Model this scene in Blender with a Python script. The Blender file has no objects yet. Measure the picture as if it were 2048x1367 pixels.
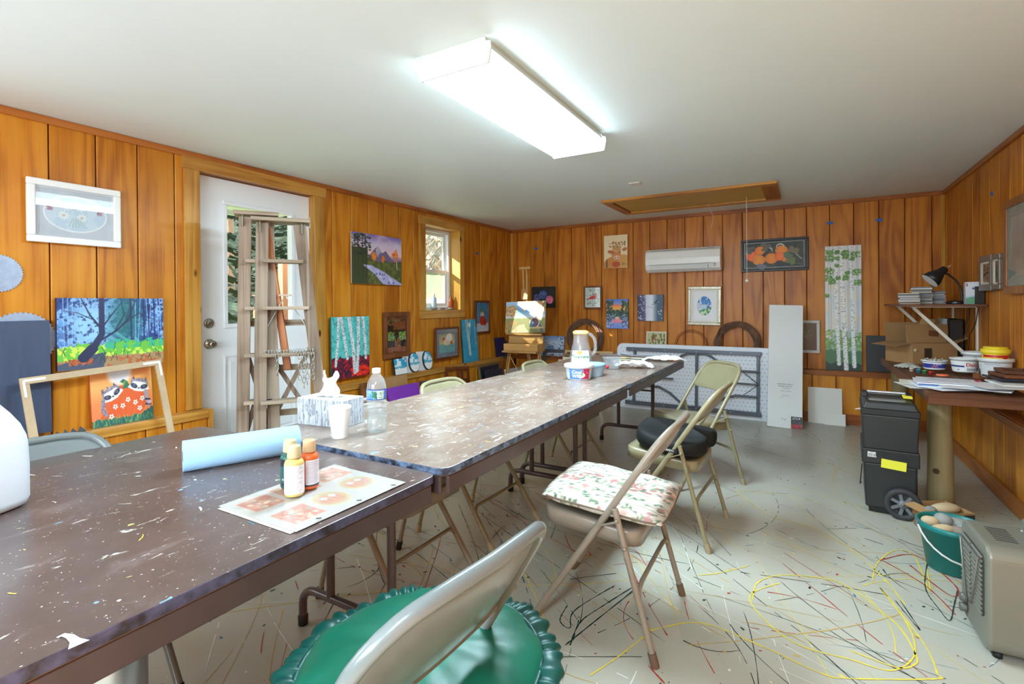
import bpy, math, random
import numpy as np
from mathutils import Vector, Matrix, Euler
random.seed(7); rng = np.random.default_rng(7)
scn = bpy.context.scene
COL = scn.collection
PI = math.pi

# ---------------------------------------------------------------- camera, light, exposure
F_PX, YAW, PIT, ROL, CY = 1008.53, 0.5258, -0.0051, -0.0073, 613.87
EYE = Vector((0.0, 0.0, 1.2268))
LX, DY, RX, H = 3.566, 6.140, 1.140, 2.269      # left wall x=-LX, far wall y=DY, right wall x=RX, ceiling
BY = -1.75                                      # wall behind the camera
LED, LEDZ = 0.085, 0.535                        # depth and height of the ledge of the lower wall
_fw = Vector((-math.sin(YAW)*math.cos(PIT), math.cos(YAW)*math.cos(PIT), math.sin(PIT)))
_r = Vector((math.cos(YAW), math.sin(YAW), 0)); _u = _r.cross(_fw)
_r2 = _r*math.cos(ROL)+_u*math.sin(ROL); _u2 = -_r*math.sin(ROL)+_u*math.cos(ROL)
cam = bpy.data.cameras.new('camera'); camo = bpy.data.objects.new('camera', cam); COL.objects.link(camo)
cam.lens = F_PX/2048*36; cam.sensor_width = 36; cam.shift_y = -(683.5-CY)/2048; cam.clip_start = 0.02
camo.matrix_world = Matrix(((_r2.x,_u2.x,-_fw.x,EYE.x),(_r2.y,_u2.y,-_fw.y,EYE.y),(_r2.z,_u2.z,-_fw.z,EYE.z),(0,0,0,1)))
scn.camera = camo
scn.view_settings.view_transform = 'Standard'; scn.view_settings.look = 'None'
scn.view_settings.exposure = 1.16; scn.view_settings.gamma = 1.0; scn.view_settings.use_curve_mapping = False

w = bpy.data.worlds.new('world'); scn.world = w; w.use_nodes = True
wn = w.node_tree; wn.nodes.clear()
wo = wn.nodes.new('ShaderNodeOutputWorld'); wb = wn.nodes.new('ShaderNodeBackground')
wb.inputs[0].default_value = (0.80, 0.90, 1.0, 1); wb.inputs[1].default_value = 3.6
wn.links.new(wb.outputs[0], wo.inputs[0])

def lamp(name, kind, energy, color, loc, rot=None, size=None, size_y=None, target=None):
    l = bpy.data.lights.new(name, kind); l.energy = energy; l.color = color
    o = bpy.data.objects.new(name, l); COL.objects.link(o); o.location = loc
    if target is not None: o.rotation_euler = (Vector(target)-Vector(loc)).to_track_quat('-Z', 'Y').to_euler()
    if size:
        l.shape = 'RECTANGLE'; l.size = size; l.size_y = size_y or size
    return o
sun = lamp('sun', 'SUN', 11.0, (1.0, 0.95, 0.86), (-9, -6, 7), target=(-9+1.0, -6+1.0, 7-0.62)); sun.data.angle = 0.009
# side window daylight, plus a fill lamp added at an unseen rear window
lamp('daylight_left_window', 'AREA', 15, (0.66, 0.82, 1.0), (-LX-0.16, -0.45, 1.45), size=1.45, size_y=1.15, target=(0, -0.45, 1.45))
lamp('fill_rear_window', 'AREA', 30, (0.78, 0.92, 1.0), (-1.3, BY-0.16, 1.45), size=2.3, size_y=1.2, target=(-1.3, 2, 1.45))

def FX(x, y, X):
    d = _fw*F_PX+_r2*(x-1024)-_u2*(y-CY); return EYE+d*((X-EYE.x)/d.x)
def FY(x, y, Y):
    d = _fw*F_PX+_r2*(x-1024)-_u2*(y-CY); return EYE+d*((Y-EYE.y)/d.y)
def FZ(x, y, Z):
    d = _fw*F_PX+_r2*(x-1024)-_u2*(y-CY); return EYE+d*((Z-EYE.z)/d.z)
def FP(x, y, p0, n):
    d = _fw*F_PX+_r2*(x-1024)-_u2*(y-CY); n = Vector(n); return EYE+d*((Vector(p0)-EYE).dot(n)/d.dot(n))

# ---------------------------------------------------------------- colours and materials
def lin(c):
    c = np.asarray(c, float)/255.0
    return np.where(c <= 0.04045, c/12.92, ((c+0.055)/1.055)**2.4)
def rgba(c): l = lin(c); return (float(l[0]), float(l[1]), float(l[2]), 1.0)
MATS = {}
def mat(name, c=(200,200,200), rough=0.5, metal=0.0, spec=0.5, coat=0.0, emit=None, noise=None, bump=None, trans=0.0, alpha=1.0, sheen=0.0, ior=1.45, coords='Object', sss=0.0):
    """noise = (colour2, scale, (sx,sy,sz), contrast)   bump = (scale, strength, distance)"""
    if name in MATS: return MATS[name]
    m = bpy.data.materials.new(name); m.use_nodes = True; n = m.node_tree; N = n.nodes; L = n.links
    b = N['Principled BSDF']
    b.inputs['Base Color'].default_value = rgba(c); b.inputs['Roughness'].default_value = rough
    b.inputs['Metallic'].default_value = metal; b.inputs['Specular IOR Level'].default_value = spec
    b.inputs['Coat Weight'].default_value = coat; b.inputs['Coat Roughness'].default_value = 0.12
    b.inputs['Transmission Weight'].default_value = trans; b.inputs['Alpha'].default_value = alpha; b.inputs['IOR'].default_value = ior
    b.inputs['Sheen Weight'].default_value = sheen
    if sss: b.inputs['Subsurface Weight'].default_value = sss
    if emit:
        b.inputs['Emission Color'].default_value = rgba(emit[0]); b.inputs['Emission Strength'].default_value = emit[1]
    tc = None
    if noise or bump:
        tc = N.new('ShaderNodeTexCoord'); oi = N.new('ShaderNodeObjectInfo')
        ad = N.new('ShaderNodeVectorMath'); ad.operation = 'MULTIPLY_ADD'
        L.new(tc.outputs[coords], ad.inputs[0]); ad.inputs[1].default_value = (1,1,1)
        cm = N.new('ShaderNodeCombineXYZ'); mu = N.new('ShaderNodeMath'); mu.operation = 'MULTIPLY'; mu.inputs[1].default_value = 37.0
        L.new(oi.outputs['Random'], mu.inputs[0]); L.new(mu.outputs[0], cm.inputs[0]); L.new(mu.outputs[0], cm.inputs[2])
        L.new(cm.outputs[0], ad.inputs[2])
    if noise:
        c2, sc, st, con = noise
        mp = N.new('ShaderNodeMapping'); mp.inputs['Scale'].default_value = st; L.new(ad.outputs[0], mp.inputs[0])
        t = N.new('ShaderNodeTexNoise'); t.inputs['Scale'].default_value = sc; t.inputs['Detail'].default_value = 6; t.inputs['Roughness'].default_value = 0.6
        L.new(mp.outputs[0], t.inputs[0])
        r = N.new('ShaderNodeValToRGB'); r.color_ramp.elements[0].position = 0.5-con/2; r.color_ramp.elements[1].position = 0.5+con/2
        r.color_ramp.elements[0].color = rgba(c); r.color_ramp.elements[1].color = rgba(c2)
        L.new(t.outputs[0], r.inputs[0]); L.new(r.outputs[0], b.inputs['Base Color'])
    if bump:
        t = N.new('ShaderNodeTexNoise'); t.inputs['Scale'].default_value = bump[0]; t.inputs['Detail'].default_value = 4
        L.new(ad.outputs[0], t.inputs[0])
        bp = N.new('ShaderNodeBump'); bp.inputs['Strength'].default_value = bump[1]; bp.inputs['Distance'].default_value = bump[2]
        L.new(t.outputs[0], bp.inputs['Height']); L.new(bp.outputs[0], b.inputs['Normal'])
    MATS[name] = m; return m

def wood(name, light, mid, dark, along='Z', rings=9.0, cross=3.2, rough=0.42, coat=0.06, knots=False, hue=0.12, gs=1.0):
    """plain sawn or rotary cut wood: contour bands of a stretched noise give cathedral grain"""
    if name in MATS: return MATS[name]
    m = bpy.data.materials.new(name); m.use_nodes = True; n = m.node_tree; N = n.nodes; L = n.links
    b = N['Principled BSDF']; b.inputs['Roughness'].default_value = rough; b.inputs['Coat Weight'].default_value = coat; b.inputs['Coat Roughness'].default_value = 0.25; b.inputs['Specular IOR Level'].default_value = 0.32
    tc = N.new('ShaderNodeTexCoord'); oi = N.new('ShaderNodeObjectInfo')
    mu = N.new('ShaderNodeMath'); mu.operation = 'MULTIPLY'; mu.inputs[1].default_value = 53.0; L.new(oi.outputs['Random'], mu.inputs[0])
    cm = N.new('ShaderNodeCombineXYZ')
    for i in range(3): L.new(mu.outputs[0], cm.inputs[i])
    ad = N.new('ShaderNodeVectorMath'); ad.operation = 'ADD'; L.new(tc.outputs['Object'], ad.inputs[0]); L.new(cm.outputs[0], ad.inputs[1])
    mp = N.new('ShaderNodeMapping'); L.new(ad.outputs[0], mp.inputs[0])
    s = {'Z': (cross, cross, 0.42), 'X': (0.42, cross, cross), 'Y': (cross, 0.42, cross)}[along]
    mp.inputs['Scale'].default_value = tuple(k*gs for k in s)
    n1 = N.new('ShaderNodeTexNoise'); n1.inputs['Scale'].default_value = 1.0; n1.inputs['Detail'].default_value = 1.6; n1.inputs['Distortion'].default_value = 0.25; L.new(mp.outputs[0], n1.inputs[0])
    mr = N.new('ShaderNodeMath'); mr.operation = 'MULTIPLY'; mr.inputs[1].default_value = rings*2*PI; L.new(n1.outputs[0], mr.inputs[0])
    sn = N.new('ShaderNodeMath'); sn.operation = 'SINE'; L.new(mr.outputs[0], sn.inputs[0])
    ma = N.new('ShaderNodeMath'); ma.operation = 'MULTIPLY_ADD'; ma.inputs[1].default_value = 0.5; ma.inputs[2].default_value = 0.5; L.new(sn.outputs[0], ma.inputs[0])
    # fine fibres
    mp2 = N.new('ShaderNodeMapping'); L.new(ad.outputs[0], mp2.inputs[0])
    s2 = {'Z': (95, 95, 2.2), 'X': (2.2, 95, 95), 'Y': (95, 2.2, 95)}[along]; mp2.inputs['Scale'].default_value = s2
    n2 = N.new('ShaderNodeTexNoise'); n2.inputs['Scale'].default_value = 1.0; n2.inputs['Detail'].default_value = 3; L.new(mp2.outputs[0], n2.inputs[0])
    # slow tone
    n3 = N.new('ShaderNodeTexNoise'); n3.inputs['Scale'].default_value = 2.3; n3.inputs['Detail'].default_value = 3; L.new(ad.outputs[0], n3.inputs[0])
    cr = N.new('ShaderNodeValToRGB'); e = cr.color_ramp.elements
    e[0].position = 0.0; e[0].color = rgba(light); e[1].position = 1.0; e[1].color = rgba(dark)
    k = e.new(0.62); k.color = rgba(mid)
    wm = N.new('ShaderNodeMath'); wm.operation = 'MULTIPLY_ADD'; wm.inputs[1].default_value = 0.34
    L.new(ma.outputs[0], wm.inputs[0])
    w3 = N.new('ShaderNodeMath'); w3.operation = 'MULTIPLY_ADD'; w3.inputs[1].default_value = 1.1; w3.inputs[2].default_value = -0.42; L.new(n3.outputs[0], w3.inputs[0])
    w2 = N.new('ShaderNodeMath'); w2.operation = 'MULTIPLY_ADD'; w2.inputs[1].default_value = 0.7; L.new(n2.outputs[0], w2.inputs[0]); L.new(w3.outputs[0], w2.inputs[2])
    L.new(w2.outputs[0], wm.inputs[2])
    L.new(wm.outputs[0], cr.inputs[0])
    hv = N.new('ShaderNodeHueSaturation'); L.new(cr.outputs[0], hv.inputs['Color'])
    vv = N.new('ShaderNodeMapRange'); vv.inputs['To Min'].default_value = 1-hue; vv.inputs['To Max'].default_value = 1+hue; L.new(oi.outputs['Random'], vv.inputs[0]); L.new(vv.outputs[0], hv.inputs['Value'])
    out = hv.outputs[0]
    if knots:
        vo = N.new('ShaderNodeTexVoronoi'); mp3 = N.new('ShaderNodeMapping'); L.new(ad.outputs[0], mp3.inputs[0])
        s3 = {'Z': (6, 6, 2.6), 'X': (2.6, 6, 6), 'Y': (6, 2.6, 6)}[along]; mp3.inputs['Scale'].default_value = s3
        vo.inputs['Scale'].default_value = 1.0; L.new(mp3.outputs[0], vo.inputs[0])
        kr = N.new('ShaderNodeValToRGB'); kr.color_ramp.elements[0].position = 0.07; kr.color_ramp.elements[0].color = (1,1,1,1); kr.color_ramp.elements[1].position = 0.11; kr.color_ramp.elements[1].color = (0,0,0,1)
        L.new(vo.outputs['Distance'], kr.inputs[0])
        mx = N.new('ShaderNodeMix'); mx.data_type = 'RGBA'; L.new(kr.outputs[0], mx.inputs[0]); L.new(out, mx.inputs[6]); mx.inputs[7].default_value = rgba((92,48,18)); out = mx.outputs[2]
    L.new(out, b.inputs['Base Color'])
    bp = N.new('ShaderNodeBump'); bp.inputs['Strength'].default_value = 0.12; bp.inputs['Distance'].default_value = 0.002
    L.new(n2.outputs[0], bp.inputs['Height']); L.new(bp.outputs[0], b.inputs['Normal'])
    MATS[name] = m; return m

def glassmat(name, tint=(252,253,253), gloss=0.08, rough=0.02, body=0.0, bodycol=(200,205,200)):
    """thin clear pane: lets light straight through, with a little sheen"""
    if name in MATS: return MATS[name]
    m = bpy.data.materials.new(name); m.use_nodes = True; n = m.node_tree; N = n.nodes; L = n.links
    N.remove(N['Principled BSDF']); o = N['Material Output']
    t = N.new('ShaderNodeBsdfTransparent'); t.inputs[0].default_value = rgba(tint)
    g = N.new('ShaderNodeBsdfGlossy'); g.inputs['Roughness'].default_value = rough
    mx = N.new('ShaderNodeMixShader'); lw = N.new('ShaderNodeLayerWeight'); pw = N.new('ShaderNodeMath'); pw.operation = 'POWER'; pw.inputs[1].default_value = 4.0; L.new(lw.outputs['Facing'], pw.inputs[0]); fr = N.new('ShaderNodeMath'); fr.operation = 'MULTIPLY_ADD'; fr.inputs[1].default_value = 0.55; fr.inputs[2].default_value = 0.02+gloss*0.10; L.new(pw.outputs[0], fr.inputs[0])
    L.new(fr.outputs[0], mx.inputs[0]); L.new(t.outputs[0], mx.inputs[1]); L.new(g.outputs[0], mx.inputs[2])
    out = mx.outputs[0]
    if body:
        d = N.new('ShaderNodeBsdfTranslucent'); d.inputs[0].default_value = rgba(bodycol); d2 = N.new('ShaderNodeBsdfDiffuse'); d2.inputs[0].default_value = rgba(bodycol)
        m2 = N.new('ShaderNodeMixShader'); L.new(d.outputs[0], m2.inputs[1]); L.new(d2.outputs[0], m2.inputs[2])
        m3 = N.new('ShaderNodeMixShader'); m3.inputs[0].default_value = body; L.new(out, m3.inputs[1]); L.new(m2.outputs[0], m3.inputs[2]); out = m3.outputs[0]
    L.new(out, o.inputs[0]); MATS[name] = m; return m

def vcolmat(name, rough=0.45, coat=0.0, bump=True):
    if name in MATS: return MATS[name]
    m = bpy.data.materials.new(name); m.use_nodes = True; n = m.node_tree; N = n.nodes; L = n.links
    b = N['Principled BSDF']; b.inputs['Roughness'].default_value = rough; b.inputs['Coat Weight'].default_value = coat; b.inputs['Coat Roughness'].default_value = 0.05
    a = N.new('ShaderNodeAttribute'); a.attribute_name = 'Col'; L.new(a.outputs['Color'], b.inputs['Base Color'])
    if bump:
        tc = N.new('ShaderNodeTexCoord'); t = N.new('ShaderNodeTexNoise'); t.inputs['Scale'].default_value = 420; L.new(tc.outputs['Object'], t.inputs[0])
        bp = N.new('ShaderNodeBump'); bp.inputs['Strength'].default_value = 0.15; bp.inputs['Distance'].default_value = 0.001
        L.new(t.outputs[0], bp.inputs['Height']); L.new(bp.outputs[0], b.inputs['Normal'])
    MATS[name] = m; return m

# ---------------------------------------------------------------- mesh builder
class MB:
    def __init__(s): s.v=[]; s.f=[]; s.mi=[]; s.cur=0; s.sm=[]; s.smooth=False
    def _add(s, vs, fs):
        o=len(s.v); s.v += [tuple(p) for p in vs]
        for f in fs: s.f.append(tuple(i+o for i in f)); s.mi.append(s.cur); s.sm.append(s.smooth)
        return s
    def box(s, c, d, rot=None, taper=None):
        x,y,z=[k/2 for k in d]; P=[]
        for dz in (-1,1):
            t = (taper if (taper and dz>0) else (1,1))
            for a,b in ((-1,-1),(1,-1),(1,1),(-1,1)): P.append(Vector((a*x*t[0],b*y*t[1],dz*z)))
        R = rot if isinstance(rot, Matrix) else (Euler(rot).to_matrix() if rot else None)
        if R: P=[R@p for p in P]
        P=[p+Vector(c) for p in P]
        return s._add(P,[(3,2,1,0),(4,5,6,7),(0,1,5,4),(1,2,6,5),(2,3,7,6),(3,0,4,7)])
    def box2(s, a, b): 
        a=Vector(a); b=Vector(b); return s.box((a+b)/2,[abs(k) for k in (b-a)])
    def bar(s, a, b, w, h, up=(0,0,1)):
        a=Vector(a); b=Vector(b); d=(b-a); l=d.length; z=d.normalized(); u=Vector(up)
        x=u.cross(z)
        if x.length<1e-4: x=Vector((1,0,0)).cross(z)
        x.normalize(); y=z.cross(x); R=Matrix((x,y,z)).transposed()
        return s.box((a+b)/2,(w,h,l),R)
    def tube(s, pts, r, n=10, closed=False, caps=True):
        pts=[Vector(p) for p in pts]; N=len(pts); rs=r if isinstance(r,(list,tuple)) else [r]*N
        sm=s.smooth; rings=[]; prev=None
        for i,p in enumerate(pts):
            if closed: t=(pts[(i+1)%N]-pts[i-1])
            else: t=pts[min(i+1,N-1)]-pts[max(i-1,0)]
            t.normalize()
            if prev is None:
                a=Vector((0,0,1)) if abs(t.z)<0.9 else Vector((1,0,0)); x=a.cross(t).normalized()
            else: x=(prev-t*prev.dot(t)); x = x.normalized() if x.length>1e-6 else prev
            prev=x; y=t.cross(x)
            rings.append([p+(x*math.cos(2*PI*k/n)+y*math.sin(2*PI*k/n))*rs[i] for k in range(n)])
        vs=[q for R in rings for q in R]; fs=[]
        for i in range(N-1 if not closed else N):
            j=(i+1)%N
            for k in range(n): fs.append((i*n+k,i*n+(k+1)%n,j*n+(k+1)%n,j*n+k))
        s.smooth=True; s._add(vs,fs); s.smooth=False
        if caps and not closed: s._add(rings[0],[tuple(range(n))[::-1]]); s._add(rings[-1],[tuple(range(n))])
        s.smooth=sm; return s
    def lathe(s, prof, n=28, c=(0,0,0), sx=1, sy=1, power=2.0, smooth=True):
        """prof [(r,z)...]; power>2 squares the outline off"""
        sm=s.smooth; s.smooth=smooth; vs=[]; c=Vector(c)
        def rad(a):
            if power==2: return 1
            return (abs(math.cos(a))**power+abs(math.sin(a))**power)**(-1/power)
        for r,z in prof:
            for k in range(n):
                a=2*PI*k/n; q=rad(a); vs.append(c+Vector((r*q*sx*math.cos(a),r*q*sy*math.sin(a),z)))
        fs=[(i*n+k,i*n+(k+1)%n,(i+1)*n+(k+1)%n,(i+1)*n+k) for i in range(len(prof)-1) for k in range(n)]
        s._add(vs,fs); s.smooth=False
        if prof[0][0]>1e-4: s._add(vs[:n],[tuple(range(n))[::-1]])
        if prof[-1][0]>1e-4: s._add(vs[-n:],[tuple(range(n))])
        s.smooth=sm; return s
    def prism(s, poly, t, M=None, y0=0.0):
        """poly in local XZ, thickness t along +Y from y0"""
        n=len(poly); P=[Vector((x,y0,z)) for x,z in poly]+[Vector((x,y0+t,z)) for x,z in poly]
        if M: P=[M@p for p in P]
        fs=[tuple(range(n)),tuple(range(2*n-1,n-1,-1))]+[(i+n,(i+1)%n+n,(i+1)%n,i) for i in range(n)]
        return s._add(P,fs)
    def slab(s, poly, z0, z1):
        n=len(poly); P=[Vector((x,y,z0)) for x,y in poly]+[Vector((x,y,z1)) for x,y in poly]
        fs=[tuple(range(n))[::-1],tuple(range(n,2*n))]+[(i,(i+1)%n,(i+1)%n+n,i+n) for i in range(n)]
        return s._add(P,fs)
    def grid(s, fn, nu, nv, smooth=True, closeu=False):
        sm=s.smooth; s.smooth=smooth
        vs=[fn(i/(nu-1) if not closeu else i/nu, j/(nv-1)) for j in range(nv) for i in range(nu)]
        m=nu if closeu else nu-1
        fs=[(j*nu+i,j*nu+(i+1)%nu,(j+1)*nu+(i+1)%nu,(j+1)*nu+i) for j in range(nv-1) for i in range(m)]
        s._add(vs,fs); s.smooth=sm; return s
    def xf(s, M, start=0):
        for i in range(start,len(s.v)): s.v[i]=tuple(M@Vector(s.v[i]))
        return s
    def build(s, name, mats, parent=None, bevel=0, seg=2, loc=None, rot=None, solid=0, sub=0, fixn=False, **tags):
        me=bpy.data.meshes.new(name); me.from_pydata(s.v,[],s.f)
        if not isinstance(mats,(list,tuple)): mats=[mats]
        for m in mats: me.materials.append(m)
        if len(mats)>1: me.polygons.foreach_set('material_index', s.mi)
        me.polygons.foreach_set('use_smooth', s.sm)
        if fixn:
            import bmesh; bm=bmesh.new(); bm.from_mesh(me); bmesh.ops.remove_doubles(bm,verts=bm.verts,dist=1e-5); bmesh.ops.recalc_face_normals(bm,faces=bm.faces); bm.to_mesh(me); bm.free()
        me.update()
        o=bpy.data.objects.new(name,me); COL.objects.link(o)
        if parent: o.parent=parent
        if loc is not None: o.location=loc
        if rot is not None: o.rotation_euler=rot
        if solid: k=o.modifiers.new('t','SOLIDIFY'); k.thickness=solid; k.offset=0
        if bevel: k=o.modifiers.new('b','BEVEL'); k.width=bevel; k.segments=seg; k.limit_method='ANGLE'; k.angle_limit=math.radians(40); k.harden_normals=False
        if sub: k=o.modifiers.new('s','SUBSURF'); k.levels=sub; k.render_levels=sub
        for a,b in tags.items(): o[a]=b
        return o

def thing(name, label, cat, loc=(0,0,0), rotz=0.0, group=None, tilt=0.0):
    o=bpy.data.objects.new(name,None); COL.objects.link(o); o.empty_display_size=0.05
    o.location=loc; o.rotation_euler=(-tilt,0,rotz); o['label']=label; o['category']=cat
    if group: o['group']=group
    return o
def tag(o, label, cat, group=None):
    o['label']=label; o['category']=cat
    if group: o['group']=group
    return o
def dup(root, loc, rotz, label=None, group=None):
    r=root.copy(); COL.objects.link(r); r.location=loc; r.rotation_euler=(root.rotation_euler[0],0,rotz)
    if label: r['label']=label
    if group: r['group']=group
    for ch in list(root.children):
        c=ch.copy(); COL.objects.link(c); c.parent=r
        for g in ch.children:
            d=g.copy(); COL.objects.link(d); d.parent=c
    return r
def text(s, size, m, parent, loc, rot, name='lettering', extrude=0.0004, align='CENTER', sx=1.0, bold=0.0, shear=0.0):
    cu=bpy.data.curves.new(name,'FONT'); cu.body=s; cu.size=size; cu.extrude=extrude; cu.align_x=align; cu.align_y='CENTER'; cu.offset=bold; cu.shear=shear; cu.resolution_u=2
    t=bpy.data.objects.new('tmp',cu); COL.objects.link(t)
    dg=bpy.context.evaluated_depsgraph_get(); me=bpy.data.meshes.new_from_object(t.evaluated_get(dg)); bpy.data.objects.remove(t)
    me.name=name; me.materials.clear(); me.materials.append(m)
    if sx!=1.0: me.transform(Matrix.Diagonal((sx,1,1,1)))
    o=bpy.data.objects.new(name,me); COL.objects.link(o); o.parent=parent; o.location=loc; o.rotation_euler=rot
    return o

# ---------------------------------------------------------------- painted pictures (colour per vertex on a real canvas)
def vnoise(w,h,sx,sy,oct=3,seed=0):
    r=np.random.default_rng(seed); out=np.zeros((h,w)); amp=1; tot=0
    for o in range(oct):
        nx=max(2,int(sx*2**o)+1); ny=max(2,int(sy*2**o)+1); g=r.random((ny+1,nx+1))
        x=np.linspace(0,nx-1e-6,w); y=np.linspace(0,ny-1e-6,h); xi=x.astype(int); yi=y.astype(int); fx=x-xi; fy=y-yi
        fx=fx*fx*(3-2*fx); fy=fy*fy*(3-2*fy); fx=fx[None,:]; fy=fy[:,None]
        a=g[yi][:,xi]; b=g[yi][:,xi+1]; c=g[yi+1][:,xi]; d=g[yi+1][:,xi+1]
        out+=amp*((a*(1-fx)+b*fx)*(1-fy)+(c*(1-fx)+d*fx)*fy); tot+=amp; amp*=0.5
    return out/tot
class Cv:
    def __init__(s,w,h,c,asp=None):
        s.w,s.h=w,h; s.asp=asp or h/w; s.a=np.empty((h,w,3)); s.a[:]=c
        s.X,s.Y=np.meshgrid(np.linspace(0,1,w),np.linspace(0,1,h)); s.px=1.0/w; s.seed=1
    def put(s,m,c): 
        m=np.clip(m,0,1)[...,None]; s.a=s.a*(1-m)+np.asarray(c,float)*m; return s
    def grad(s,stops,axis='y',mask=1.0):
        t=s.Y if axis=='y' else s.X; ps=[q[0] for q in stops]
        col=np.stack([np.interp(t,ps,[q[1][k] for q in stops]) for k in range(3)],-1)
        m=(np.ones_like(t)*mask)[...,None]; s.a=s.a*(1-m)+col*m; return s
    def n(s,sx,sy=None,oct=3): s.seed+=1; return vnoise(s.w,s.h,sx,sy or sx*s.asp,oct,s.seed)
    def em(s,x,y,rx,ry,soft=None,rot=0):
        dx=s.X-x; dy=(s.Y-y)*s.asp; c,q=math.cos(rot),math.sin(rot); u=dx*c+dy*q; v=-dx*q+dy*c
        d=np.sqrt((u/rx)**2+(v/ry)**2); soft=soft or s.px/min(rx,ry); return np.clip((1-d)/soft+0.5,0,1)
    def ell(s,x,y,rx,ry,c,soft=None,rot=0,a=1): return s.put(s.em(x,y,rx,ry,soft,rot)*a,c)
    def pm(s,pts):
        m=np.zeros_like(s.X,bool); j=len(pts)-1
        for i in range(len(pts)):
            xi,yi=pts[i]; xj,yj=pts[j]
            c=((yi>s.Y)!=(yj>s.Y))&(s.X<(xj-xi)*(s.Y-yi)/((yj-yi) or 1e-9)+xi); m^=c; j=i
        return m.astype(float)
    def poly(s,pts,c,a=1): return s.put(s.pm(pts)*a,c)
    def line(s,pts,wd,c,w2=None,a=1):
        d=np.full_like(s.X,9.0); n=len(pts)-1
        for i in range(n):
            (x0,y0),(x1,y1)=pts[i],pts[i+1]; ax=x1-x0; ay=(y1-y0)*s.asp; L=ax*ax+ay*ay+1e-12
            t=np.clip(((s.X-x0)*ax+(s.Y-y0)*s.asp*ay)/L,0,1); ww=wd if w2 is None else wd+(w2-wd)*((i+t)/n)
            q=np.hypot(s.X-x0-t*ax,(s.Y-y0)*s.asp-t*ay)-ww/2; d=np.minimum(d,q)
        return s.put(np.clip(0.5-d/s.px,0,1)*a,c)
    def dots(s,n,x0,x1,y0,y1,r0,r1,cols,fn=None,sq=1.0,rot=0.0,a=1):
        R=np.random.default_rng(s.seed+100); s.seed+=1
        for i in range(n):
            x=x0+(x1-x0)*R.random(); y=y0+(y1-y0)*R.random(); r=r0+(r1-r0)*R.random()
            if fn and not fn(x,y): continue
            k=max(r,r*sq)+2*s.px; i0=max(0,int((x-k)*s.w)); i1=min(s.w,int((x+k)*s.w)+2); j0=max(0,int((y-k/s.asp)*s.h)); j1=min(s.h,int((y+k/s.asp)*s.h)+2)
            if i1<=i0 or j1<=j0: continue
            dx=s.X[j0:j1,i0:i1]-x; dy=(s.Y[j0:j1,i0:i1]-y)*s.asp; c,q=math.cos(rot),math.sin(rot)
            d=np.sqrt(((dx*c+dy*q)/r)**2+((-dx*q+dy*c)/(r*sq))**2); m=(np.clip((1-d)/(s.px/r)+0.5,0,1)*a)[...,None]
            s.a[j0:j1,i0:i1]=s.a[j0:j1,i0:i1]*(1-m)+np.asarray(cols[int(R.integers(len(cols)))],float)*m
        return s
    def jit(s,k=8,sx=60): s.a=np.clip(s.a+(s.n(sx,oct=1)[...,None]-0.5)*2*k,0,255); return s
def picmesh(name, cv, W, Hh, th=0.0, side=(240,238,232), bend=0.0):
    """canvas: painted front grid at y=0 (facing -Y), bottom at z=0, centred on x, body th deep"""
    w,h=cv.w,cv.h; X=(cv.X-0.5)*W; Z=(1-cv.Y)*Hh
    co=np.zeros((h*w,3)); co[:,0]=X.ravel(); co[:,2]=Z.ravel()
    idx=np.arange(h*w).reshape(h,w); q=np.stack([idx[1:,:-1],idx[1:,1:],idx[:-1,1:],idx[:-1,:-1]],-1).reshape(-1,4)
    col=np.ones((h*w,4)); col[:,:3]=lin(np.clip(cv.a,0,255)).reshape(-1,3)
    faces=[q]
    if th>0:
        c8=np.array([[a*W/2,y,z] for y in (0.0001,th) for a,z in ((-1,0),(1,0),(1,Hh),(-1,Hh))]); b=h*w
        co=np.vstack([co,c8]); sc=np.ones((8,4)); sc[:,:3]=lin(side); col=np.vstack([col,sc])
        faces.append(np.array([[0,4,5,1],[1,5,6,2],[2,6,7,3],[3,7,4,0],[4,7,6,5]])+b)
    F=np.vstack(faces); me=bpy.data.meshes.new(name)
    me.vertices.add(len(co)); me.vertices.foreach_set('co',co.ravel())
    me.loops.add(len(F)*4); me.loops.foreach_set('vertex_index',F.ravel().astype(np.int32))
    me.polygons.add(len(F)); me.polygons.foreach_set('loop_start',np.arange(0,len(F)*4,4,dtype=np.int32)); me.polygons.foreach_set('loop_total',np.full(len(F),4,dtype=np.int32))
    at=me.color_attributes.new('Col','FLOAT_COLOR','POINT'); at.data.foreach_set('color',col.astype(np.float32).ravel())
    me.update(calc_edges=True); me.validate(); return me
WALLS={'L':(lambda p,o:FX(p[0],p[1],-LX+o), lambda v:v.y, PI/2), 'B':(lambda p,o:FY(p[0],p[1],DY-o), lambda v:v.x, 0.0), 'R':(lambda p,o:FX(p[0],p[1],RX-o), lambda v:-v.y, -PI/2)}
def onwall(wall, off, pts, z0=None, tilt=0.0):
    """four photo corners (TL,TR,BR,BL) on a wall -> base point, rotz, width, height, roll"""
    f,u,rz=WALLS[wall]; q=[f(p,off) for p in pts]; us=[u(v) for v in q]; zs=[v.z for v in q]
    W=((us[1]-us[0])+(us[2]-us[3]))/2; Hh=((zs[0]-zs[3])+(zs[1]-zs[2]))/2
    uc=sum(us)/4; zc=sum(zs)/4
    if z0 is not None: Hh=(zs[0]+zs[1])/2-z0; zb=z0
    else: zb=zc-Hh/2
    if wall=='L': base=Vector((-LX+off,uc,zb))
    elif wall=='B': base=Vector((uc,DY-off,zb))
    else: base=Vector((RX-off,-uc,zb))
    return base,rz,W,Hh/ math.cos(tilt)
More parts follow.
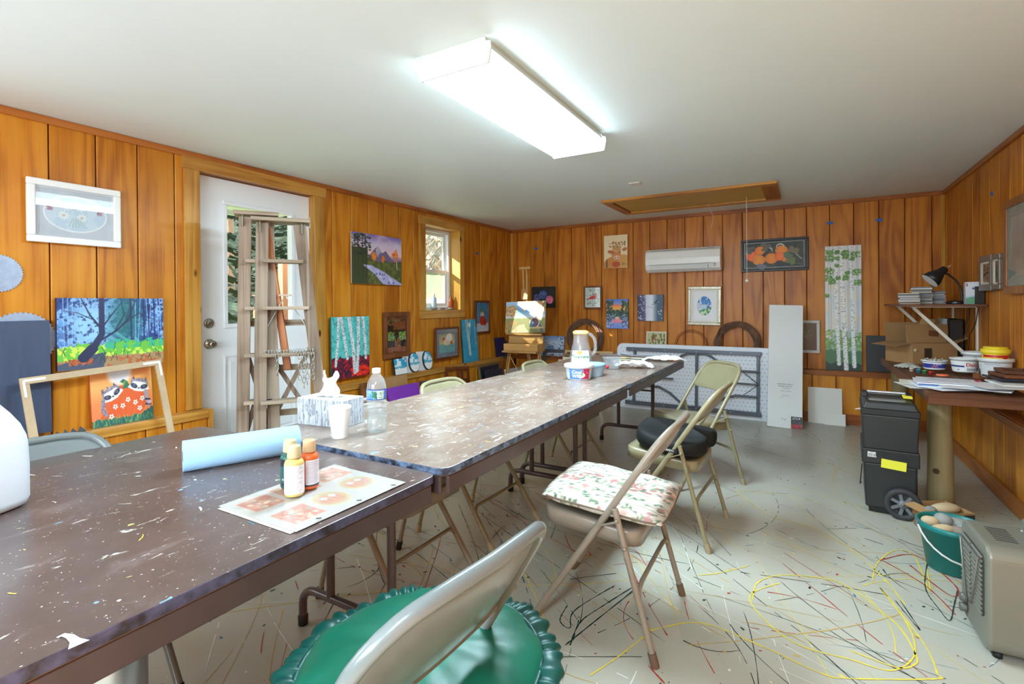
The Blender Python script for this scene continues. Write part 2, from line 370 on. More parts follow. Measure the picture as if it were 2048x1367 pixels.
def lean(base, rz, Hh, tilt):
    """bring the foot of a leaning picture forward so its top touches the wall line"""
    k=math.sin(tilt)*Hh; n={PI/2:Vector((1,0,0)),0.0:Vector((0,-1,0)),-PI/2:Vector((-1,0,0))}[rz]; return base+n*k
def canvas(name, label, wall, pts, cv, th=0.02, side=(240,238,232), tilt=0.0, z0=None, off=None, group=None, cat='painting', roll=0.0):
    off = th+0.016 if off is None else off
    b,rz,W,Hh=onwall(wall,off,pts,z0,tilt)
    me=picmesh(name,cv,W,Hh,th,side); me.materials.append(vcolmat('acrylic_paint'))
    o=bpy.data.objects.new(name,me); COL.objects.link(o); o.location=lean(b,rz,Hh,tilt) if tilt else b; o.rotation_euler=(-tilt,roll,rz)
    return tag(o,label,cat,group)
def framed(label, wall, pts, cv, fw, fmat, th=0.022, matw=0.0, matcol=None, tilt=0.0, z0=None, glass=True, inner=None, group=None, name='framed_picture', roll=0.0, off=None, cat='picture'):
    off = th+0.014 if off is None else off
    b,rz,W,Hh=onwall(wall,off,pts,z0,tilt)
    t=thing(name,label,cat,lean(b,rz,Hh,tilt) if tilt else b,rz,group,tilt); 
    if roll: t.rotation_euler=(-tilt,roll,rz)
    for (x0,x1,z0_,z1_) in ((-W/2,W/2,0,fw),(-W/2,W/2,Hh-fw,Hh),(-W/2,-W/2+fw,fw,Hh-fw),(W/2-fw,W/2,fw,Hh-fw)):
        m=MB(); m.box2((x0,0,z0_),(x1,th,z1_)); 
        # stepped inner lip
        m.build('frame_side',fmat,t,bevel=min(0.005,fw*0.25))
    if inner:
        iw,im=inner; m=MB(); a=fw; W2=W/2-a
        for (x0,x1,z0_,z1_) in ((-W2,W2,a,a+iw),(-W2,W2,Hh-a-iw,Hh-a),(-W2,-W2+iw,a+iw,Hh-a-iw),(W2-iw,W2,a+iw,Hh-a-iw)): m.box2((x0,0.004,z0_),(x1,th,z1_))
        m.build('inner_lip',im,t); fw=fw+iw
    if matw:
        m=MB(); a=fw; W2=W/2-a; q=matw
        for (x0,x1,z0_,z1_) in ((-W2,W2,a,a+q),(-W2,W2,Hh-a-q,Hh-a),(-W2,-W2+q,a+q,Hh-a-q),(W2-q,W2,a+q,Hh-a-q)): m.box2((x0,0.009,z0_),(x1,th,z1_))
        m.build('mat_board',matcol,t); fw=fw+matw
    me=picmesh('picture',cv,W-2*fw,Hh-2*fw,0.004,(200,200,200)); me.materials.append(vcolmat('print_paint',0.5))
    o=bpy.data.objects.new('picture',me); COL.objects.link(o); o.parent=t; o.location=(0,0.012,fw)
    if glass:
        MB().box2((-W/2+fw*0.4,0.0065,fw*0.4),(W/2-fw*0.4,0.0075,Hh-fw*0.4)).build('glass_pane',glassmat('picture_glass',gloss=0.12),t)
    return t
# ================================================================ the room
PANEL = wood('panel_wood', (222,154,50), (205,130,32), (170,96,18), 'Z', rings=9, cross=3.4, hue=0.07)
PINE  = wood('casing_pine', (214,164,84), (200,146,66), (170,112,46), 'Z', rings=6, cross=6, knots=True, rough=0.28)
PINEY = wood('casing_pine_along', (214,164,84), (200,146,66), (170,112,46), 'Y', rings=6, cross=6, knots=True, rough=0.28)
PINEX = wood('casing_pine_across', (206,150,72), (190,132,58), (160,100,40), 'X', rings=6, cross=6, knots=True, rough=0.3)
TRIMY = wood('trim_wood_along', (190,120,54), (172,100,40), (140,76,28), 'Y', rings=5, cross=8)
TRIMX = wood('trim_wood_across', (176,104,48), (158,88,36), (128,66,24), 'X', rings=5, cross=8)
DARK = mat('groove_dark', (70,36,16), 0.8)
WHITEP = mat('ceiling_paint', (234,243,243), 0.55, noise=((230,240,241), 3.0, (1,1,1), 0.6))
DOORW = mat('door_white', (243,245,248), 0.32)

def struct(name, mb, m, **k):
    o = mb.build(name, m, **k); o['kind'] = 'structure'; return o

# floor: smooth painted concrete with thrown paint
FLOOR = mat('painted_concrete', (190,186,170), 0.28, spec=0.5, noise=((170,168,156), 1.6, (1,1,1), 0.7), bump=(60,0.06,0.002))
m = MB(); m.box2((-LX-0.25, BY-0.2, -0.12), (RX+0.25, DY+0.25, 0.0)); floor = struct('floor', m, FLOOR)
m = MB(); m.box2((-LX-0.25, BY-0.2, H), (RX+0.25, DY+0.25, H+0.12)); ceiling = struct('ceiling', m, WHITEP)

# backing walls with their openings
def wallmb(axis, c0, c1, a0, a1, z0, z1, holes):
    """axis 'Y': wall runs along Y between x=c0..c1"""
    m = MB(); cuts = sorted(holes); p = a0
    def put(u0,u1,w0,w1):
        if u1-u0<1e-4 or w1-w0<1e-4: return
        if axis=='Y': m.box2((c0,u0,w0),(c1,u1,w1))
        else: m.box2((u0,c0,w0),(u1,c1,w1))
    for (u0,u1,w0,w1) in cuts:
        put(p,u0,z0,z1); put(u0,u1,z0,w0); put(u0,u1,w1,z1); p = u1
    put(p,a1,z0,z1); return m
DOORO = (1.905, 2.835, 0.03, 2.150)     # door opening on the left wall
WINO  = (4.262, 4.888, 1.172, 2.104)    # window opening on the left wall
WINB  = (-1.20, 0.30, 0.85, 2.05)       # window beside the camera
RB = 0.013                               # the boards stand this proud of the backing
wall_left = struct('wall_left', wallmb('Y', -LX-0.20, -LX-RB, BY-0.15, DY+0.15, 0, H, [(DOORO[0]-0.0215,DOORO[1]+0.0215,0.0,DOORO[3]+0.0215), (WINO[0]-0.0155,WINO[1]+0.0155,WINO[2]-0.0155,WINO[3]+0.0155), WINB]), DARK)
wall_far = struct('wall_far', wallmb('X', DY+RB, DY+0.2, -LX-0.2, RX+0.2, 0, H, []), DARK)
wall_right = struct('wall_right', wallmb('Y', RX+RB, RX+0.2, BY-0.15, DY+0.15, 0, H, []), DARK)
WINR = (-2.5, -0.1, 0.85, 2.05)  # unseen opening added for the rear fill lamp
wall_rear = struct('wall_rear', wallmb('X', BY-0.2, BY, -LX-0.2, RX+0.2, 0, H, [WINR]), mat('rear_wall_paint', (190,150,100), 0.6))

def plank_mesh(w, z0, z1, g=0.006, ch=0.004, th=RB):
    """one board: front at y=0 facing -Y, chamfered long edges, thickness th"""
    a = w/2-g/2; P=[(-a,th),(a,th),(a,ch),(a-ch,0),(-a+ch,0),(-a,ch)]
    m = MB(); n=6; vs=[Vector((x,y,z)) for z in (z0,z1) for x,y in P]
    m._add(vs,[(0,1,2,3,4,5),(11,10,9,8,7,6)]+[(i,i+6,(i+1)%6+6,(i+1)%6) for i in range(6)]); return m
def boards(parent, wall, off, u0, u1, z0, z1, phase, step, holes=(), name='plank'):
    rz = WALLS[wall][2]; k0 = math.floor((u0-phase)/step); u = phase+k0*step; out=[]
    while u < u1-1e-4:
        a, b = max(u,u0), min(u+step,u1)
        if b-a > 0.012:
            segs=[(a,b,z0,z1)]
            for (h0,h1,v0,v1) in holes:
                new=[]
                for (p,q,r,t) in segs:
                    if q<=h0 or p>=h1: new.append((p,q,r,t)); continue
                    if p<h0: new.append((p,h0,r,t))
                    if q>h1: new.append((h1,q,r,t))
                    p2,q2=max(p,h0),min(q,h1)
                    if v0-r>0.01: new.append((p2,q2,r,v0))
                    if t-v1>0.01: new.append((p2,q2,v1,t))
                segs=new
            for (p,q,r,t) in segs:
                if q-p<0.012: continue
                m=plank_mesh(q-p,r,t); c=(p+q)/2
                loc={'L':(-LX+off,c,0),'B':(c,DY-off,0),'R':(RX-off,-c,0)}[wall]
                o=m.build(name,PANEL,parent,loc=loc,rot=(0,0,rz)); out.append(o)
        u += step
    return out
ST = 0.2085
boards(wall_left,'L',0.0, BY, DY, LEDZ-0.02, H-0.001, 1.119, 0.2117, [(DOORO[0]-0.02,DOORO[1]+0.02,0,DOORO[3]+0.02),(WINO[0]-0.02,WINO[1]+0.02,WINO[2]-0.02,WINO[3]+0.02),(WINB[0],WINB[1],WINB[2],WINB[3])])
PANEL2 = wood('panel_wood_red', (212,140,46), (193,116,28), (156,82,14), 'Z', rings=9, cross=3.4, hue=0.07)
PANEL, PANEL1 = PANEL2, PANEL
boards(wall_far,'B',0.0, -LX, RX, LEDZ-0.02, H-0.001, -2.855, 0.2054)
boards(wall_right,'R',0.0, -DY, -BY, LEDZ-0.02, H-0.001, -5.853, 0.2085)

PANEL = PANEL1
# lower wall: boxed out, boarded, with a cap board (the ledge), a front rail and a base board
def lower(wallname, wall, parent, u0, u1, phase, base=True, endcap=None):
    rz = WALLS[wall][2]
    def bx(a,b,o0,o1,z0,z1):
        if wall=='L': return ((-LX+o0,a,z0),(-LX+o1,b,z1))
        if wall=='B': return ((a,DY-o1,z0),(b,DY-o0,z1))
        return ((RX-o1,-b,z0),(RX-o0,-a,z1))
    m=MB(); m.box2(*bx(u0,u1,0.001,LED-RB,0,LEDZ-0.02)); m.build('lower_backing',DARK,parent)
    boards(parent,wall,LED,u0,u1,0.02,LEDZ-0.022,phase,0.2085,name='lower_plank')
    along={'L':PINEY,'B':TRIMX,'R':TRIMY}[wall]
    m=MB(); m.box2(*bx(u0,u1,0.002,LED+0.006,LEDZ-0.019,LEDZ)); c=m.build('ledge_cap',along,parent,bevel=0.002)
    m=MB(); m.box2(*bx(u0,u1,LED+0.0005,LED+0.018,LEDZ-0.052,LEDZ-0.004)); m.build('ledge_rail',along,parent,bevel=0.002)
    m=MB(); m.box2(*bx(u0,u1,LED+0.0005,LED+0.018,0.0,0.105)); m.build('base_board',along,parent,bevel=0.002)
lower('left','L',wall_left,BY,1.905,1.119)
lower('left','L',wall_left,3.03,DY-LED,3.03)
m=MB(); m.box2((-LX+0.002,1.905,0),(-LX+LED+0.02,1.932,LEDZ+0.003)); m.build('ledge_end',PINE,wall_left,bevel=0.002)
m=MB(); m.box2((-LX+0.002,3.0,0),(-LX+LED+0.02,3.03,LEDZ+0.003)); m.build('ledge_end',PINE,wall_left,bevel=0.002)
lower('far','B',wall_far,-LX+LED+0.02,RX-LED-0.02,-2.855)
lower('right','R',wall_right,-DY,-BY,-5.853)

# ceiling trim and corner strips
m=MB(); m.box2((-LX+0.0005,BY,H-0.042),(-LX+0.016,DY,H-0.001)); o=struct('trim_1',m,TRIMY,bevel=0.003)
m=MB(); m.box2((-LX+0.017,DY-0.016,H-0.042),(RX-0.017,DY-0.0005,H-0.001)); struct('trim_2',m,TRIMX,bevel=0.003)
m=MB(); m.box2((RX-0.016,BY,H-0.042),(RX-0.0005,DY,H-0.001)); struct('trim_3',m,TRIMY,bevel=0.003)
for i,(cx) in enumerate((-LX,RX)):
    s=1 if cx<0 else -1; m=MB(); m.slab([(cx+s*0.001,DY-0.001),(cx+s*0.026,DY-0.001),(cx+s*0.001,DY-0.026)][::(-1 if s>0 else 1)],LEDZ+0.001,H-0.043); struct('trim_%d'%(4+i),m,PINE,fixn=True)

# ---------------------------------------------------------------- door with its casing
def casing(parent, o, w, th, zb, apron=None, head=None, x0=-LX, lname='casing_side'):
    y0,y1,z0,z1=o
    hd=head or w
    m=MB(); m.box2((x0+0.0005,y0-w,zb),(x0+th,y0,z1)); m.build(lname,PINE,parent,bevel=0.002)
    m=MB(); m.box2((x0+0.0005,y1,zb),(x0+th,y1+w,z1)); m.build(lname,PINE,parent,bevel=0.002)
    m=MB(); m.box2((x0+0.0005,y0-w-0.012,z1),(x0+th+0.004,y1+w+0.012,z1+hd)); m.build('casing_head',PINEY,parent,bevel=0.002)
dr=bpy.data.objects.new('door_1',None); COL.objects.link(dr); dr['kind']='structure'; dr.location=(0,0,0)
casing(dr,DOORO,0.10,0.019,LEDZ+0.004,head=0.082)
# jamb
for (a,b) in (((-LX-0.16,DOORO[0]-0.02,0.03),(-LX+0.001,DOORO[0],DOORO[3])),((-LX-0.16,DOORO[1],0.03),(-LX+0.001,DOORO[1]+0.02,DOORO[3]))):
    m=MB(); m.box2(a,b); m.build('jamb',PINE,dr)
m=MB(); m.box2((-LX-0.16,DOORO[0]-0.02,DOORO[3]),(-LX+0.001,DOORO[1]+0.02,DOORO[3]+0.02)); m.build('jamb',TRIMY,dr)
DX=-LX-0.055                    # inner face of the door leaf
y0,y1=DOORO[0]+0.006,DOORO[1]-0.003; z0,z1=0.05,DOORO[3]-0.008
gl=(2.125,2.655,1.10,1.965)     # glass
m=MB()
for a,b in (((DX-0.044,y0,z0),(DX,y1,gl[2])),((DX-0.044,y0,gl[3]),(DX,y1,z1)),((DX-0.044,y0,gl[2]),(DX,gl[0],gl[3])),((DX-0.044,gl[1],gl[2]),(DX,y1,gl[3]))): m.box2(a,b)
leaf=m.build('door_leaf',DOORW,dr)
def ring(parent,name,xa,xb,o,wd,mt,bev=0.004):
    m=MB(); y0,y1,z0,z1=o
    for a,b in (((xa,y0,z0),(xb,y1,z0+wd)),((xa,y0,z1-wd),(xb,y1,z1)),((xa,y0,z0+wd),(xb,y0+wd,z1-wd)),((xa,y1-wd,z0+wd),(xb,y1,z1-wd))): m.box2(a,b)
    return m.build(name,mt,parent,bevel=bev)
ring(dr,'glass_frame',DX+0.0005,DX+0.012,(gl[0]-0.028,gl[1]+0.028,gl[2]-0.028,gl[3]+0.028),0.03,DOORW)
m=MB(); m.box2((DX-0.026,gl[0],gl[2]),(DX-0.020,gl[1],gl[3])); m.build('door_pane',glassmat('window_glass',gloss=0.06),dr)
ring(dr,'panel_moulding',DX+0.0005,DX+0.008,(gl[0]-0.03,gl[1]+0.03,0.24,0.88),0.018,DOORW)
m=MB(); m.box2((DX+0.0005,gl[0]+0.015,0.285),(DX+0.006,gl[1]-0.015,0.835)); m.build('raised_panel',DOORW,dr,bevel=0.005)
NICK=mat('satin_nickel',(176,170,158),0.22,metal=1.0)
def knob(z,r,l,nm):
    m=MB(); m.lathe([(0.0,0),(0.036,0.0),(0.036,0.004),(0.03,0.008),(0.014,0.010),(0.013,l*0.45),(r*0.8,l*0.55),(r,l*0.8),(r*0.85,l*0.96),(r*0.4,l),(0,l)],24)
    m.xf(Matrix.Translation((DX+0.0005,1.995,z))@Euler((0,PI/2,0)).to_matrix().to_4x4()); m.build(nm,NICK,dr)
knob(0.965,0.027,0.062,'door_knob'); knob(1.11,0.022,0.022,'deadbolt')
for z in (1.93,1.09,0.25):
    m=MB(); m.box2((DX+0.0005,y1-0.006,z-0.045),(DX+0.006,y1+0.003,z+0.045)); m.tube([(DX+0.008,y1+0.001,z-0.047),(DX+0.008,y1+0.001,z+0.047)],0.005); m.build('hinge',mat('hinge_brass',(196,190,170),0.35,metal=0.8),dr)
m=MB(); m.box2((-LX-0.18,DOORO[0]-0.02,0.0),(-LX+0.03,DOORO[1]+0.02,0.045)); m.build('door_sill',mat('sill_metal',(150,150,150),0.4,metal=0.6),dr)

# ---------------------------------------------------------------- window
VINYL=mat('white_vinyl',(236,238,240),0.35)
wi=bpy.data.objects.new('window_1',None); COL.objects.link(wi); wi['kind']='structure'
y0,y1,z0,z1=WINO
for (a,b) in (((-LX+0.0005,y0-0.095,z0),(-LX+0.019,y0,z1)),((-LX+0.0005,y1,z0),(-LX+0.019,y1+0.085,z1))):
    m=MB(); m.box2(a,b); m.build('casing_side',PINE,wi,bevel=0.002)
m=MB(); m.box2((-LX+0.0005,y0-0.105,z1),(-LX+0.022,y1+0.095,z1+0.088)); m.build('casing_head',PINEY,wi,bevel=0.002)
m=MB(); m.box2((-LX+0.0005,y0-0.10,z0-0.090),(-LX+0.021,y1+0.092,z0-0.0005)); m.build('apron',PINEY,wi,bevel=0.002)
RV=0.175
for a,b,mt in (((-LX-RV,y0-0.015,z0),(-LX,y0,z1),PINE),((-LX-RV,y1,z0),(-LX,y1+0.015,z1),PINE),((-LX-RV,y0-0.015,z1),(-LX,y1+0.015,z1+0.015),PINEY),((-LX-RV,y0-0.015,z0-0.015),(-LX,y1+0.015,z0),PINEY)):
    m=MB(); m.box2(a,b); m.build('reveal_board',mt,wi)
xo=-LX-RV
ring(wi,'vinyl_frame',xo-0.03,xo+0.045,(y0+0.001,y1-0.001,z0+0.001,z1-0.001),0.035,VINYL,0.003)
zm=(z0+z1)/2-0.02
ring(wi,'upper_sash',xo-0.022,xo-0.002,(y0+0.037,y1-0.037,zm-0.02,z1-0.037),0.032,VINYL,0.003)
ring(wi,'lower_sash',xo+0.002,xo+0.024,(y0+0.037,y1-0.037,z0+0.037,zm+0.022),0.04,VINYL,0.003)
m=MB(); m.box2((xo-0.013,y0+0.06,zm),(xo-0.010,y1-0.06,z1-0.06)); m.build('upper_pane',glassmat('window_glass'),wi)
m=MB(); m.box2((xo+0.012,y0+0.07,z0+0.07),(xo+0.015,y1-0.07,zm-0.01)); m.build('lower_pane',glassmat('hazy_glass',(215,222,210),0.06,body=0.30,bodycol=(214,220,205)),wi)
m=MB(); m.box2((xo+0.024,(y0+y1)/2-0.03,zm+0.018),(xo+0.04,(y0+y1)/2+0.03,zm+0.034)); m.build('sash_lock',VINYL,wi,bevel=0.003)
# the window beside the camera and the unseen one added behind it
for k,(wl,hole) in enumerate((('L',WINB),('Y',WINR))):
    e=bpy.data.objects.new('window_%d'%(k+2),None); COL.objects.link(e); e['kind']='structure'
    u0,u1,v0,v1=hole; m=MB(); d=0.05
    for (a,b,c,q) in ((u0,u1,v0,v0+d),(u0,u1,v1-d,v1),(u0,u0+d,v0,v1),(u1-d,u1,v0,v1),((u0+u1)/2-0.025,(u0+u1)/2+0.025,v0,v1)):
        if wl=='L': m.box2((-LX-0.12,a,c),(-LX-0.06,b,q))
        else: m.box2((a,BY-0.12,c),(b,BY-0.06,q))
    m.build('window_frame',VINYL,e)

# ---------------------------------------------------------------- attic hatch in the ceiling
ha=bpy.data.objects.new('trim_6',None); COL.objects.link(ha); ha['kind']='structure'
hx0,hx1,hy0,hy1=-1.775,-0.20,4.86,5.69; bw=0.085; ht=0.024
for a,b,nm,mt in (((hx0,hy0,H-ht),(hx1,hy0+bw,H-0.0005),'hatch_board',PINEX),((hx0,hy1-bw,H-ht),(hx1,hy1,H-0.0005),'hatch_board',PINEX),((hx0,hy0+bw,H-ht),(hx0+bw,hy1-bw,H-0.0005),'hatch_board',TRIMY),((hx1-bw*1.5,hy0+bw,H-ht),(hx1,hy1-bw,H-0.0005),'hatch_board',TRIMY)):
    m=MB(); m.box2(a,b); m.build(nm,mt,ha,bevel=0.002)
m=MB(); m.box2((hx0+bw+0.01,hy0+bw+0.004,H-0.010),(hx1-bw*1.5-0.004,hy1-bw-0.004,H-0.001)); m.build('hatch_panel',mat('plywood_pale',(204,168,92),0.5,noise=((190,150,76),2.0,(1,6,6),0.5)),ha)
# ---------------------------------------------------------------- thrown paint on the floor
PC=[mat('paint_yellow',(228,206,84),0.35),mat('paint_red',(176,52,40),0.35),mat('paint_blue',(74,128,156),0.35),mat('paint_green',(40,66,60),0.35),mat('paint_black',(34,36,40),0.4),mat('paint_white',(226,226,220),0.35),mat('paint_ochre',(206,170,90),0.4)]
def ribbon(mb, pts, w, z, k, gap=0.0):
    n=len(pts); vs=[]
    for i,p in enumerate(pts):
        a=pts[max(i-1,0)]; b=pts[min(i+1,n-1)]; dx,dy=b[0]-a[0],b[1]-a[1]; l=math.hypot(dx,dy) or 1
        ww=w*(0.55+0.9*random.random())/2; 
        if i in (0,n-1): ww*=1.7 if random.random()<0.4 else 0.3
        vs += [(p[0]-dy/l*ww,p[1]+dx/l*ww,z),(p[0]+dy/l*ww,p[1]-dx/l*ww,z)]
    fs=[(2*i+1,2*i+3,2*i+2,2*i) for i in range(n-1) if not (gap and random.random()<gap)]
    mb.cur=k; mb._add(vs,fs)
def blob(mb,x,y,r,z,k,el=1.0,rot=0.0):
    n=8; c,s=math.cos(rot),math.sin(rot); P=[]
    for i in range(n):
        a=2*PI*i/n; q=r*(0.75+0.5*random.random()); u,v=q*el*math.cos(a),q*math.sin(a); P.append((x+u*c-v*s,y+u*s+v*c,z))
    mb.cur=k; mb._add(P,[tuple(range(n))])
fp=MB(); Z=0.0008
wts=[0,0,1,1,2,3,3,3,4,4,6,6,5]
for i in range(520):
    k=random.choice(wts); x=random.uniform(-2.6,1.0); y=random.uniform(0.3,5.9) if random.random()<0.6 else random.uniform(0.6,3.2)
    L=random.uniform(0.15,1.3); a=random.choice([-0.9,-0.75,-0.6,0.5,2.4])+random.uniform(-0.5,0.5); cv=random.uniform(-1.6,1.6) if random.random()<0.45 else random.uniform(-0.25,0.25)
    n=max(5,int(L/0.04)); pts=[]; px,py=x,y
    for j in range(n):
        pts.append((px,py)); px+=math.cos(a)*L/n; py+=math.sin(a)*L/n; a+=cv/n+random.uniform(-0.03,0.03)
    ribbon(fp,pts,random.uniform(0.0015,0.0036),Z+0.00002*(i%25),k,gap=0.0 if k in(0,6) else random.choice([0,0.25,0.5]))
for i in range(1500):
    k=random.choice(wts); blob(fp,random.uniform(-2.6,1.0),random.uniform(0.3,5.6),random.choice([0.0015,0.002,0.003,0.003,0.005]),Z+0.0004,k,random.uniform(1,2.6),random.uniform(0,3))
def spl(P,n=14):
    """smooth curve through photo points lying on the floor"""
    Q=[FZ(x,y,0.001) for x,y in P]; out=[]
    for i in range(len(Q)-1):
        a,b,c,d=Q[max(i-1,0)],Q[i],Q[i+1],Q[min(i+2,len(Q)-1)]
        for j in range(n):
            t=j/n; v=0.5*((2*b)+(c-a)*t+(2*a-5*b+4*c-d)*t*t+(3*b-a-3*c+d)*t**3); out.append((v.x,v.y))
    return out+[(Q[-1].x,Q[-1].y)]
for k,wd,P in ((0,.0055,[(1300,1260),(1400,1245),(1520,1290),(1640,1345),(1700,1356),(1870,1357),(1874,1345),(1850,1290),(1790,1210),(1760,1175),(1810,1240),(1829,1285),(1824,1318),(1780,1340),(1700,1318),(1600,1290),(1530,1240),(1500,1190),(1560,1165)]),
 (0,.0055,[(1505,1200),(1515,1165),(1560,1150),(1640,1155),(1700,1175),(1790,1245),(1832,1310),(1826,1330),(1790,1333),(1700,1300)]),
 (0,.005,[(1300,1262),(1240,1310),(1180,1350)]),(0,.005,[(1470,980),(1540,1030),(1640,1060),(1740,1130),(1812,1210)]),(0,.005,[(1395,1150),(1440,1145),(1500,1130)]),
 (0,.005,[(1745,1160),(1755,1125),(1790,1100),(1828,1112),(1858,1180),(1856,1150),(1850,1110)]),
 (3,.005,[(1140,1290),(1160,1245),(1200,1215),(1290,1160),(1180,1250),(1130,1290)]),(3,.0045,[(1135,1210),(1120,1240),(1140,1255),(1150,1220),(1230,1170)]),
 (1,.005,[(1820,1130),(1900,1190),(1910,1170),(1830,1110),(1760,1120)]),(1,.0045,[(1765,1120),(1850,1170),(1912,1230)]),(1,.005,[(1296,1330),(1330,1367)]),
 (3,.004,[(1860,1100),(1850,1170),(1880,1220),(1900,1240),(1908,1210),(1915,1180)]),(4,.0035,[(1800,1200),(1840,1260),(1790,1200)]),(0,.004,[(1100,1165),(1140,1130),(1180,1110)]),(1,.004,[(1130,1070),(1145,1100),(1180,1110),(1165,1085)])):
    ribbon(fp,spl(P),wd,0.0018+0.0001*k,k)
fo=fp.build('paint_drips',PC,floor); fo['kind']='stuff'
# ================================================================ outside the door and window
GRASS=mat('lawn',(120,140,80),0.9,noise=((90,110,60),1.5,(1,1,1),0.6),coords='Object')
m=MB(); m.box2((-45,-20,-0.45),(-LX-0.25,50,-0.20)); g=m.build('lawn',GRASS); g['kind']='structure'
m=MB(); m.box2((-LX-1.25,BY-0.5,2.16),(-LX-0.2,3.35,2.20)); m.box2((-LX-1.29,BY-0.5,2.12),(-LX-1.25,3.35,2.34)); m.box2((-LX-0.62,3.36,2.16),(-LX-0.2,DY+0.6,2.20)); m.box2((-LX-0.66,3.36,2.14),(-LX-0.62,DY+0.6,2.34)); g=m.build('trim_7',mat('eave_white',(232,234,232),0.6)); g['kind']='structure'
# unseen shed added to block sun from the side window; wooded hillside
t=thing('sun_block_shed','pale unseen shed added outside to block sun from the side window','shed',(-6.1,-3.6,-0.2))
SHW=mat('shed_siding',(196,190,176),0.7)
for k in range(30): MB().box2((0.0,-2.9+k*0.2+0.004,0),(0.03,-2.7+k*0.2-0.004,3.2)).build('siding_board',SHW,t)
MB().box2((-2.2,-2.9,0),(-0.002,3.1,3.2)).build('shed_wall',SHW,t); m=MB(); m.prism([(-2.5,3.2),(0.3,3.2),(-1.1,4.1)],6.4,y0=-3.1); m.build('roof',mat('shed_roof',(110,104,98),0.8),t)
HR=random.Random(9); ph=[HR.uniform(0,6) for _ in range(6)]
def hill(u,v):
    x=-13-26*v; y=-14+60*u; z=-0.3+15*v**1.05+0.7*math.sin(u*23+ph[0])*math.sin(v*19+ph[1])+0.5*math.sin(u*61+ph[2])*math.cos(v*47+ph[3]); return Vector((x,y,max(z,-0.4)))
m=MB(); m.grid(hill,150,60); g=m.build('hillside',mat('wooded_hill',(24,38,24),0.9,noise=((58,70,42),0.9,(1,1,1),0.35),bump=(2.5,1.0,0.5))); g['kind']='structure'
LEAF=mat('conifer_green',(30,44,32),0.8,noise=((60,76,50),3.0,(1,1,1),0.6)); BARK=mat('bark_brown',(110,84,62),0.85,noise=((150,120,92),6,(1,1,0.3),0.5),bump=(30,0.4,0.02))
def conifer(x,y,hh,label,seed):
    R=random.Random(seed); t=thing('conifer_tree',label,'tree',(x,y,-0.2),0,'conifer trees beyond the door')
    m=MB(); m.tube([(0,0,0),(0.03,0,hh*0.5),(0,0,hh*0.97)],[0.16,0.1,0.02],8); m.build('trunk',BARK,t)
    m=MB(); 
    for i in range(900):
        z=hh*(0.08+0.9*R.random()); rr=(1-z/hh)*hh*0.24+0.12; a=R.uniform(0,2*PI); q=rr*math.sqrt(R.random()); L=R.uniform(0.14,0.4)
        c=Vector((q*math.cos(a),q*math.sin(a),z)); d=Vector((math.cos(a+R.uniform(-.7,.7)),math.sin(a+R.uniform(-.7,.7)),R.uniform(-.7,.1)))*L; s=Vector((-d.y,d.x,R.uniform(-.1,.1)))*0.35
        m._add([c,c+d*0.5+s,c+d,c+d*0.5-s],[(0,1,2,3)])
    m.build('foliage',LEAF,t,kind='stuff')
for i,(x,y,hh,lb) in enumerate(((-8.6,4.9,5.4,'dark green conifer left of the ladder in the door glass'),(-11.6,8.9,7.2,'tallest dark conifer filling the middle of the door glass'),(-9.2,6.9,5.0,'shorter conifer behind the ladder rails in the door glass'),(-15.5,9.2,9.0,'large far conifer at the right side of the door glass'))):
    conifer(x,y,hh,lb,i+3)
t=thing('dry_brush','grey brown tangled brush seen through the small window','brush',(-8.4,10.6,-0.2)); R=random.Random(5); m=MB()
for i in range(1300):
    a=R.uniform(0,2*PI); q=1.9*math.sqrt(R.random()); p=Vector((q*math.cos(a),q*math.sin(a),R.uniform(0,3.2))); d=Vector((R.uniform(-.5,.5),R.uniform(-.5,.5),R.uniform(.1,.8))); m.tube([p,p+d*0.5+Vector((R.uniform(-.1,.1),R.uniform(-.1,.1),0)),p+d],[0.013,0.01,0.004],3,caps=False)
o=m.build('twigs',mat('dry_twigs',(150,132,108),0.85,noise=((96,88,74),2,(1,1,1),0.5)),t); o['kind']='stuff'
m=MB()
for i in range(900):
    a=R.uniform(0,2*PI); q=1.9*math.sqrt(R.random()); p=Vector((q*math.cos(a),q*math.sin(a),R.uniform(0,3.4))); d=Vector((R.uniform(-.12,.12),R.uniform(-.12,.12),R.uniform(-.1,.1))); s=Vector((-d.y,d.z,d.x))
    m._add([p,p+d+s,p+d*2,p+d-s],[(0,1,2,3)])
o=m.build('dry_leaves',mat('dry_leaves',(178,160,130),0.8,noise=((120,110,90),2,(1,1,1),0.5)),t); o['kind']='stuff'
# lumber leaning outside behind the glass
t=thing('porch_post','brown wooden post frame standing outside the door glass','post',(-5.6,3.72,-0.2))
for dx,dy in ((0,0),(0,0.28)):
    m=MB(); m.box((dx,dy,1.0),(0.09,0.09,2.0)); m.build('post',mat('stained_post',(176,112,66),0.6,noise=((140,84,46),4,(1,1,0.2),0.5)),t)
MB().box((0,0.14,1.35),(0.05,0.5,0.12)).build('rail',MATS['stained_post'],t); MB().box((0,0.14,0.9),(0.05,0.5,0.1)).build('rail',MATS['stained_post'],t)
m=MB(); m.box2((-6.3,7.0,-0.2),(-6.2,9.2,1.35)); tag(m.build('fence_panel',mat('weathered_green',(170,178,158),0.7)),'pale green board fence seen low in the small window','fence')

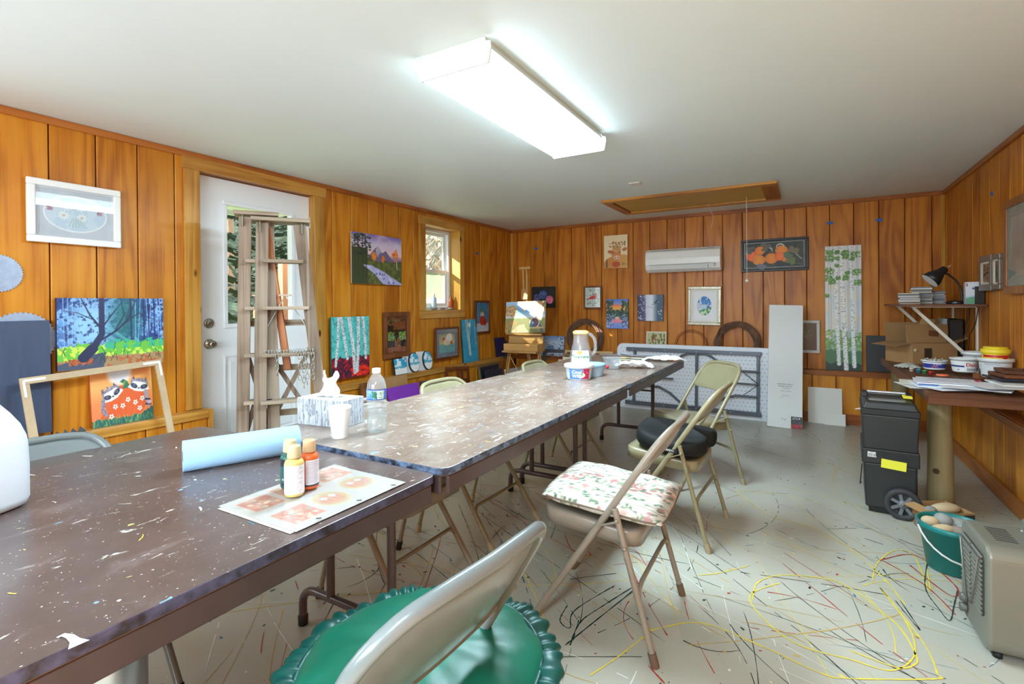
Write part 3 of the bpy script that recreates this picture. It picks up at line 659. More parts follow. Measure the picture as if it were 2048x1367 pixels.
# ================================================================ ceiling light, smoke plate, pull cord, air conditioner
t=thing('ceiling_light','long white fluorescent wraparound fixture mounted on the ceiling','light',(-1.225,2.30,H),0)
FXW,FXL,FXD=0.34,1.30,0.10
LIGHTW=mat('enamel_white',(214,220,214),0.35)
m=MB(); m.box2((-0.155,-FXL/2+0.004,-0.03),(0.155,FXL/2-0.004,-0.0005)); m.build('housing',LIGHTW,t)
m=MB(); P=[(-0.15,-0.002),(-0.172,-0.045),(-0.162,-FXD),(0.162,-FXD),(0.172,-0.045),(0.15,-0.002)]
DIFF=mat('lamp_diffuser',(255,255,252),0.4,emit=((210,240,255),32.0)); DIFS=mat('lamp_diffuser_side',(250,252,250),0.4,emit=((214,242,255),4.2))
n=len(P); m._add([Vector((x,y,z)) for y in (-FXL/2+0.006,FXL/2-0.006) for x,z in P],[(i,(i+1)%n,(i+1)%n+n,i+n) for i in range(n-1)]); m.mi=[2,1,0,1,2]; m.build('diffuser',[DIFF,DIFS,LIGHTW],t)
for s in (-1,1):
    m=MB(); P2=[(-0.158,-0.0005),(-0.158,-0.018),(-0.182,-0.022),(-0.184,-0.05),(-0.172,-FXD-0.004),(-0.165,-FXD-0.007),(0.165,-FXD-0.007),(0.172,-FXD-0.004),(0.184,-0.05),(0.182,-0.022),(0.158,-0.018),(0.158,-0.0005)]
    m.prism(P2,0.006,y0=(s*FXL/2)-0.003); m.build('end_plate',LIGHTW,t)
dup(t,(0.05,-0.85,H),0.0,'second fluorescent fixture added unseen behind the camera to brighten the room')  # unseen copy of the fixture, added as extra light for the room
t=thing('smoke_plate','small flat white round cornered plate on the ceiling','plate',(-1.262,4.32,H)); m=MB(); m.box2((-0.05,-0.05,-0.012),(0.05,0.05,-0.0005)); m.build('cover',mat('plate_white',(222,220,214),0.5),t,bevel=0.008)
c=FZ(1493,392,H); t=thing('pull_cord','white pull cord with a round bead hanging from the attic hatch','cord',(c.x,c.y,H-0.011))
m=MB(); m.tube([(0,0,0),(0.001,0,-0.4),(0,0,-0.805)],0.0022,6); m.build('string',mat('cotton_white',(236,230,214),0.7),t)
m=MB(); m.lathe([(0,-0.016),(0.011,-0.012),(0.016,0),(0.011,0.012),(0.003,0.018),(0,0.018)],14,c=(0,0,-0.815)); m.build('bead',mat('bead_ivory',(238,234,222),0.3),t)
c=FZ(1416,408,H-0.03); tag((lambda mb: mb.build('short_string',MATS['cotton_white'],loc=(c.x,c.y,H-0.026)))(MB().tube([(0,0,0.0),(0.02,0,-0.07),(0.05,0,-0.13),(0.045,0,-0.18),(0.03,0.0,-0.25)],0.0018,5)),'short loose white string hanging beside the attic hatch','cord')

t=thing('air_conditioner','white wall mounted split air conditioner unit','air conditioner',(-1.215,DY,1.592)); W=0.83
ACW=mat('ac_white',(240,240,236),0.3)
prof=[(0,0.012),(-0.11,0.0),(-0.165,0.03),(-0.188,0.09),(-0.192,0.15),(-0.178,0.235),(-0.13,0.268),(0,0.272)]
m=MB(); n=len(prof); m._add([Vector((x,y-0.001,z)) for x in (-W/2,W/2) for y,z in prof],[(i,i+1,i+1+n,i+n) for i in range(n-1)]+[tuple(range(n))[::-1],tuple(range(n,2*n))]+[(n-1,0,n,2*n-1)]); m.build('body',ACW,t,bevel=0.008,seg=3)
m=MB(); m._add([Vector((x,y,z)) for x in (-W/2+0.04,W/2-0.06) for y,z in ((-0.1925,0.088),(-0.196,0.15),(-0.184,0.23))],[(0,1,4,3),(1,2,5,4)]); m.build('front_panel',ACW,t,solid=0.004)
m=MB(); m.box((-0.01,-0.196,0.083),(W-0.12,0.006,0.004)); m.box((0.0,-0.178,0.248),(W-0.14,0.006,0.005)); m.build('seam',mat('seam_grey',(150,152,150),0.6),t)
m=MB(); m._add([Vector((x,y,z)) for x in (-W/2+0.05,W/2-0.16) for y,z in ((-0.118,0.004),(-0.168,0.032),(-0.188,0.078))],[(0,1,4,3),(1,2,5,4)]); m.build('louver',mat('louver_white',(230,231,230),0.35),t,solid=0.005)
mat('dark_grey_plastic',(70,72,76),0.4)
for q_,s_ in (((W/2-0.13,-0.182,0.05),(0.003,0.012,0.05)),((W/2-0.06,-0.186,0.07),(0.022,0.008,0.01)),((W/2-0.06,-0.184,0.052),(0.012,0.008,0.006))): MB().box(q_,s_).build('display_window',MATS['dark_grey_plastic'],t)
text('—— ——',0.02,mat('faint_grey',(176,178,178),0.5),t,(-0.02,-0.1985,0.165),(PI/2-0.06,0,0),name='badge')

# blue tape scraps
TAPE=mat('painters_tape',(44,104,190),0.6)
for wl,p,lb in (('B',(1660,446),'scrap of blue tape above the pumpkin picture right end'),('B',(1758,440),'scrap of blue tape nearest the far right corner'),('B',(1072,497),'scrap of blue tape above the easel top'),('L',(954,507),'scrap of blue tape right of the window casing'),('R',(1984,388),'scrap of blue tape above the twin small frames')):
    v=WALLS[wl][0](p,0.0); m=MB(); m.box((0,-0.0008,0),(0.055,0.0012,0.022),(0,0.12,0)); m.box((0.004,-0.0022,0.006),(0.035,0.0012,0.02),(0,-0.3,0)); o=m.build('tape_scrap',TAPE,loc=v,rot=(0,0,WALLS[wl][2])); tag(o,lb,'tape','blue tape scraps on the walls')
# ================================================================ pictures
def C(*a): return tuple(a)
FW=mat('frame_white',(238,238,236),0.4); FBR=wood('frame_brown',(150,96,56),(128,76,40),(96,54,28),'Z',rings=3,cross=8); FSIL=mat('frame_silver',(196,188,168),0.35,metal=0.35,noise=((160,152,134),20,(1,1,1),0.4))
FBLK=mat('frame_black',(38,38,40),0.35); FRED=wood('frame_redbrown',(132,72,40),(112,56,30),(84,40,22),'Z',rings=3,cross=8); FOAK=wood('frame_oak',(176,116,68),(152,94,52),(120,70,38),'Z',rings=4,cross=8); FHDF=mat('raw_board_edge',(196,172,140),0.8,noise=((180,156,126),8,(1,1,1),0.4))
MATG=mat('mat_grey_green',(138,152,146),0.8); MATB=mat('mat_blue_grey',(122,130,142),0.8); MATW=mat('mat_white',(236,236,236),0.8)
# butterflies and daisies, white frame; glass glare painted in as pale colours
c=Cv(150,110,(196,202,212)); c.put((c.n(5)-0.3)*0.8,(222,224,230))
c.ell(.5,.5,.44,.305,(242,244,246)); c.ell(.5,.5,.42,.285,(196,214,230)); c.put(c.em(.5,.5,.42,.285)*(c.n(6)>0.5)*0.6,(214,226,236))
for x,y in ((.38,.34),(.56,.33),(.33,.55),(.58,.57)):
    for k in range(9):
        a=k*2*PI/9; c.ell(x+.05*math.cos(a),y+.05*math.sin(a)/c.asp,.028,.011,(240,242,244),rot=a)
    c.ell(x,y,.022,.016,(222,190,150))
for x,s in ((.12,1),(.86,-1)):
    c.ell(x,.36,.05,.035,(204,150,150),rot=.5*s); c.ell(x+.03*s,.43,.045,.025,(186,140,160),rot=-.4*s); c.line([(x-.03,.33),(x+.06*s,.47)],.008,(120,110,130))
for k in range(6): c.line([(.45+.02*k,.60),(.40+.05*k,.80)],.007,(150,180,160))
framed('white framed glare-pale picture of daisies and butterflies in an oval, left of the door','L',[(55,351),(244,383),(241,495),(53,482)],c,0.036,FW,matw=0.012,matcol=mat('mat_lilac',(206,208,216),0.8),name='framed_daisy_picture')

# blue forest painting
c=Cv(230,172,(46,70,140)); A=c.n(9,7,4); B=c.n(30,22,3)
c.put((A-.35)*2.2,(96,150,214)); c.put(c.em(.30,.38,.22,.26,soft=1)*1.0,(150,200,238)); c.put((B>.58)*.7*(c.Y<.72),(30,40,96)); c.put((c.n(40,30,2)>.6)*.8*(c.Y<.7)*(A>.4),(150,190,236)); c.put(c.em(.62,.3,.16,.3,soft=1)*.8,(40,110,110))
for x in (.05,.09,.13,.20,.27,.30,.71,.76,.82,.87,.93,.96): 
    d=random.uniform(-.03,.03); c.line([(x,0),(x+d,.72)],.008,(150,196,236),a=.75)
for x in (.66,.79,.84,.90): c.line([(x,0),(x+.01,.7)],.016,(34,44,90),a=.8)
for (a,b) in (((.42,.52),(.66,.78)),((.46,.44),(.74,.76))): c.line([a,b],.035,(110,190,196),a=.55)
G=c.n(28,20,3); c.put((c.Y>.66+(G-.5)*.16)*(c.Y<.92),(110,190,70)); c.put((c.Y>.66+(G-.5)*.2)*(G>.52)*(c.Y<.9),(206,236,90)); c.put((c.Y>.6)*(c.Y<.74)*(G>.5)*(c.X>.42),(60,180,140))
c.put((c.Y>.86+(c.X<.4)*.02-(c.X>.4)*.03+(G-.5)*.05),(170,140,100)); c.put((c.Y>.86)*(G>.55),(186,100,60)); c.poly([(0,.92),(.32,.80),(.42,.78),(.4,1),(0,1)],(80,88,110)); c.dots(200,.1,.3,.86,.93,.004,.01,[(196,110,70),(170,84,50)])
c.line([(.24,.82),(.33,.66),(.385,.52),(.385,0)],.075,(50,56,90),w2=.05); c.line([(.22,.84),(.30,.72)],.10,(48,52,84))
for P,w1,w2 in (([(.37,.42),(.28,.24),(.20,.0)],.022,.008),([(.38,.60),(.52,.48),(.64,.30),(.72,.0)],.022,.008),([(.40,.40),(.50,.2),(.58,.05)],.016,.006),([(.50,.50),(.60,.24),(.56,0)],.012,.006),([(.30,.3),(.16,.2),(.05,.18)],.01,.004),([(.58,.40),(.74,.22),(.86,.3),(.95,.35)],.01,.005),([(.62,.32),(.66,.1)],.008,.004)): c.line(P,w1,(46,50,82),w2=w2)
for i in range(26):
    x=random.uniform(.03,.98); y=random.uniform(.72,.98); c.line([(x,y),(x+random.uniform(-.05,.05),y-.1)],.005,(40,60,50))
canvas('forest_painting','large blue and green forest painting with a leaning dark tree on the left wall','L',[(112,595),(326,597),(327,724),(116,742)],c,side=(40,50,90),th=0.025)

# stream and mountain
c=Cv(150,110,(170,150,200)); c.grad([(0,(130,110,180)),(.2,(214,196,226)),(.38,(246,206,206)),(.5,(120,100,150))]); N=c.n(7)
c.put((N-.4)*2*(c.Y<.35),(224,208,232)); c.poly([(.28,.5),(.42,.3),(.5,.22),(.58,.36),(.66,.3),(.76,.44),(.82,.52)],(120,104,140)); c.poly([(.45,.3),(.5,.22),(.56,.34),(.5,.42)],(176,170,190)); c.line([(.5,.24),(.46,.36),(.5,.44)],.008,(220,220,230))
c.put(c.Y>.5+(N-.5)*.14,(84,92,54)); c.put((c.Y>.55)*(c.n(20)>.55),(110,116,60)); c.put((c.X<.3)*(c.Y>.3+(N-.5)*.3),(66,78,50))
c.poly([(.2,.62),(.36,.62),(.62,.74),(.84,.88),(1,.97),(1,1),(.6,.99),(.52,.9),(.44,.8)],(182,180,226)); c.dots(60,.3,.95,.62,.98,.006,.02,[(92,92,160),(230,230,246)],fn=lambda x,y: y>.5*x+.44 and y<.5*x+.62)
for x,y,r in ((.42,.43,.05),(.60,.475,.03),(.86,.38,.075)): c.dots(90,x-r,x+r,y-r*1.7,y+r*1.7,.008,.016,[(232,120,40),(214,96,30),(240,150,50)],fn=lambda u,v: abs(u-x)<r*(1-abs(v-y)/(r*2.4)))
c.line([(.89,.5),(.9,.68)],.012,(226,224,220))
for x in (.05,.11,.2,.26): c.line([(x,.05),(x+.01,.85)],.012,(60,56,48)); c.dots(40,x-.09,x+.09,.02,.45,.012,.03,[(44,58,44),(56,72,50)],sq=.4)
canvas('stream_painting','purple mountain stream painting with orange trees between door and window','L',[(701,466),(803,473.5),(803,569),(706,568)],c,side=(232,224,214),th=0.02)

# red birches (turquoise)
c=Cv(80,120,(96,204,200),asp=1.23); c.put((c.n(30)>.6)*.6,(60,150,150)); N=c.n(18)
c.put(c.Y>.66+(N-.5)*.1,(90,36,60)); c.put((c.Y>.68)*(N>.52),(190,30,40)); c.put((c.Y>.72)*(c.n(26)>.6),(60,30,50)); c.dots(70,.5,.98,.84,.97,.02,.05,[(226,40,34),(250,60,40)],sq=.6)
for x0,x1,yb,wd in ((.18,.10,.78,.06),(.24,.40,.68,.07),(.44,.60,.92,.085),(.70,.66,.90,.08),(.82,.90,.70,.07)):
    c.line([(x0,0),((x0+x1)/2+.02,.4),(x1,yb)],wd,(226,230,232)); n=int(60)
    for i in range(n):
        t=random.random(); x=x0+(x1-x0)*t; y=yb*t; c.dots(1,x-.04,x+.04,y,y+.01,.006,.014,[(40,44,50)],sq=.4)
for i in range(22):
    x=random.random(); y=random.uniform(.02,.6); c.line([(x,y),(x+random.uniform(-.12,.12),y-.1)],.006,(50,80,84))
canvas('red_birch_painting','turquoise canvas of white birches over red ground beside the door casing','L',[(662,632),(739,634),(738,747),(664,750)],c,side=(60,150,150),z0=LEDZ+0.05,th=0.02,off=0.05)

# leaf picture in brown frame
c=Cv(60,84,(26,24,20)); c.dots(160,0,1,0,.22,.02,.04,[(140,110,50),(120,50,40),(80,100,50)]); c.dots(220,0,1,.12,.34,.02,.05,[(150,40,36),(110,90,40)],fn=lambda x,y: x>.35); c.dots(260,.0,1,.42,.66,.02,.04,[(110,150,70),(150,180,80),(90,120,60)],fn=lambda x,y: abs(x-.5)>.12); c.dots(120,.4,.7,.6,.95,.015,.035,[(160,110,60),(130,80,40)]); c.dots(140,.0,1,.86,1,.02,.04,[(170,60,40),(140,110,60)])
framed('brown wooden framed dark picture of autumn leaves under the stream painting','L',[(767,624),(820,623),(822,713),(769,717)],c,0.045,FBR,inner=(0.012,FRED),name='framed_leaf_picture')

# rooster with grey mat
c=Cv(80,70,(150,176,170)); c.grad([(0,(150,150,140)),(.5,(214,190,130)),(.62,(96,170,176)),(1,(110,180,186))]); c.ell(.62,.28,.2,.26,(236,226,214),rot=.5); c.ell(.5,.5,.22,.12,(222,200,170)); c.ell(.3,.3,.08,.08,(190,60,40)); c.ell(.78,.5,.07,.08,(180,70,50)); c.ell(.36,.45,.08,.12,(230,210,190)); c.line([(.45,.6),(.42,.78)],.02,(170,110,50)); c.line([(.6,.6),(.64,.78)],.02,(170,110,50)); c.dots(26,.1,.9,.66,.9,.02,.04,[(60,140,160),(190,150,70)],sq=.4)
framed('red brown framed rooster picture with grey mat leaning under the window','L',[(869,655),(918,653),(919,714),(874,719)],c,0.022,FRED,matw=0.05,matcol=MATB,name='framed_rooster_picture',off=0.06)

# blue birch with moon
c=Cv(50,130,(60,160,196),asp=2.0); c.put((c.n(5,9)-.35)*1.4,(40,130,176)); c.ell(.5,.13,.09,.11,(226,236,226)); 
for x0,x1,wd in ((.25,.45,.035),(.36,.50,.05),(.58,.40,.03)): c.line([(x0,.0),((x0+x1)/2-.03,.4),(x1,.84)],wd,(226,228,220)); c.dots(40,min(x0,x1)-.05,max(x0,x1)+.05,0,.84,.01,.02,[(206,170,110),(90,110,120)],sq=.4,fn=lambda x,y: abs(x-(x0+(x1-x0)*y/.84))<.03)
c.line([(.95,.02),(.82,.3),(.86,.6)],.02,(226,220,200)); c.line([(.05,.3),(.2,.25)],.012,(220,220,200))
canvas('blue_birch_painting','tall narrow turquoise canvas of birches and a full moon leaning on the ledge','L',[(921,639),(950,638),(956,722),(926,726)],c,side=(40,120,150),tilt=0.06,z0=LEDZ+0.001,off=0.03)

# snowman / red bird picture
c=Cv(60,80,(70,140,180)); c.put((c.n(6)-.4)*1.6,(120,170,200)); c.put(c.Y>.72,(214,222,232)); c.ell(.46,.30,.16,.12,(90,140,110)); c.ell(.5,.42,.15,.14,(234,226,210)); c.ell(.5,.62,.22,.22,(216,60,40)); c.ell(.7,.68,.14,.16,(200,40,34)); c.ell(.5,.36,.05,.03,(240,180,90)); c.line([(.1,.95),(.95,.95)],.05,(230,230,236))
framed('red brown framed picture of a figure in red near the easel','L',[(950,601),(981,600),(980,666),(952,668)],c,0.03,FRED,name='framed_red_figure_picture')

# navy blank board near corner
c=Cv(8,10,(38,40,92)); canvas('navy_panel','small dark navy blank panel leaning on the ledge near the corner','L',[(985,676),(1006,674),(1012,711),(994,714)],c,side=(30,30,70),tilt=0.16,z0=LEDZ+0.001,off=0.02,th=0.014,cat='canvas')

# slate board with saw, left
c=Cv(40,90,(66,78,104)); c.put((c.n(14,3)-.4)*.9,(52,62,86)); b=canvas('slate_board','tall dark slate blue board leaning at the far left behind the jug','L',[(-40,640),(97,643),(104,862),(-30,885)],c,side=(50,56,66),tilt=0.03,z0=0.56,off=0.03,th=0.02,cat='board')
# raccoons and pumpkin
c=Cv(150,125,(238,150,84)); c.grad([(0,(236,140,80)),(.3,(240,180,104)),(.6,(240,140,84)),(1,(236,130,80))]); c.ell(.46,.04,.2,.2,(236,220,214),soft=.3); c.ell(.46,.02,.15,.15,(224,222,230))
c.ell(.55,.62,.33,.28,(226,100,52)); c.ell(.26,.88,.14,.1,(222,96,50)); 
for k in (-.2,-.1,0,.1,.2): c.line([(.54+k*.3,.40),(.54+k*1.2,.62),(.54+k*.9,.86)],.008,(206,84,44),a=.7)
c.poly([(.50,.36),(.52,.26),(.46,.22),(.52,.17),(.58,.22),(.64,.34)],(58,120,84)); c.line([(.51,.26),(.55,.22),(.52,.30)],.012,(150,170,90))
for (x,y,r) in ((.32,.42,-.45),(.78,.32,.2)):
    ca,sa=math.cos(r),math.sin(r); W_=lambda u,v:(x+u*ca-v*sa/1,y+(u*sa+v*ca)/c.asp)
    for u in (-.11,.1): c.poly([W_(u-.03,-.07),W_(u,-.14),W_(u+.035,-.06)],(96,84,110))
    c.ell(*W_(0,-.03),.15,.075,(150,140,156),rot=r); c.dots(80,x-.14,x+.14,y-.12,y-.02,.004,.01,[(110,100,120),(190,180,190)]); c.poly([W_(-.19,.05),W_(-.1,-.05),W_(.1,-.05),W_(.19,.05),W_(.06,.10),W_(-.06,.10)],(240,238,238))
    for u in (-.085,.085): c.ell(*W_(u,.02),.062,.036,(58,60,84),rot=r+(.35 if u<0 else -.35)); c.ell(*W_(u,.015),.018,.018,(200,200,214)); c.ell(*W_(u,.015),.012,.012,(30,30,44))
    c.ell(*W_(0,.05),.016,.012,(40,40,56))
c.line([(.19,.52),(.17,.66),(.22,.80)],.05,(150,146,170)); c.dots(50,.15,.23,.5,.8,.004,.009,[(100,96,120)]); c.line([(.88,.46),(.90,.6),(.92,.72)],.06,(170,166,186)); c.line([(.86,.60),(.95,.62)],.03,(64,64,90)); c.line([(.88,.70),(.96,.71)],.03,(64,64,90)); c.ell(.94,.67,.04,.03,(214,180,200))
c.put(c.Y>.88-(c.X>.75)*.14*(c.X-.75)*4+(c.n(40,2)-.5)*.1,(50,104,96)); c.dots(90,0,1,.86,1,.003,.006,[(150,190,90),(90,150,110)],sq=5)
for x,y in ((.37,.67),(.49,.67),(.58,.57),(.70,.64),(.82,.58),(.77,.76),(.30,.84)):
    for k in range(5): a=k*2*PI/5+.3; c.ell(x+.026*math.cos(a),y+.026*math.sin(a)/c.asp,.017,.012,(246,244,238),rot=a)
    c.ell(x,y,.008,.008,(60,60,40))
canvas('raccoon_painting','orange canvas of two raccoons peeking over a pumpkin on the left ledge','L',[(175,742),(298,737),(306,834),(184,855)],c,side=(226,120,70),tilt=0.10,z0=LEDZ+0.001,off=0.02,th=0.03)
# open raw frame leaning
b,rz,W,Hh=onwall('L',0.12,[(37,750),(325,727),(343,865),(52,890)]); Hh=0.90; t=thing('empty_frame','empty raw fibreboard frame with corner brackets leaning in front of the raccoon painting','frame',(-LX+0.315,b.y+0.03,0.012),PI/2,tilt=0.225); t.rotation_euler=(-0.225,-0.055,PI/2)
f=0.035; W=W*0.97
for x0,x1,z0_,z1_ in ((-W/2,W/2,0,f),(-W/2,W/2,Hh-f,Hh),(-W/2,-W/2+f,f,Hh-f),(W/2-f,W/2,f,Hh-f)):
    m=MB(); m.box2((x0,0,z0_),(x1,0.018,z1_)); m.build('frame_side',FHDF,t,bevel=0.002)
for x0,s in ((-W/2,1),(W/2,-1)):
    m=MB(); m.box2((x0+s*0.008,-0.0015,Hh-0.022),(x0+s*0.10,0.0,Hh-0.010)); m.box2((x0+s*0.008,-0.0015,Hh-0.10),(x0+s*0.018,0.0,Hh-0.010)); m.build('corner_bracket',mat('bracket_white',(232,232,230),0.4,metal=0.2),t)

# highland calf
c=Cv(80,110,(246,226,184)); c.ell(.45,.95,.5,.42,(214,140,60)); c.ell(.8,.8,.35,.28,(222,160,84)); c.ell(.52,.56,.2,.26,(216,140,76)); c.ell(.53,.42,.17,.14,(226,160,96)); c.ell(.28,.50,.12,.07,(196,110,60),rot=.2); c.ell(.88,.44,.1,.07,(196,110,60),rot=-.4); c.ell(.54,.68,.13,.09,(240,200,176)); c.ell(.49,.68,.03,.02,(130,70,50)); c.ell(.6,.68,.03,.02,(130,70,50)); c.line([(.47,.74),(.6,.74)],.015,(120,60,50)); c.ell(.42,.53,.022,.02,(50,34,28)); c.ell(.66,.52,.022,.02,(50,34,28)); c.ell(.52,.88,.17,.12,(190,80,40)); c.dots(60,.2,.9,.2,.36,.012,.03,[(176,90,50),(120,130,80),(214,140,90),(150,70,60)]); c.dots(40,.38,.75,.3,.46,.01,.02,[(140,140,96),(196,170,120)]); c.ell(.12,.88,.04,.22,(104,96,92)); c.dots(12,.75,.95,.82,.92,.015,.03,[(150,140,80)])
canvas('calf_painting','canvas of a brown calf wearing a flower crown left of the air conditioner','B',[(1207,472),(1254,468),(1256,534),(1209,538)],c)

# cardinal
c=Cv(60,80,(206,214,206)); c.dots(90,.05,.95,.05,.95,.02,.05,[(90,130,100),(120,160,120),(230,236,236)],a=.8); c.line([(.1,.6),(.9,.56)],.03,(120,100,80)); c.ell(.52,.5,.27,.12,(214,44,44),rot=-.15); c.ell(.72,.38,.1,.09,(220,44,40)); c.poly([(.66,.34),(.78,.2),(.8,.36)],(214,40,40)); c.ell(.76,.4,.05,.03,(40,30,30)); c.line([(.3,.54),(.1,.6)],.06,(190,36,40)); c.dots(10,.1,.9,.7,.9,.02,.03,[(200,50,50)])
framed('small brown framed picture of a red cardinal on the far wall','B',[(1166,572),(1202,571),(1204,617),(1168,618)],c,0.022,FBR,matw=0.008,matcol=MATW,name='framed_cardinal_picture',th=0.035)

# sunset lake
c=Cv(64,84,(60,90,70)); c.grad([(0,(84,120,214)),(.14,(130,150,220)),(.22,(250,140,90)),(.34,(250,190,90)),(.42,(70,110,70)),(.55,(60,90,80)),(.7,(120,130,190)),(.85,(140,160,226)),(1,(120,150,230))]); c.dots(150,0,1,.06,.5,.03,.06,[(50,84,60),(70,110,70),(60,60,80)],fn=lambda x,y: abs(x-.5)>.2 or y>.38); c.dots(260,0,1,.5,.95,.012,.03,[(40,60,84),(200,206,230),(90,110,130)],fn=lambda x,y: abs(x-.5)>.18 or y<.62); c.ell(.5,.74,.24,.09,(240,150,170)); c.ell(.5,.64,.1,.06,(240,200,150))
canvas('sunset_painting','small canvas of a pink and orange sunset over a lake','B',[(1212,598),(1256,597.5),(1257,656),(1213,657)],c,side=(60,60,100))
# snow night, bent canvas
c=Cv(84,84,(90,100,120)); c.grad([(0,(54,54,84)),(.3,(84,86,120)),(.36,(214,216,232)),(.58,(226,228,240)),(.72,(120,136,156)),(.8,(64,90,116)),(1,(70,92,116))],axis='x'); c.dots(46,.02,.38,.03,.97,.013,.024,[(226,220,240),(206,200,230)]); c.dots(8,.8,.95,.2,.95,.015,.025,[(206,210,214)]); c.line([(.66,.3),(.78,.22),(.7,.34)],.03,(40,50,60)); c.line([(.55,.38),(.86,.3)],.012,(50,60,70)); c.line([(.4,.45),(.6,.5)],.01,(90,90,100))
canvas('snow_painting','square dark canvas with falling snow and a bright centre band','B',[(1273,590),(1325,588),(1327,641),(1276,642)],c,side=(50,50,70))
# oval sky in silver frame
c=Cv(110,130,(238,238,240)); c.ell(.5,.5,.36,.43,(226,226,224)); c.put(c.em(.5,.5,.345,.415),(70,150,214)); M=c.em(.5,.5,.345,.415); N=c.n(6); c.put(M*(N>.5),(216,230,240)); c.put(M*(c.n(9)>.56)*(c.Y<.6),(60,120,196)); c.put(M*(c.Y>.62-.25*(c.X-.5)),(70,150,84)); c.put(M*(c.Y>.62-.25*(c.X-.5))*(c.n(10)>.55),(206,226,200)); c.put(M*(c.Y>.45)*(c.Y<.62)*(c.X<.62),(200,216,232))
framed('silver framed oval picture of blue sky over green hills right of centre','B',[(1373,574),(1440,571),(1442,649),(1377,651)],c,0.032,FSIL,inner=(0.016,mat('frame_cream',(222,220,204),0.4)),matw=0.02,matcol=MATW,roll=0.018,glass=False,name='framed_oval_sky_picture',th=0.04)
# pumpkins on black
c=Cv(170,86,(44,48,48)); c.dots(26,.05,.95,.1,.9,.05,.1,[(70,66,62),(62,72,62),(54,58,60)],a=.7); c.line([(.03,.06),(.965,.06),(.965,.93),(.03,.93),(.03,.06)],.006,(214,214,208))
for x,y,r,k in ((.28,.33,.085,(232,120,30)),(.15,.52,.1,(236,104,36)),(.26,.66,.105,(230,134,34)),(.46,.62,.105,(232,128,36)),(.62,.36,.10,(232,130,30)),(.60,.55,.09,(236,110,36)),(.68,.66,.06,(226,110,40))):
    c.ell(x,y,r,r*.86,k)
    for q in (-.6,0,.6): c.ell(x+q*r*.5,y,r*.30,r*.8,tuple(min(255,v+18) for v in k),soft=.9,a=.6)
for x,y,r in ((.1,.42,.05),(.41,.33,.07),(.6,.22,.065)):
    M=c.em(x,y,r,r*.85)-c.em(x,y+.03,r*.82,r*.72); c.put(np.clip(M,0,1)*(c.Y<y+.05),(206,206,200))
for x,y,k in ((.80,.36,(120,110,84)),(.72,.52,(90,116,90)),(.76,.76,(104,116,70)),(.30,.88,(110,112,126)),(.12,.3,(96,92,88)),(.38,.22,(100,96,80))): c.dots(7,x-.05,x+.05,y-.1,y+.1,.03,.055,[k],sq=.7)
c.line([(.84,.5),(.93,.68)],.01,(200,200,190)); c.line([(.84,.82),(.93,.86)],.008,(120,124,120))
framed('wide black framed picture of orange pumpkins on a dark ground','B',[(1481,481),(1617,472),(1618,538),(1483,545)],c,0.02,FBLK,glass=False,name='framed_pumpkin_picture',roll=-0.004)
# tall birch
c=Cv(84,300,(226,226,222),asp=3.9); c.put((c.n(3,9)-.45)*1.6,(236,214,176)); c.put((c.n(3,8)-.5)*1.8*(c.Y>.3),(196,206,220))
for x in (.08,.14,.62,.66,.86,.9,.38): c.line([(x,0),(x+.03,.8)],.02,(150,162,176),a=.6)
c.put((c.Y>.72+(c.n(8,20)-.5)*.16),(110,150,76)); c.put((c.Y>.84+(c.n(6,14)-.5)*.08),(76,120,84)); c.put((c.Y>.94+(c.n(6,14)-.5)*.05),(44,64,56)); c.dots(200,0,1,.68,.84,.02,.05,[(140,176,84),(110,150,90),(170,196,190)],a=.8)
for x0,x1,yb,wd in ((.27,.38,.95,.075),(.43,.58,.99,.085),(.70,.80,.965,.075)):
    c.line([(x0,0),((x0+x1)/2-.01,.5),(x1,yb)],wd,(238,238,236),w2=wd*1.5); 
    for i in range(150):
        tt=random.random(); x=x0+(x1-x0)*tt; y=yb*tt; s=random.choice((-1,1)); c.dots(1,x+s*.03-.02,x+s*.03+.02,y,y+.002,.01,.022,[(60,62,64),(90,90,92)],sq=.35)
for x,y,rx in ((.13,.05,.10),(.13,.10,.12),(.34,.05,.06),(.34,.1,.06),(.55,.06,.1),(.58,.09,.09),(.84,.075,.12),(.13,.2,.13),(.13,.26,.13),(.2,.29,.1),(.36,.26,.06),(.58,.26,.09),(.88,.215,.12),(.9,.3,.1),(.05,.4,.06),(.33,.16,.05),(.62,.22,.06),(.76,.11,.05)): c.dots(50,x-rx,x+rx,y-rx*.2,y+rx*.2,.012,.026,[(96,140,60),(120,166,76),(76,120,56)])
canvas('tall_birch_painting','very tall narrow canvas of white birches with green leaves on the far wall ledge','B',[(1649,493),(1722,489),(1724,741),(1652,738)],c,side=(70,110,80),z0=LEDZ+0.002,tilt=0.012,off=0.03)
# planets
c=Cv(84,70,(34,34,38)); 
for x,y,r,k in ((.24,.52,.15,(70,76,120)),(.50,.38,.17,(60,84,140)),(.78,.62,.16,(196,90,120))): c.ell(x,y,r,r,k); M=c.em(x,y,r,r); c.put(M*(c.n(14)>.55)*.7,tuple(min(255,v+60) for v in k))
canvas('planet_painting','black canvas of three round planets behind the easel','B',[(1061,574),(1109,572),(1110,614),(1066,616)],c,side=(24,24,26))
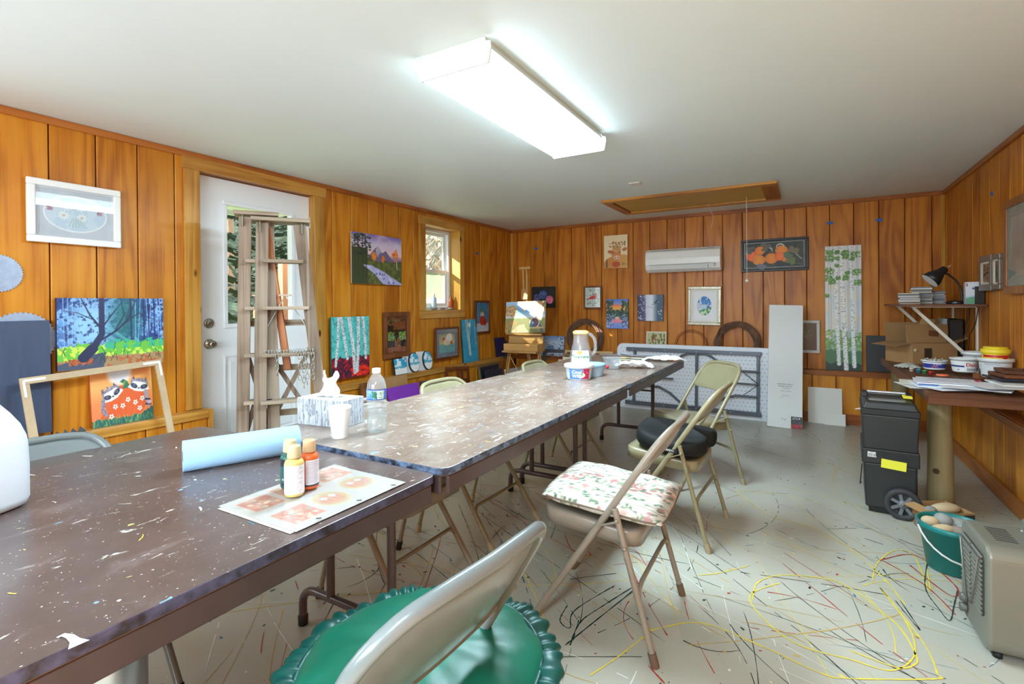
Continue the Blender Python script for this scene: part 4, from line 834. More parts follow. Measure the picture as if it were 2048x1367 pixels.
# framed dark picture at right behind the long white carton
c=Cv(60,70,(30,28,32)); c.grad([(0,(34,32,36)),(.6,(44,30,32)),(1,(80,40,34))]); c.dots(16,.3,.8,.3,.7,.008,.02,[(170,160,170),(120,110,120)])
framed('white framed dark picture behind the long white carton','B',[(1580,640),(1640,640),(1640,709),(1580,708)],c,0.03,mat('frame_chalk',(206,202,194),0.6),name='framed_dark_picture',tilt=0.02,z0=0.70)
c=Cv(8,8,(40,40,42)); canvas('black_canvas','square black blank canvas behind the cardboard boxes','B',[(1731,670),(1804,672),(1804,742),(1733,740)],c,side=(30,30,32),z0=LEDZ+0.002,tilt=0.05,off=0.02,cat='canvas')
# sunflower sampler
c=Cv(60,60,(206,206,160)); c.dots(60,.05,.95,.05,.95,.03,.06,[(120,130,70),(90,100,50),(150,120,60)]); c.dots(6,.1,.9,.1,.9,.08,.1,[(120,80,40)]); c.poly([(.25,.45),(.78,.45),(.78,.7),(.25,.7)],(230,226,200))
framed('small cream framed sunflower picture standing behind the white folding table','B',[(1293,663),(1333,662),(1333,720),(1293,720)],c,0.014,mat('frame_ivory',(230,224,204),0.5),name='framed_sunflower_picture',z0=LEDZ+0.002,tilt=0.10,off=0.02)
# right wall: twin small frames and the large frame
c=Cv(40,60,(40,34,26)); c.dots(110,0,1,0,1,.05,.1,[(150,70,40),(90,90,50),(170,140,80),(60,40,30)])
framed('silver framed narrow dark leaf picture, farther of the twin small frames','R',[(1957,514),(1980,508),(1982,581),(1957,582)],c,0.045,mat('frame_pewter',(122,110,98),0.35,metal=0.3),inner=(0.014,mat('liner_cream',(206,196,176),0.4)),name='small_framed_picture',th=0.03)
c2=Cv(40,60,(50,40,28)); c2.dots(110,0,1,0,1,.05,.1,[(140,90,50),(90,100,60),(150,60,40),(60,40,30)])
framed('silver framed narrow dark leaf picture, nearer of the twin small frames','R',[(1980.6,512),(1998,504),(1998,577),(1983,580)],c2,0.035,MATS['frame_pewter'],inner=(0.012,MATS['liner_cream']),name='small_framed_picture',th=0.03)
c=Cv(110,120,(150,146,138)); c.grad([(0,(170,168,166)),(.6,(140,134,124)),(1,(150,142,128))]); c.put((c.n(4)-.4)*1.5,(176,172,164)); c.put((c.n(7,3)-.5)*1.5*(c.Y>.3),(120,112,100))
p=[(2003,405),(2090,364),(2090,589),(2009,585)]
framed('large oak framed misty grey landscape with green mat at the right edge','R',p,c,0.05,FOAK,matw=0.06,matcol=MATG,inner=None,name='framed_landscape',th=0.03)

# saw blades on the left wall
SBL=mat('blade_steel',(186,200,220),0.35,metal=0.3,noise=((150,166,196),30,(1,1,1),0.6))
def blade(px,py,r,label):
    v=FX(px,py,-LX+0.006); m=MB(); P=[]; n=44
    for i in range(n):
        a=2*PI*i/n; P+= [(r*math.cos(a),r*math.sin(a)),(r*0.93*math.cos(a+0.08),r*0.93*math.sin(a+0.08))]
    m.prism([(x,z) for x,z in P][::-1],0.004); o=m.build('saw_blade',SBL,loc=v,rot=(0,0,PI/2)); return tag(o,label,'saw blade')
blade(-4,546,0.098,'painted circular saw blade hung at the far left edge of the wall')
blade(42,680,0.15,'pale circular saw blade mostly hidden behind the slate board')
# black hand saw leaning under the slate board
v=FX(66,880,-LX+0.15); P=[(0.0,0.0),(0.46,0.055)]; top=[]; n=9
for i in range(n): x=0.30*i/n; top += [(x,0.045+0.055*i/n*0.3),(x+0.012,0.075+0.055*i/n*0.3)]
m=MB(); m.prism([(-0.18,-0.10),(0.30,0.03),(0.30,0.065)]+top[::-1]+[(-0.18,0.05)],0.004)
tag(m.build('hand_saw',mat('saw_dark',(72,78,86),0.5),loc=(v.x,v.y-0.08,v.z-0.060),rot=(-0.1,0,PI/2)),'dark toothed hand saw propped on the left ledge above the chair','saw')
# ================================================================ tables
def tabletop_mat(name, base, base2, pale, amt):
    m=bpy.data.materials.new(name); m.use_nodes=True; n=m.node_tree; N=n.nodes; L=n.links; b=N['Principled BSDF']
    b.inputs['Roughness'].default_value=0.30; b.inputs['Coat Weight'].default_value=0.18; b.inputs['Coat Roughness'].default_value=0.22
    tc=N.new('ShaderNodeTexCoord'); 
    def noise(scale,st,det=6,rough=0.65,dist=0.0):
        mp=N.new('ShaderNodeMapping'); mp.inputs['Scale'].default_value=st; mp.inputs['Rotation'].default_value=(0,0,0.15); L.new(tc.outputs['Object'],mp.inputs[0]); t=N.new('ShaderNodeTexNoise'); t.inputs['Scale'].default_value=scale; t.inputs['Detail'].default_value=det; t.inputs['Roughness'].default_value=rough; t.inputs['Distortion'].default_value=dist; L.new(mp.outputs[0],t.inputs[0]); return t
    def ramp(src,a,c,ca=(0,0,0),cb=(255,255,255)):
        r=N.new('ShaderNodeValToRGB'); r.color_ramp.elements[0].position=a; r.color_ramp.elements[1].position=c; r.color_ramp.elements[0].color=rgba(ca); r.color_ramp.elements[1].color=rgba(cb); L.new(src,r.inputs[0]); return r
    def mix(f,a,bcol):
        x=N.new('ShaderNodeMix'); x.data_type='RGBA'; L.new(f,x.inputs[0]); L.new(a,x.inputs[6]); x.inputs[7].default_value=rgba(bcol); return x
    c=ramp(noise(2.2,(1,1,1)).outputs[0],0.35,0.65,base,base2)
    o=mix(ramp(noise(7,(1.6,0.8,1),8,0.75,0.6).outputs[0],0.62-amt*0.2,0.74).outputs[0],c.outputs[0],pale)
    o=mix(ramp(noise(28,(1.3,0.35,1),5,0.7,1.2).outputs[0],0.665-amt*0.07,0.69-amt*0.07).outputs[0],o.outputs[2],(196,190,182))
    o=mix(ramp(noise(15,(1,1,1),2,0.5,0.5).outputs[0],0.72,0.735).outputs[0],o.outputs[2],(120,160,190))
    o=mix(ramp(noise(21,(1,0.7,1),2,0.5,0.5).outputs[0],0.735,0.75).outputs[0],o.outputs[2],(196,190,120))
    o=mix(ramp(noise(120,(1,1,1),2).outputs[0],0.70,0.72).outputs[0],o.outputs[2],(210,208,204))
    L.new(o.outputs[2],b.inputs['Base Color'])
    bp=N.new('ShaderNodeBump'); bp.inputs['Strength'].default_value=0.06; bp.inputs['Distance'].default_value=0.001; L.new(noise(60,(1,1,1)).outputs[0],bp.inputs['Height']); L.new(bp.outputs[0],b.inputs['Normal'])
    return m
TT1=tabletop_mat('worn_laminate_near',(78,62,58),(98,82,78),(120,106,104),0.35); TT2=tabletop_mat('worn_laminate_far',(124,104,92),(140,121,108),(156,144,135),0.85)
EDGE=mat('edge_band_blueblack',(36,40,54),0.4,noise=((110,130,160),26,(1,1,1),0.22)); EDGEB=mat('edge_band_brown',(48,38,40),0.4,noise=((84,80,104),20,(1,1,1),0.2)); APR=mat('apron_brown',(72,55,52),0.38,noise=((84,66,64),10,(1,1,1),0.5)); LEGB=mat('leg_brown',(78,62,62),0.32,coat=0.2)
def rrect(x0,x1,y0,y1,r,n=6):
    P=[]
    for cx,cy,a0 in ((x1-r,y1-r,0),(x0+r,y1-r,PI/2),(x0+r,y0+r,PI),(x1-r,y0+r,1.5*PI)):
        for i in range(n+1): a=a0+PI/2*i/n; P.append((cx+r*math.cos(a),cy+r*math.sin(a)))
    return P
def ftable(label,cx,cy,w,l,z,top,edge,frames,ped=None,r=0.04,apr=0.052,rot=0.0):
    t=thing('folding_table',label,'table',(cx,cy,0),rot)
    m=MB(); P=rrect(-w/2,w/2,-l/2,l/2,r); m.slab(P,z-0.022,z); m.f=m.f[1:]; m.mi=m.mi[1:]; m.sm=m.sm[1:]
    m.mi=[0 if i==0 else 1 for i in range(len(m.f))]; m.build('table_top',[top,edge],t,bevel=0.002)
    MB().slab(rrect(-w/2+0.004,w/2-0.004,-l/2+0.004,l/2-0.004,r),z-0.026,z-0.0225).build('underside',mat('underside_board',(120,96,80),0.7),t)
    a=0.004
    for x0,x1,y0,y1 in ((-w/2+a,-w/2+a+0.012,-l/2+0.022,l/2-0.022),(w/2-a-0.012,w/2-a,-l/2+0.022,l/2-0.022),(-w/2+0.022,w/2-0.022,-l/2+a,-l/2+a+0.012),(-w/2+0.022,w/2-0.022,l/2-a-0.012,l/2-a)):
        MB().box2((x0,y0,z-0.026-apr),(x1,y1,z-0.0265)).build('apron',APR,t,bevel=0.003)
    for i,(fy,s,off) in enumerate(frames):
        zt=z-0.03
        for sx in (-1,1):
            m=MB(); m.tube([(off+sx*0.152,fy,zt),(off+sx*0.152,fy,0.15)],0.0155,12); m.build('leg',LEGB,t)
        m=MB(); F=0.31; pts=[(off-F,fy,0.03)]+[(off-F+0.07*(1-math.cos(k*PI/8)),fy,0.085+0.06*math.sin(k*PI/8)) for k in range(5)]+[(off+F-0.07*(1-math.cos(k*PI/8)),fy,0.085+0.06*math.sin(k*PI/8)) for k in range(4,-1,-1)]+[(off+F,fy,0.03)]
        m.tube(pts,0.0155,12); m.build('foot_bar',LEGB,t)
        for sx in (-1,1): MB().lathe([(0.0,0.0),(0.018,0),(0.019,0.035),(0.017,0.038),(0,0.038)],14,c=(off+sx*F,fy,0)).build('foot_cap',mat('rubber_black',(28,28,30),0.6),t)
        m=MB(); m.tube([(off,fy+s*0.34,zt-0.01),(off,fy+s*0.16,zt-0.10),(off,fy+s*0.02,zt-0.24)],0.008,8); m.tube([(off-0.15,fy,zt-0.24),(off+0.15,fy,zt-0.24)],0.008,8); m.build('brace',LEGB,t)
    if ped: 
        MB().lathe([(0.0,0.0),(0.20,0.0),(0.20,0.012),(0.06,0.03),(ped[2],0.035),(ped[2],z-0.03)],40,c=(-ped[0],ped[1],0)).build('pedestal_leg',mat('brushed_steel',(176,182,190),0.28,metal=0.9),t)
        m=MB(); m.lathe([(0.0,0.0),(0.20,0.0),(0.20,0.012),(0.06,0.03),(ped[2],0.035),(ped[2],z-0.03)],40,c=(ped[0],ped[1],0)); m.build('pedestal_leg',mat('brushed_steel',(176,182,190),0.28,metal=0.9),t)
    return t
TZ=0.745
T2=ftable('worn brown folding table in the middle, blue black painted edge, holding the water bottle',-1.36,2.07,0.895,1.79,TZ,TT2,EDGE,[(-0.80,1,-0.01),(0.79,-1,-0.01)])
T3=ftable('worn brown folding table at the far end holding the juice pitcher',-1.355,3.772,0.895,1.60,TZ,TT2,EDGE,[(-0.75,1,-0.02),(0.58,-1,0.07)])
T1=ftable('big worn brown table nearest the camera holding the jug and paper roll',-1.555,0.235,1.24,1.865,0.731,TT1,EDGEB,[],ped=(0.415,0.20,0.062),r=0.03)
# dried paint strokes on tops
def strokes(tb,n,w,l,z,seed,cols,smax=0.05):
    R=random.Random(seed); m=MB()
    for i in range(n):
        x=R.uniform(-w/2+.02,w/2-.02); y=R.uniform(-l/2+.03,l/2-.03); a=R.gauss(0.2,0.5)+ (PI if R.random()<.5 else 0); L=R.uniform(0.008,smax); n_=5; pts=[]
        for j in range(n_): pts.append((x,y)); x+=math.cos(a)*L/n_; y+=math.sin(a)*L/n_; a+=R.uniform(-.3,.3)
        if abs(x)<w/2-.01 and abs(y)<l/2-.01: ribbon(m,pts,R.uniform(.0015,.006),z+0.0006,R.choice(cols))
    o=m.build('paint_marks',PC,tb); o['kind']='stuff'
strokes(T1,70,1.22,1.84,0.731,3,[5,5,5,2,6,0,5]); strokes(T2,190,0.88,1.76,TZ,4,[5,5,5,5,2,6,5]); strokes(T3,170,0.88,1.57,TZ,5,[5,5,5,5,6,1,5])
m=MB(); 
for P in ([(114,1276),(126,1270),(140,1273),(150,1281),(158,1290)],): 
    Q=[FZ(x,y,0.731) for x,y in P]; ribbon(m,[(q.x+1.555,q.y-0.235) for q in Q],0.011,0.7322,5)
o=m.build('paint_marks',PC,T1); o['kind']='stuff'

# ================================================================ steel folding chairs
TAU=mat('enamel_taupe',(134,124,112),0.30,coat=0.3,noise=((144,132,118),14,(1,1,1),0.5)); KHA=mat('enamel_khaki',(150,142,112),0.30,coat=0.3,noise=((140,132,102),14,(1,1,1),0.5)); GRY=mat('enamel_grey',(112,118,118),0.26,coat=0.3)
CAPT=mat('foot_cap_brown',(104,82,66),0.6); CAPG=mat('foot_cap_beige',(164,150,120),0.6); CAPK=MATS['rubber_black']
def chair(label,body,cap,x,y,rz,name='folding_chair',group=None,zt=0.81,seatshow=True,zl=0.615):
    t=thing(name,label,'chair',(x,y,0),rz,group)
    xt=0.285; yb=0.205; yf=0.225
    def side(s,z): k=(z-0.02)/(zt-0.02); return Vector((-0.235+(xt+0.235)*k,s*(yf+(yb-yf)*k),z))
    # one tube: front feet, up the sides, round the top of the back
    L=[side(-1,z) for z in (0.02,0.2,0.42,0.60,0.70)]; Rr=[side(1,z) for z in (0.70,0.60,0.42,0.2,0.02)]
    arc=[]; rc=0.085
    for i in range(7):
        a=i/6*PI/2; k=1-math.cos(a); arc.append((-yb+rc*k, zt-0.02-rc+rc*math.sin(a)))
    top=[]
    def bow(yy): return 0.018*(1-(yy/yb)**2)
    def P(yy,zz): 
        b=side(1,zz); return Vector((b.x+bow(yy),yy,zz))
    tops=[P(a,b) for a,b in arc]+[P(yy,zt-0.02+0.004) for yy in (-0.08,0,0.08)]+[P(-a,b) for a,b in arc[::-1]]
    m=MB(); m.tube(L+tops+Rr,0.0125,12); m.build('back_frame',body,t)
    # pressed back panel
    def pf(u,v):
        yy=-yb+0.004+2*(yb-0.004)*u; zc=zt-0.018
        edge=abs(u-0.5)*2; 
        zh=zt-0.022-(max(0,edge-0.6)/0.4)**2*0.060
        zlo=zl+(max(0,edge-0.85)/0.15)**2*0.012
        zz=zlo+(zh-zlo)*v; q=side(1,zz); return Vector((q.x+0.034*(1-edge**2)*(0.35+0.65*math.sin(PI*v*0.9)),yy,zz))
    m=MB(); m.grid(pf,17,9); m.build('backrest',body,t,solid=0.004)
    m=MB(); m.tube([pf(u/12,0)+Vector((0.001,0,0)) for u in range(13)],0.005,6); m.build('panel_edge',body,t)
    # seat pan
    m=MB(); S=rrect(-0.20,0.175,-0.198,0.198,0.055,5); n=len(S)
    def sz(x): return 0.452-(x+0.2)*0.095
    v=[]; 
    for k,(ins,dz) in enumerate(((0,-0.054),(0,-0.006),(0.006,0.0),(0.03,-0.001),(0.06,-0.006))):
        for (x_,y_) in S:
            q=Vector((x_,y_)); c=Vector((-0.0125,0)); d=(c-q); d=q+d.normalized()*ins; v.append(Vector((d.x,d.y,sz(x_)+dz)))
    f=[(k*n+i,k*n+(i+1)%n,(k+1)*n+(i+1)%n,(k+1)*n+i) for k in range(4) for i in range(n)]; f.append(tuple(range(4*n,5*n))); m.smooth=True; m._add(v,f); m.smooth=False
    o=m.build('seat',body,t,solid=0.002)
    # rear legs
    for s in (-1,1):
        m=MB(); m.tube([(0.10,s*0.232,0.505),(0.165,s*0.236,0.27),(0.235,s*0.24,0.02)],0.0112,12); m.build('leg',body,t)
        m=MB(); m.bar((0.028,s*0.221,0.428),(0.116,s*0.246,0.468),0.018,0.004); m.build('hinge_link',body,t)
        for (a,b,c) in ((0.03,s*0.213,0.430),(0.11,s*0.246,0.468),(0.138,s*0.246,0.378)):
            MB().lathe([(0,0),(0.008,0),(0.006,0.004),(0,0.005)],10).xf(Matrix.Translation((a,b,c))@Euler((-s*PI/2,0,0)).to_matrix().to_4x4()).build('rivet',body,t)
        MB().tube([side(s,0.0)+Vector((-0.002,0,0.0)),side(s,0.045)],0.0145,12).build('foot_cap',cap,t)
        MB().tube([(0.2405,s*0.24,0.0),(0.228,s*0.24,0.045)],0.0145,12).build('foot_cap',cap,t)
    m=MB(); y2=0.238; m.tube([(0.185,-y2,0.205),(0.178,-y2+0.03,0.232),(0.176,-y2+0.08,0.238),(0.176,y2-0.08,0.238),(0.178,y2-0.03,0.232),(0.185,y2,0.205)],0.0085,10); m.build('stretcher',body,t)
    a,b=side(-1,0.17),side(1,0.17); m=MB(); m.tube([a,a+Vector((0.012,0.03,0.03)),b+Vector((0.012,-0.03,0.03)),b],0.0085,10); m.build('stretcher',body,t)
    return t
c1=chair('grey enamel folding chair nearest the camera with the green ruffled cushion',GRY,CAPG,-0.69,0.65,-0.09,zt=0.865,zl=0.625)
c2=chair('taupe folding chair with the floral seat cushion at the middle table',TAU,CAPT,-0.685,1.94,0.02)
c3=chair('khaki folding chair with the black foam seat cushion',KHA,CAPG,-0.64,2.87,-0.05)
c4=chair('empty khaki folding chair at the right far end, turned toward the camera',KHA,CAPG,-0.70,3.72,0.78)
c5=chair('grey folding chair on the wall side of the nearest table, back top showing',GRY,CAPK,-1.93,0.62,PI-0.05,zt=0.80)
c6=chair('taupe folding chair with a dark green cushion tucked under the table behind the water bottle',TAU,CAPK,-1.535,1.66,PI,zt=0.79)
c7=chair('khaki folding chair on the wall side of the middle table, second from the far end',KHA,CAPG,-1.57,2.33,PI-0.04,zt=0.80)
c8=chair('khaki folding chair on the wall side of the far table in front of the easel',KHA,CAPG,-1.53,3.42,PI,zt=0.80)

# cushions
def cushion_grid(m,rx,ry,hh,power=2.0,n=48,mr=9,z0=0.0,wr=0.0,seed=0,dent=0.0):
    R=random.Random(seed); ph=[R.uniform(0,6) for _ in range(6)]
    def rad(a): return (abs(math.cos(a))**power+abs(math.sin(a))**power)**(-1/power)
    rows=[]
    for j in range(2*mr+1):
        t=j/(2*mr)*PI; k=math.sin(t)**0.55 if 0<t<PI else 0; zz=-math.cos(t)*hh/2+hh/2
        for i in range(n):
            a=2*PI*i/n; q=rad(a); w_=wr*k*(math.sin(7*a+ph[0])+math.sin(11*a+ph[1]+t*2)+0.6*math.sin(17*a+ph[2]))/3
            rows.append(Vector((rx*q*k*math.cos(a)*(1+w_*0.3),ry*q*k*math.sin(a)*(1+w_*0.3),z0+zz+(w_*hh*0.8 if zz>hh/2 else 0)-dent*(1-k)*(zz>hh/2))))
    m.smooth=True; m._add(rows,[(j*n+i,j*n+(i+1)%n,(j+1)*n+(i+1)%n,(j+1)*n+i) for j in range(2*mr) for i in range(n)]); m.smooth=False
def satin(name,c1_,c2_):
    m=mat(name,c1_,0.40,spec=0.45,sheen=0.0,noise=(c2_,4,(1,1,1),0.5),bump=(7,0.35,0.012)); return m
SAT=satin('green_satin',(8,82,62),(16,104,82)); SATD=satin('green_satin_dark',(5,58,52),(8,72,64))
def ruffle(parent,rx,ry,z,depth,mt,name='ruffle',seed=1,power=2.0,amp=0.022):
    R=random.Random(seed); n=420; k=12; m=MB(); ph=[R.uniform(0,6) for _ in range(4)]; rows=[]
    for j in range(k):
        b=2*PI*j/k
        for i in range(n):
            a=2*PI*i/n; g=0.5+0.5*math.sin(52*a+ph[0]+2.6*math.sin(5*a+ph[1])+1.6*math.sin(11*a+ph[3])+0.9*math.sin(b)); g2=math.sin(27*a+ph[2])
            r=depth*0.5*(0.62+0.42*g+0.10*g2); q=(abs(math.cos(a))**power+abs(math.sin(a))**power)**(-1/power)
            rr=depth*0.42; ox=(rx*q+rr+r*1.15*math.cos(b)); oy=(ry*q+rr+r*1.15*math.cos(b))
            rows.append(Vector((ox*math.cos(a),oy*math.sin(a),z+r*0.62*math.sin(b)+amp*0.5*math.sin(9*a+ph[3]))))
    m.smooth=True; m._add(rows,[(j*n+i,j*n+(i+1)%n,((j+1)%k)*n+(i+1)%n,((j+1)%k)*n+i) for j in range(k) for i in range(n)]); m.smooth=False
    return m.build(name,mt,parent,fixn=True)
t=thing('seat_cushion','shiny green satin round cushion with a ruffled edge on the nearest chair','cushion',(-0.645,0.755,0.470),-0.3)
m=MB(); cushion_grid(m,0.232,0.242,0.110,2.0,n=72,mr=10,wr=0.07,seed=4); m.build('pad',SAT,t); ruffle(t,0.222,0.232,0.058,0.050,SATD,amp=0.012)
m=MB(); m.tube([(0.226*math.cos(a/40*2*PI),0.236*math.sin(a/40*2*PI),0.068) for a in range(40)],0.006,8,closed=True); m.build('piping',SATD,t)
t=thing('seat_cushion','dark green ruffled cushion on the chair under the table, behind the water bottle','cushion',(-1.52,1.66,0.452),0)
m=MB(); cushion_grid(m,0.155,0.165,0.055,2.4,n=60,mr=7,wr=0.06,seed=6); m.build('pad',SATD,t); ruffle(t,0.135,0.145,0.03,0.034,SATD,amp=0.006,seed=3)
# floral cushion, colour per vertex
fc=Cv(300,300,(196,191,178)); 
for sx in (.10,.34,.66,.90): fc.line([(sx,0),(sx,1)],.010,(110,100,88)); fc.line([(sx+.022,0),(sx+.022,1)],.006,(150,140,124))
fc.put((fc.X>.345)*(fc.X<.655)*(fc.n(12)>.42)*.6,(196,178,164)); fc.dots(26,.38,.62,.04,.96,.03,.05,[(186,140,132),(204,164,150),(222,190,176),(160,114,108)]); fc.dots(60,.37,.63,.03,.97,.012,.022,[(226,200,180),(160,100,96)]); fc.dots(50,.36,.64,.02,.98,.02,.034,[(92,110,92),(120,136,110)],sq=.45,rot=.7)
for cx in (.22,.78,.03,.97):
    P=[(cx+.045*math.sin(k*.9),k/22) for k in range(23)]; fc.line(P,.008,(120,126,96)); 
    for k in range(22): fc.dots(2,cx-.08,cx+.08,k/22,k/22+.03,.018,.03,[(96,116,92),(130,140,112),(74,96,80)],sq=.45,rot=random.choice([.6,-.6,1.2])); 
    fc.dots(7,cx-.05,cx+.05,0,1,.022,.034,[(196,156,146),(214,184,170),(170,126,122)])
def floral(parent):
    W,D,hh=0.235,0.225,0.062; n=84; co=[]; col=[]; F=[]
    A=lin(np.clip(fc.a,0,255))
    def pt(u,v,top):
        a=(u*2-1); b=(v*2-1); e=max(abs(a),abs(b)); k=(1-abs(a)**5)*(1-abs(b)**5); edge=max(k,0)**0.42
        rx=W*(1-0.05*b*b); ry=D*(1-0.05*a*a); w_=0.003*math.sin(a*9+b*5)+0.003*math.sin(b*13-a*3)
        z=hh*0.5+(hh*0.5*edge+w_*edge)*(1 if top else -0.9); return (a*rx,b*ry,z)
    for top in (True,False):
        o=len(co)
        for j in range(n):
            for i in range(n):
                u,v=i/(n-1),j/(n-1); co.append(pt(u,v,top)); col.append((*A[int(u*299),int(v*299)],1) if top else (*A[int(v*299),int((1-u)*299)],1))
        for j in range(n-1):
            for i in range(n-1):
                q=(o+j*n+i,o+j*n+i+1,o+(j+1)*n+i+1,o+(j+1)*n+i); F.append(q if top else q[::-1])
    me=bpy.data.meshes.new('pad'); me.from_pydata(co,[],F); me.polygons.foreach_set('use_smooth',[True]*len(F)); at=me.color_attributes.new('Col','FLOAT_COLOR','POINT'); at.data.foreach_set('color',np.array(col,np.float32).ravel()); me.materials.append(vcolmat('printed_cotton',0.85)); me.update()
    o=bpy.data.objects.new('pad',me); COL.objects.link(o); o.parent=parent; return o
t=thing('seat_cushion','white cushion with rose and leaf print on the taupe chair','cushion',(-0.665,1.945,0.452),0.06); t.rotation_euler=(0,0.085,0.06); floral(t)
m=MB(); m.tube([(0.236*q*math.cos(a),0.226*q*math.sin(a),0.033) for a in [k/60*2*PI for k in range(60)] for q in [min(1.34,(abs(math.cos(a))**9+abs(math.sin(a))**9)**(-1/9))*0.985]],0.0035,6,closed=True); m.build('piping',mat('piping_brown',(110,92,80),0.8),t)
# black foam cushion, U-cut
BF=mat('black_mesh_fabric',(12,13,14),0.75,sheen=0.0,bump=(160,0.3,0.002),noise=((16,17,18),8,(1,1,1),0.5))
t=thing('seat_cushion','thick black contoured foam cushion with a tail notch on the khaki chair','cushion',(-0.62,2.87,0.445),-0.08); t.rotation_euler=(0,0.09,-0.08)
def foam(u,v):
    a=2*PI*u; p=3.2; q=(abs(math.cos(a))**p+abs(math.sin(a))**p)**(-1/p); k=[0,.55,.9,1,1.0,.97,.86,.6,.3,0][v]; zz=[0,0,.002,.02,.065,.088,.10,.094,.085,.08][v]
    x=0.195*q*k*math.cos(a); y=0.225*q*k*math.sin(a)
    if x>0.03: n_=math.exp(-(y/0.042)**2)*(x-0.03)*0.75; x-=n_
    z=zz*(1+0.16*math.cos(2*a)*(k>0.3)) if v>3 else zz
    if v>5: z-=0.016*math.exp(-((abs(y)-0.1)/0.06)**2)-0.012*math.exp(-(y/0.03)**2)
    return Vector((x,y,z))
m=MB(); N_=72; m.smooth=True; m._add([foam(i/N_,j) for j in range(10) for i in range(N_)],[(j*N_+i,j*N_+(i+1)%N_,(j+1)*N_+(i+1)%N_,(j+1)*N_+i) for j in range(9) for i in range(N_)]); m.build('pad',BF,t,sub=1)
m=MB(); m.box2((-0.02,-0.2285,0.022),(0.07,-0.2265,0.040)); m.build('care_label',mat('label_black',(26,26,28),0.6),t)
text('■ ANVV',0.016,mat('label_white',(220,220,220),0.6),t,(0.025,-0.2290,0.031),(PI/2,0,0))
# ================================================================ things on the tables
def wrap(name,cv,rf,z0,z1,a0,a1,parent,mt,sx=1,sy=1,power=2.0):
    """coloured skin round a lathe wall; rf(z) gives the radius"""
    w,h=cv.w,cv.h; co=[]; 
    for j in range(h):
        z=z1+(z0-z1)*j/(h-1); r=rf(z)
        for i in range(w):
            a=a0+(a1-a0)*i/(w-1); q=1 if power==2 else (abs(math.cos(a))**power+abs(math.sin(a))**power)**(-1/power); co.append((r*q*sx*math.cos(a),r*q*sy*math.sin(a),z))
    F=[(j*w+i,(j+1)*w+i,(j+1)*w+i+1,j*w+i+1) for j in range(h-1) for i in range(w-1)]
    me=bpy.data.meshes.new(name); me.from_pydata(co,[],F); me.polygons.foreach_set('use_smooth',[True]*len(F)); col=np.ones((w*h,4),np.float32); col[:,:3]=lin(np.clip(cv.a,0,255)).reshape(-1,3)
    at=me.color_attributes.new('Col','FLOAT_COLOR','POINT'); at.data.foreach_set('color',col.ravel()); me.materials.append(mt); me.update()
    o=bpy.data.objects.new(name,me); COL.objects.link(o); o.parent=parent; return o
def wraptext(s,size,m,parent,rf,z,a0,sx=1,sy=1,power=2.0,off=0.0026,stretch=1.0,name='lettering',align='CENTER',bold=0.0,shear=0.0):
    o=text(s,size,m,parent,(0,0,0),(0,0,0),name=name,sx=stretch,align=align,extrude=0,bold=bold,shear=shear)
    for v in o.data.vertices:
        x,y,_=v.co; zz=z+y; r=rf(zz)+off; a=a0+x/(rf(z)*max(sx,sy)); q=1 if power==2 else (abs(math.cos(a))**power+abs(math.sin(a))**power)**(-1/power); v.co=(r*q*sx*math.cos(a),r*q*sy*math.sin(a),zz)
    return o
def sheet(name,label,cv,P,z,cat='paper',th=0.0008,mt=None,parent=None,curl=0.0,group=None):
    """flat sheet through four corner points (TL,TR,BR,BL)"""
    P=[Vector((p.x,p.y,0)) for p in P]; c=sum(P,Vector())/4; w,h=cv.w,cv.h; co=[]
    for j in range(h):
        v=j/(h-1)
        for i in range(w):
            u=i/(w-1); q=(P[0]*(1-u)+P[1]*u)*(1-v)+(P[3]*(1-u)+P[2]*u)*v-c; co.append((q.x,q.y,curl*(2*u-1)**2*(2*v-1)**2))
    n=len(co); F=[(j*w+i,(j+1)*w+i,(j+1)*w+i+1,j*w+i+1) for j in range(h-1) for i in range(w-1)]
    me=bpy.data.meshes.new(name); me.from_pydata(co,[],F); col=np.ones((w*h,4),np.float32); col[:,:3]=lin(np.clip(cv.a,0,255)).reshape(-1,3)
    at=me.color_attributes.new('Col','FLOAT_COLOR','POINT'); at.data.foreach_set('color',col.ravel()); me.materials.append(mt or vcolmat('printed_paper',0.6,bump=False)); me.update()
    o=bpy.data.objects.new(name,me); COL.objects.link(o)
    k=o.modifiers.new('t','SOLIDIFY'); k.thickness=th; k.offset=-1 if F and (Vector(co[1])-Vector(co[0])).cross(Vector(co[w])-Vector(co[0])).z<0 else 1
    if parent: o.parent=parent; o.location=Vector((c.x,c.y,z))-parent.location
    else: o.location=(c.x,c.y,z); tag(o,label,cat,group)
    return o
def camang(p): return math.atan2(-p.y,-p.x)
CLEAR=glassmat('clear_plastic',(250,252,252),gloss=0.5,rough=0.08,body=0.20,bodycol=(236,238,240))
CLEARW=glassmat('cloudy_plastic',(250,250,250),gloss=0.4,rough=0.15,body=0.24,bodycol=(232,234,236))
HDPE=mat('milky_plastic',(222,226,234),0.35,sss=0.3); LABELW=mat('label_paper',(236,236,236),0.6)
VL=vcolmat('printed_label',0.35,bump=False)
Z1=0.7312; Z2=TZ+0.0003

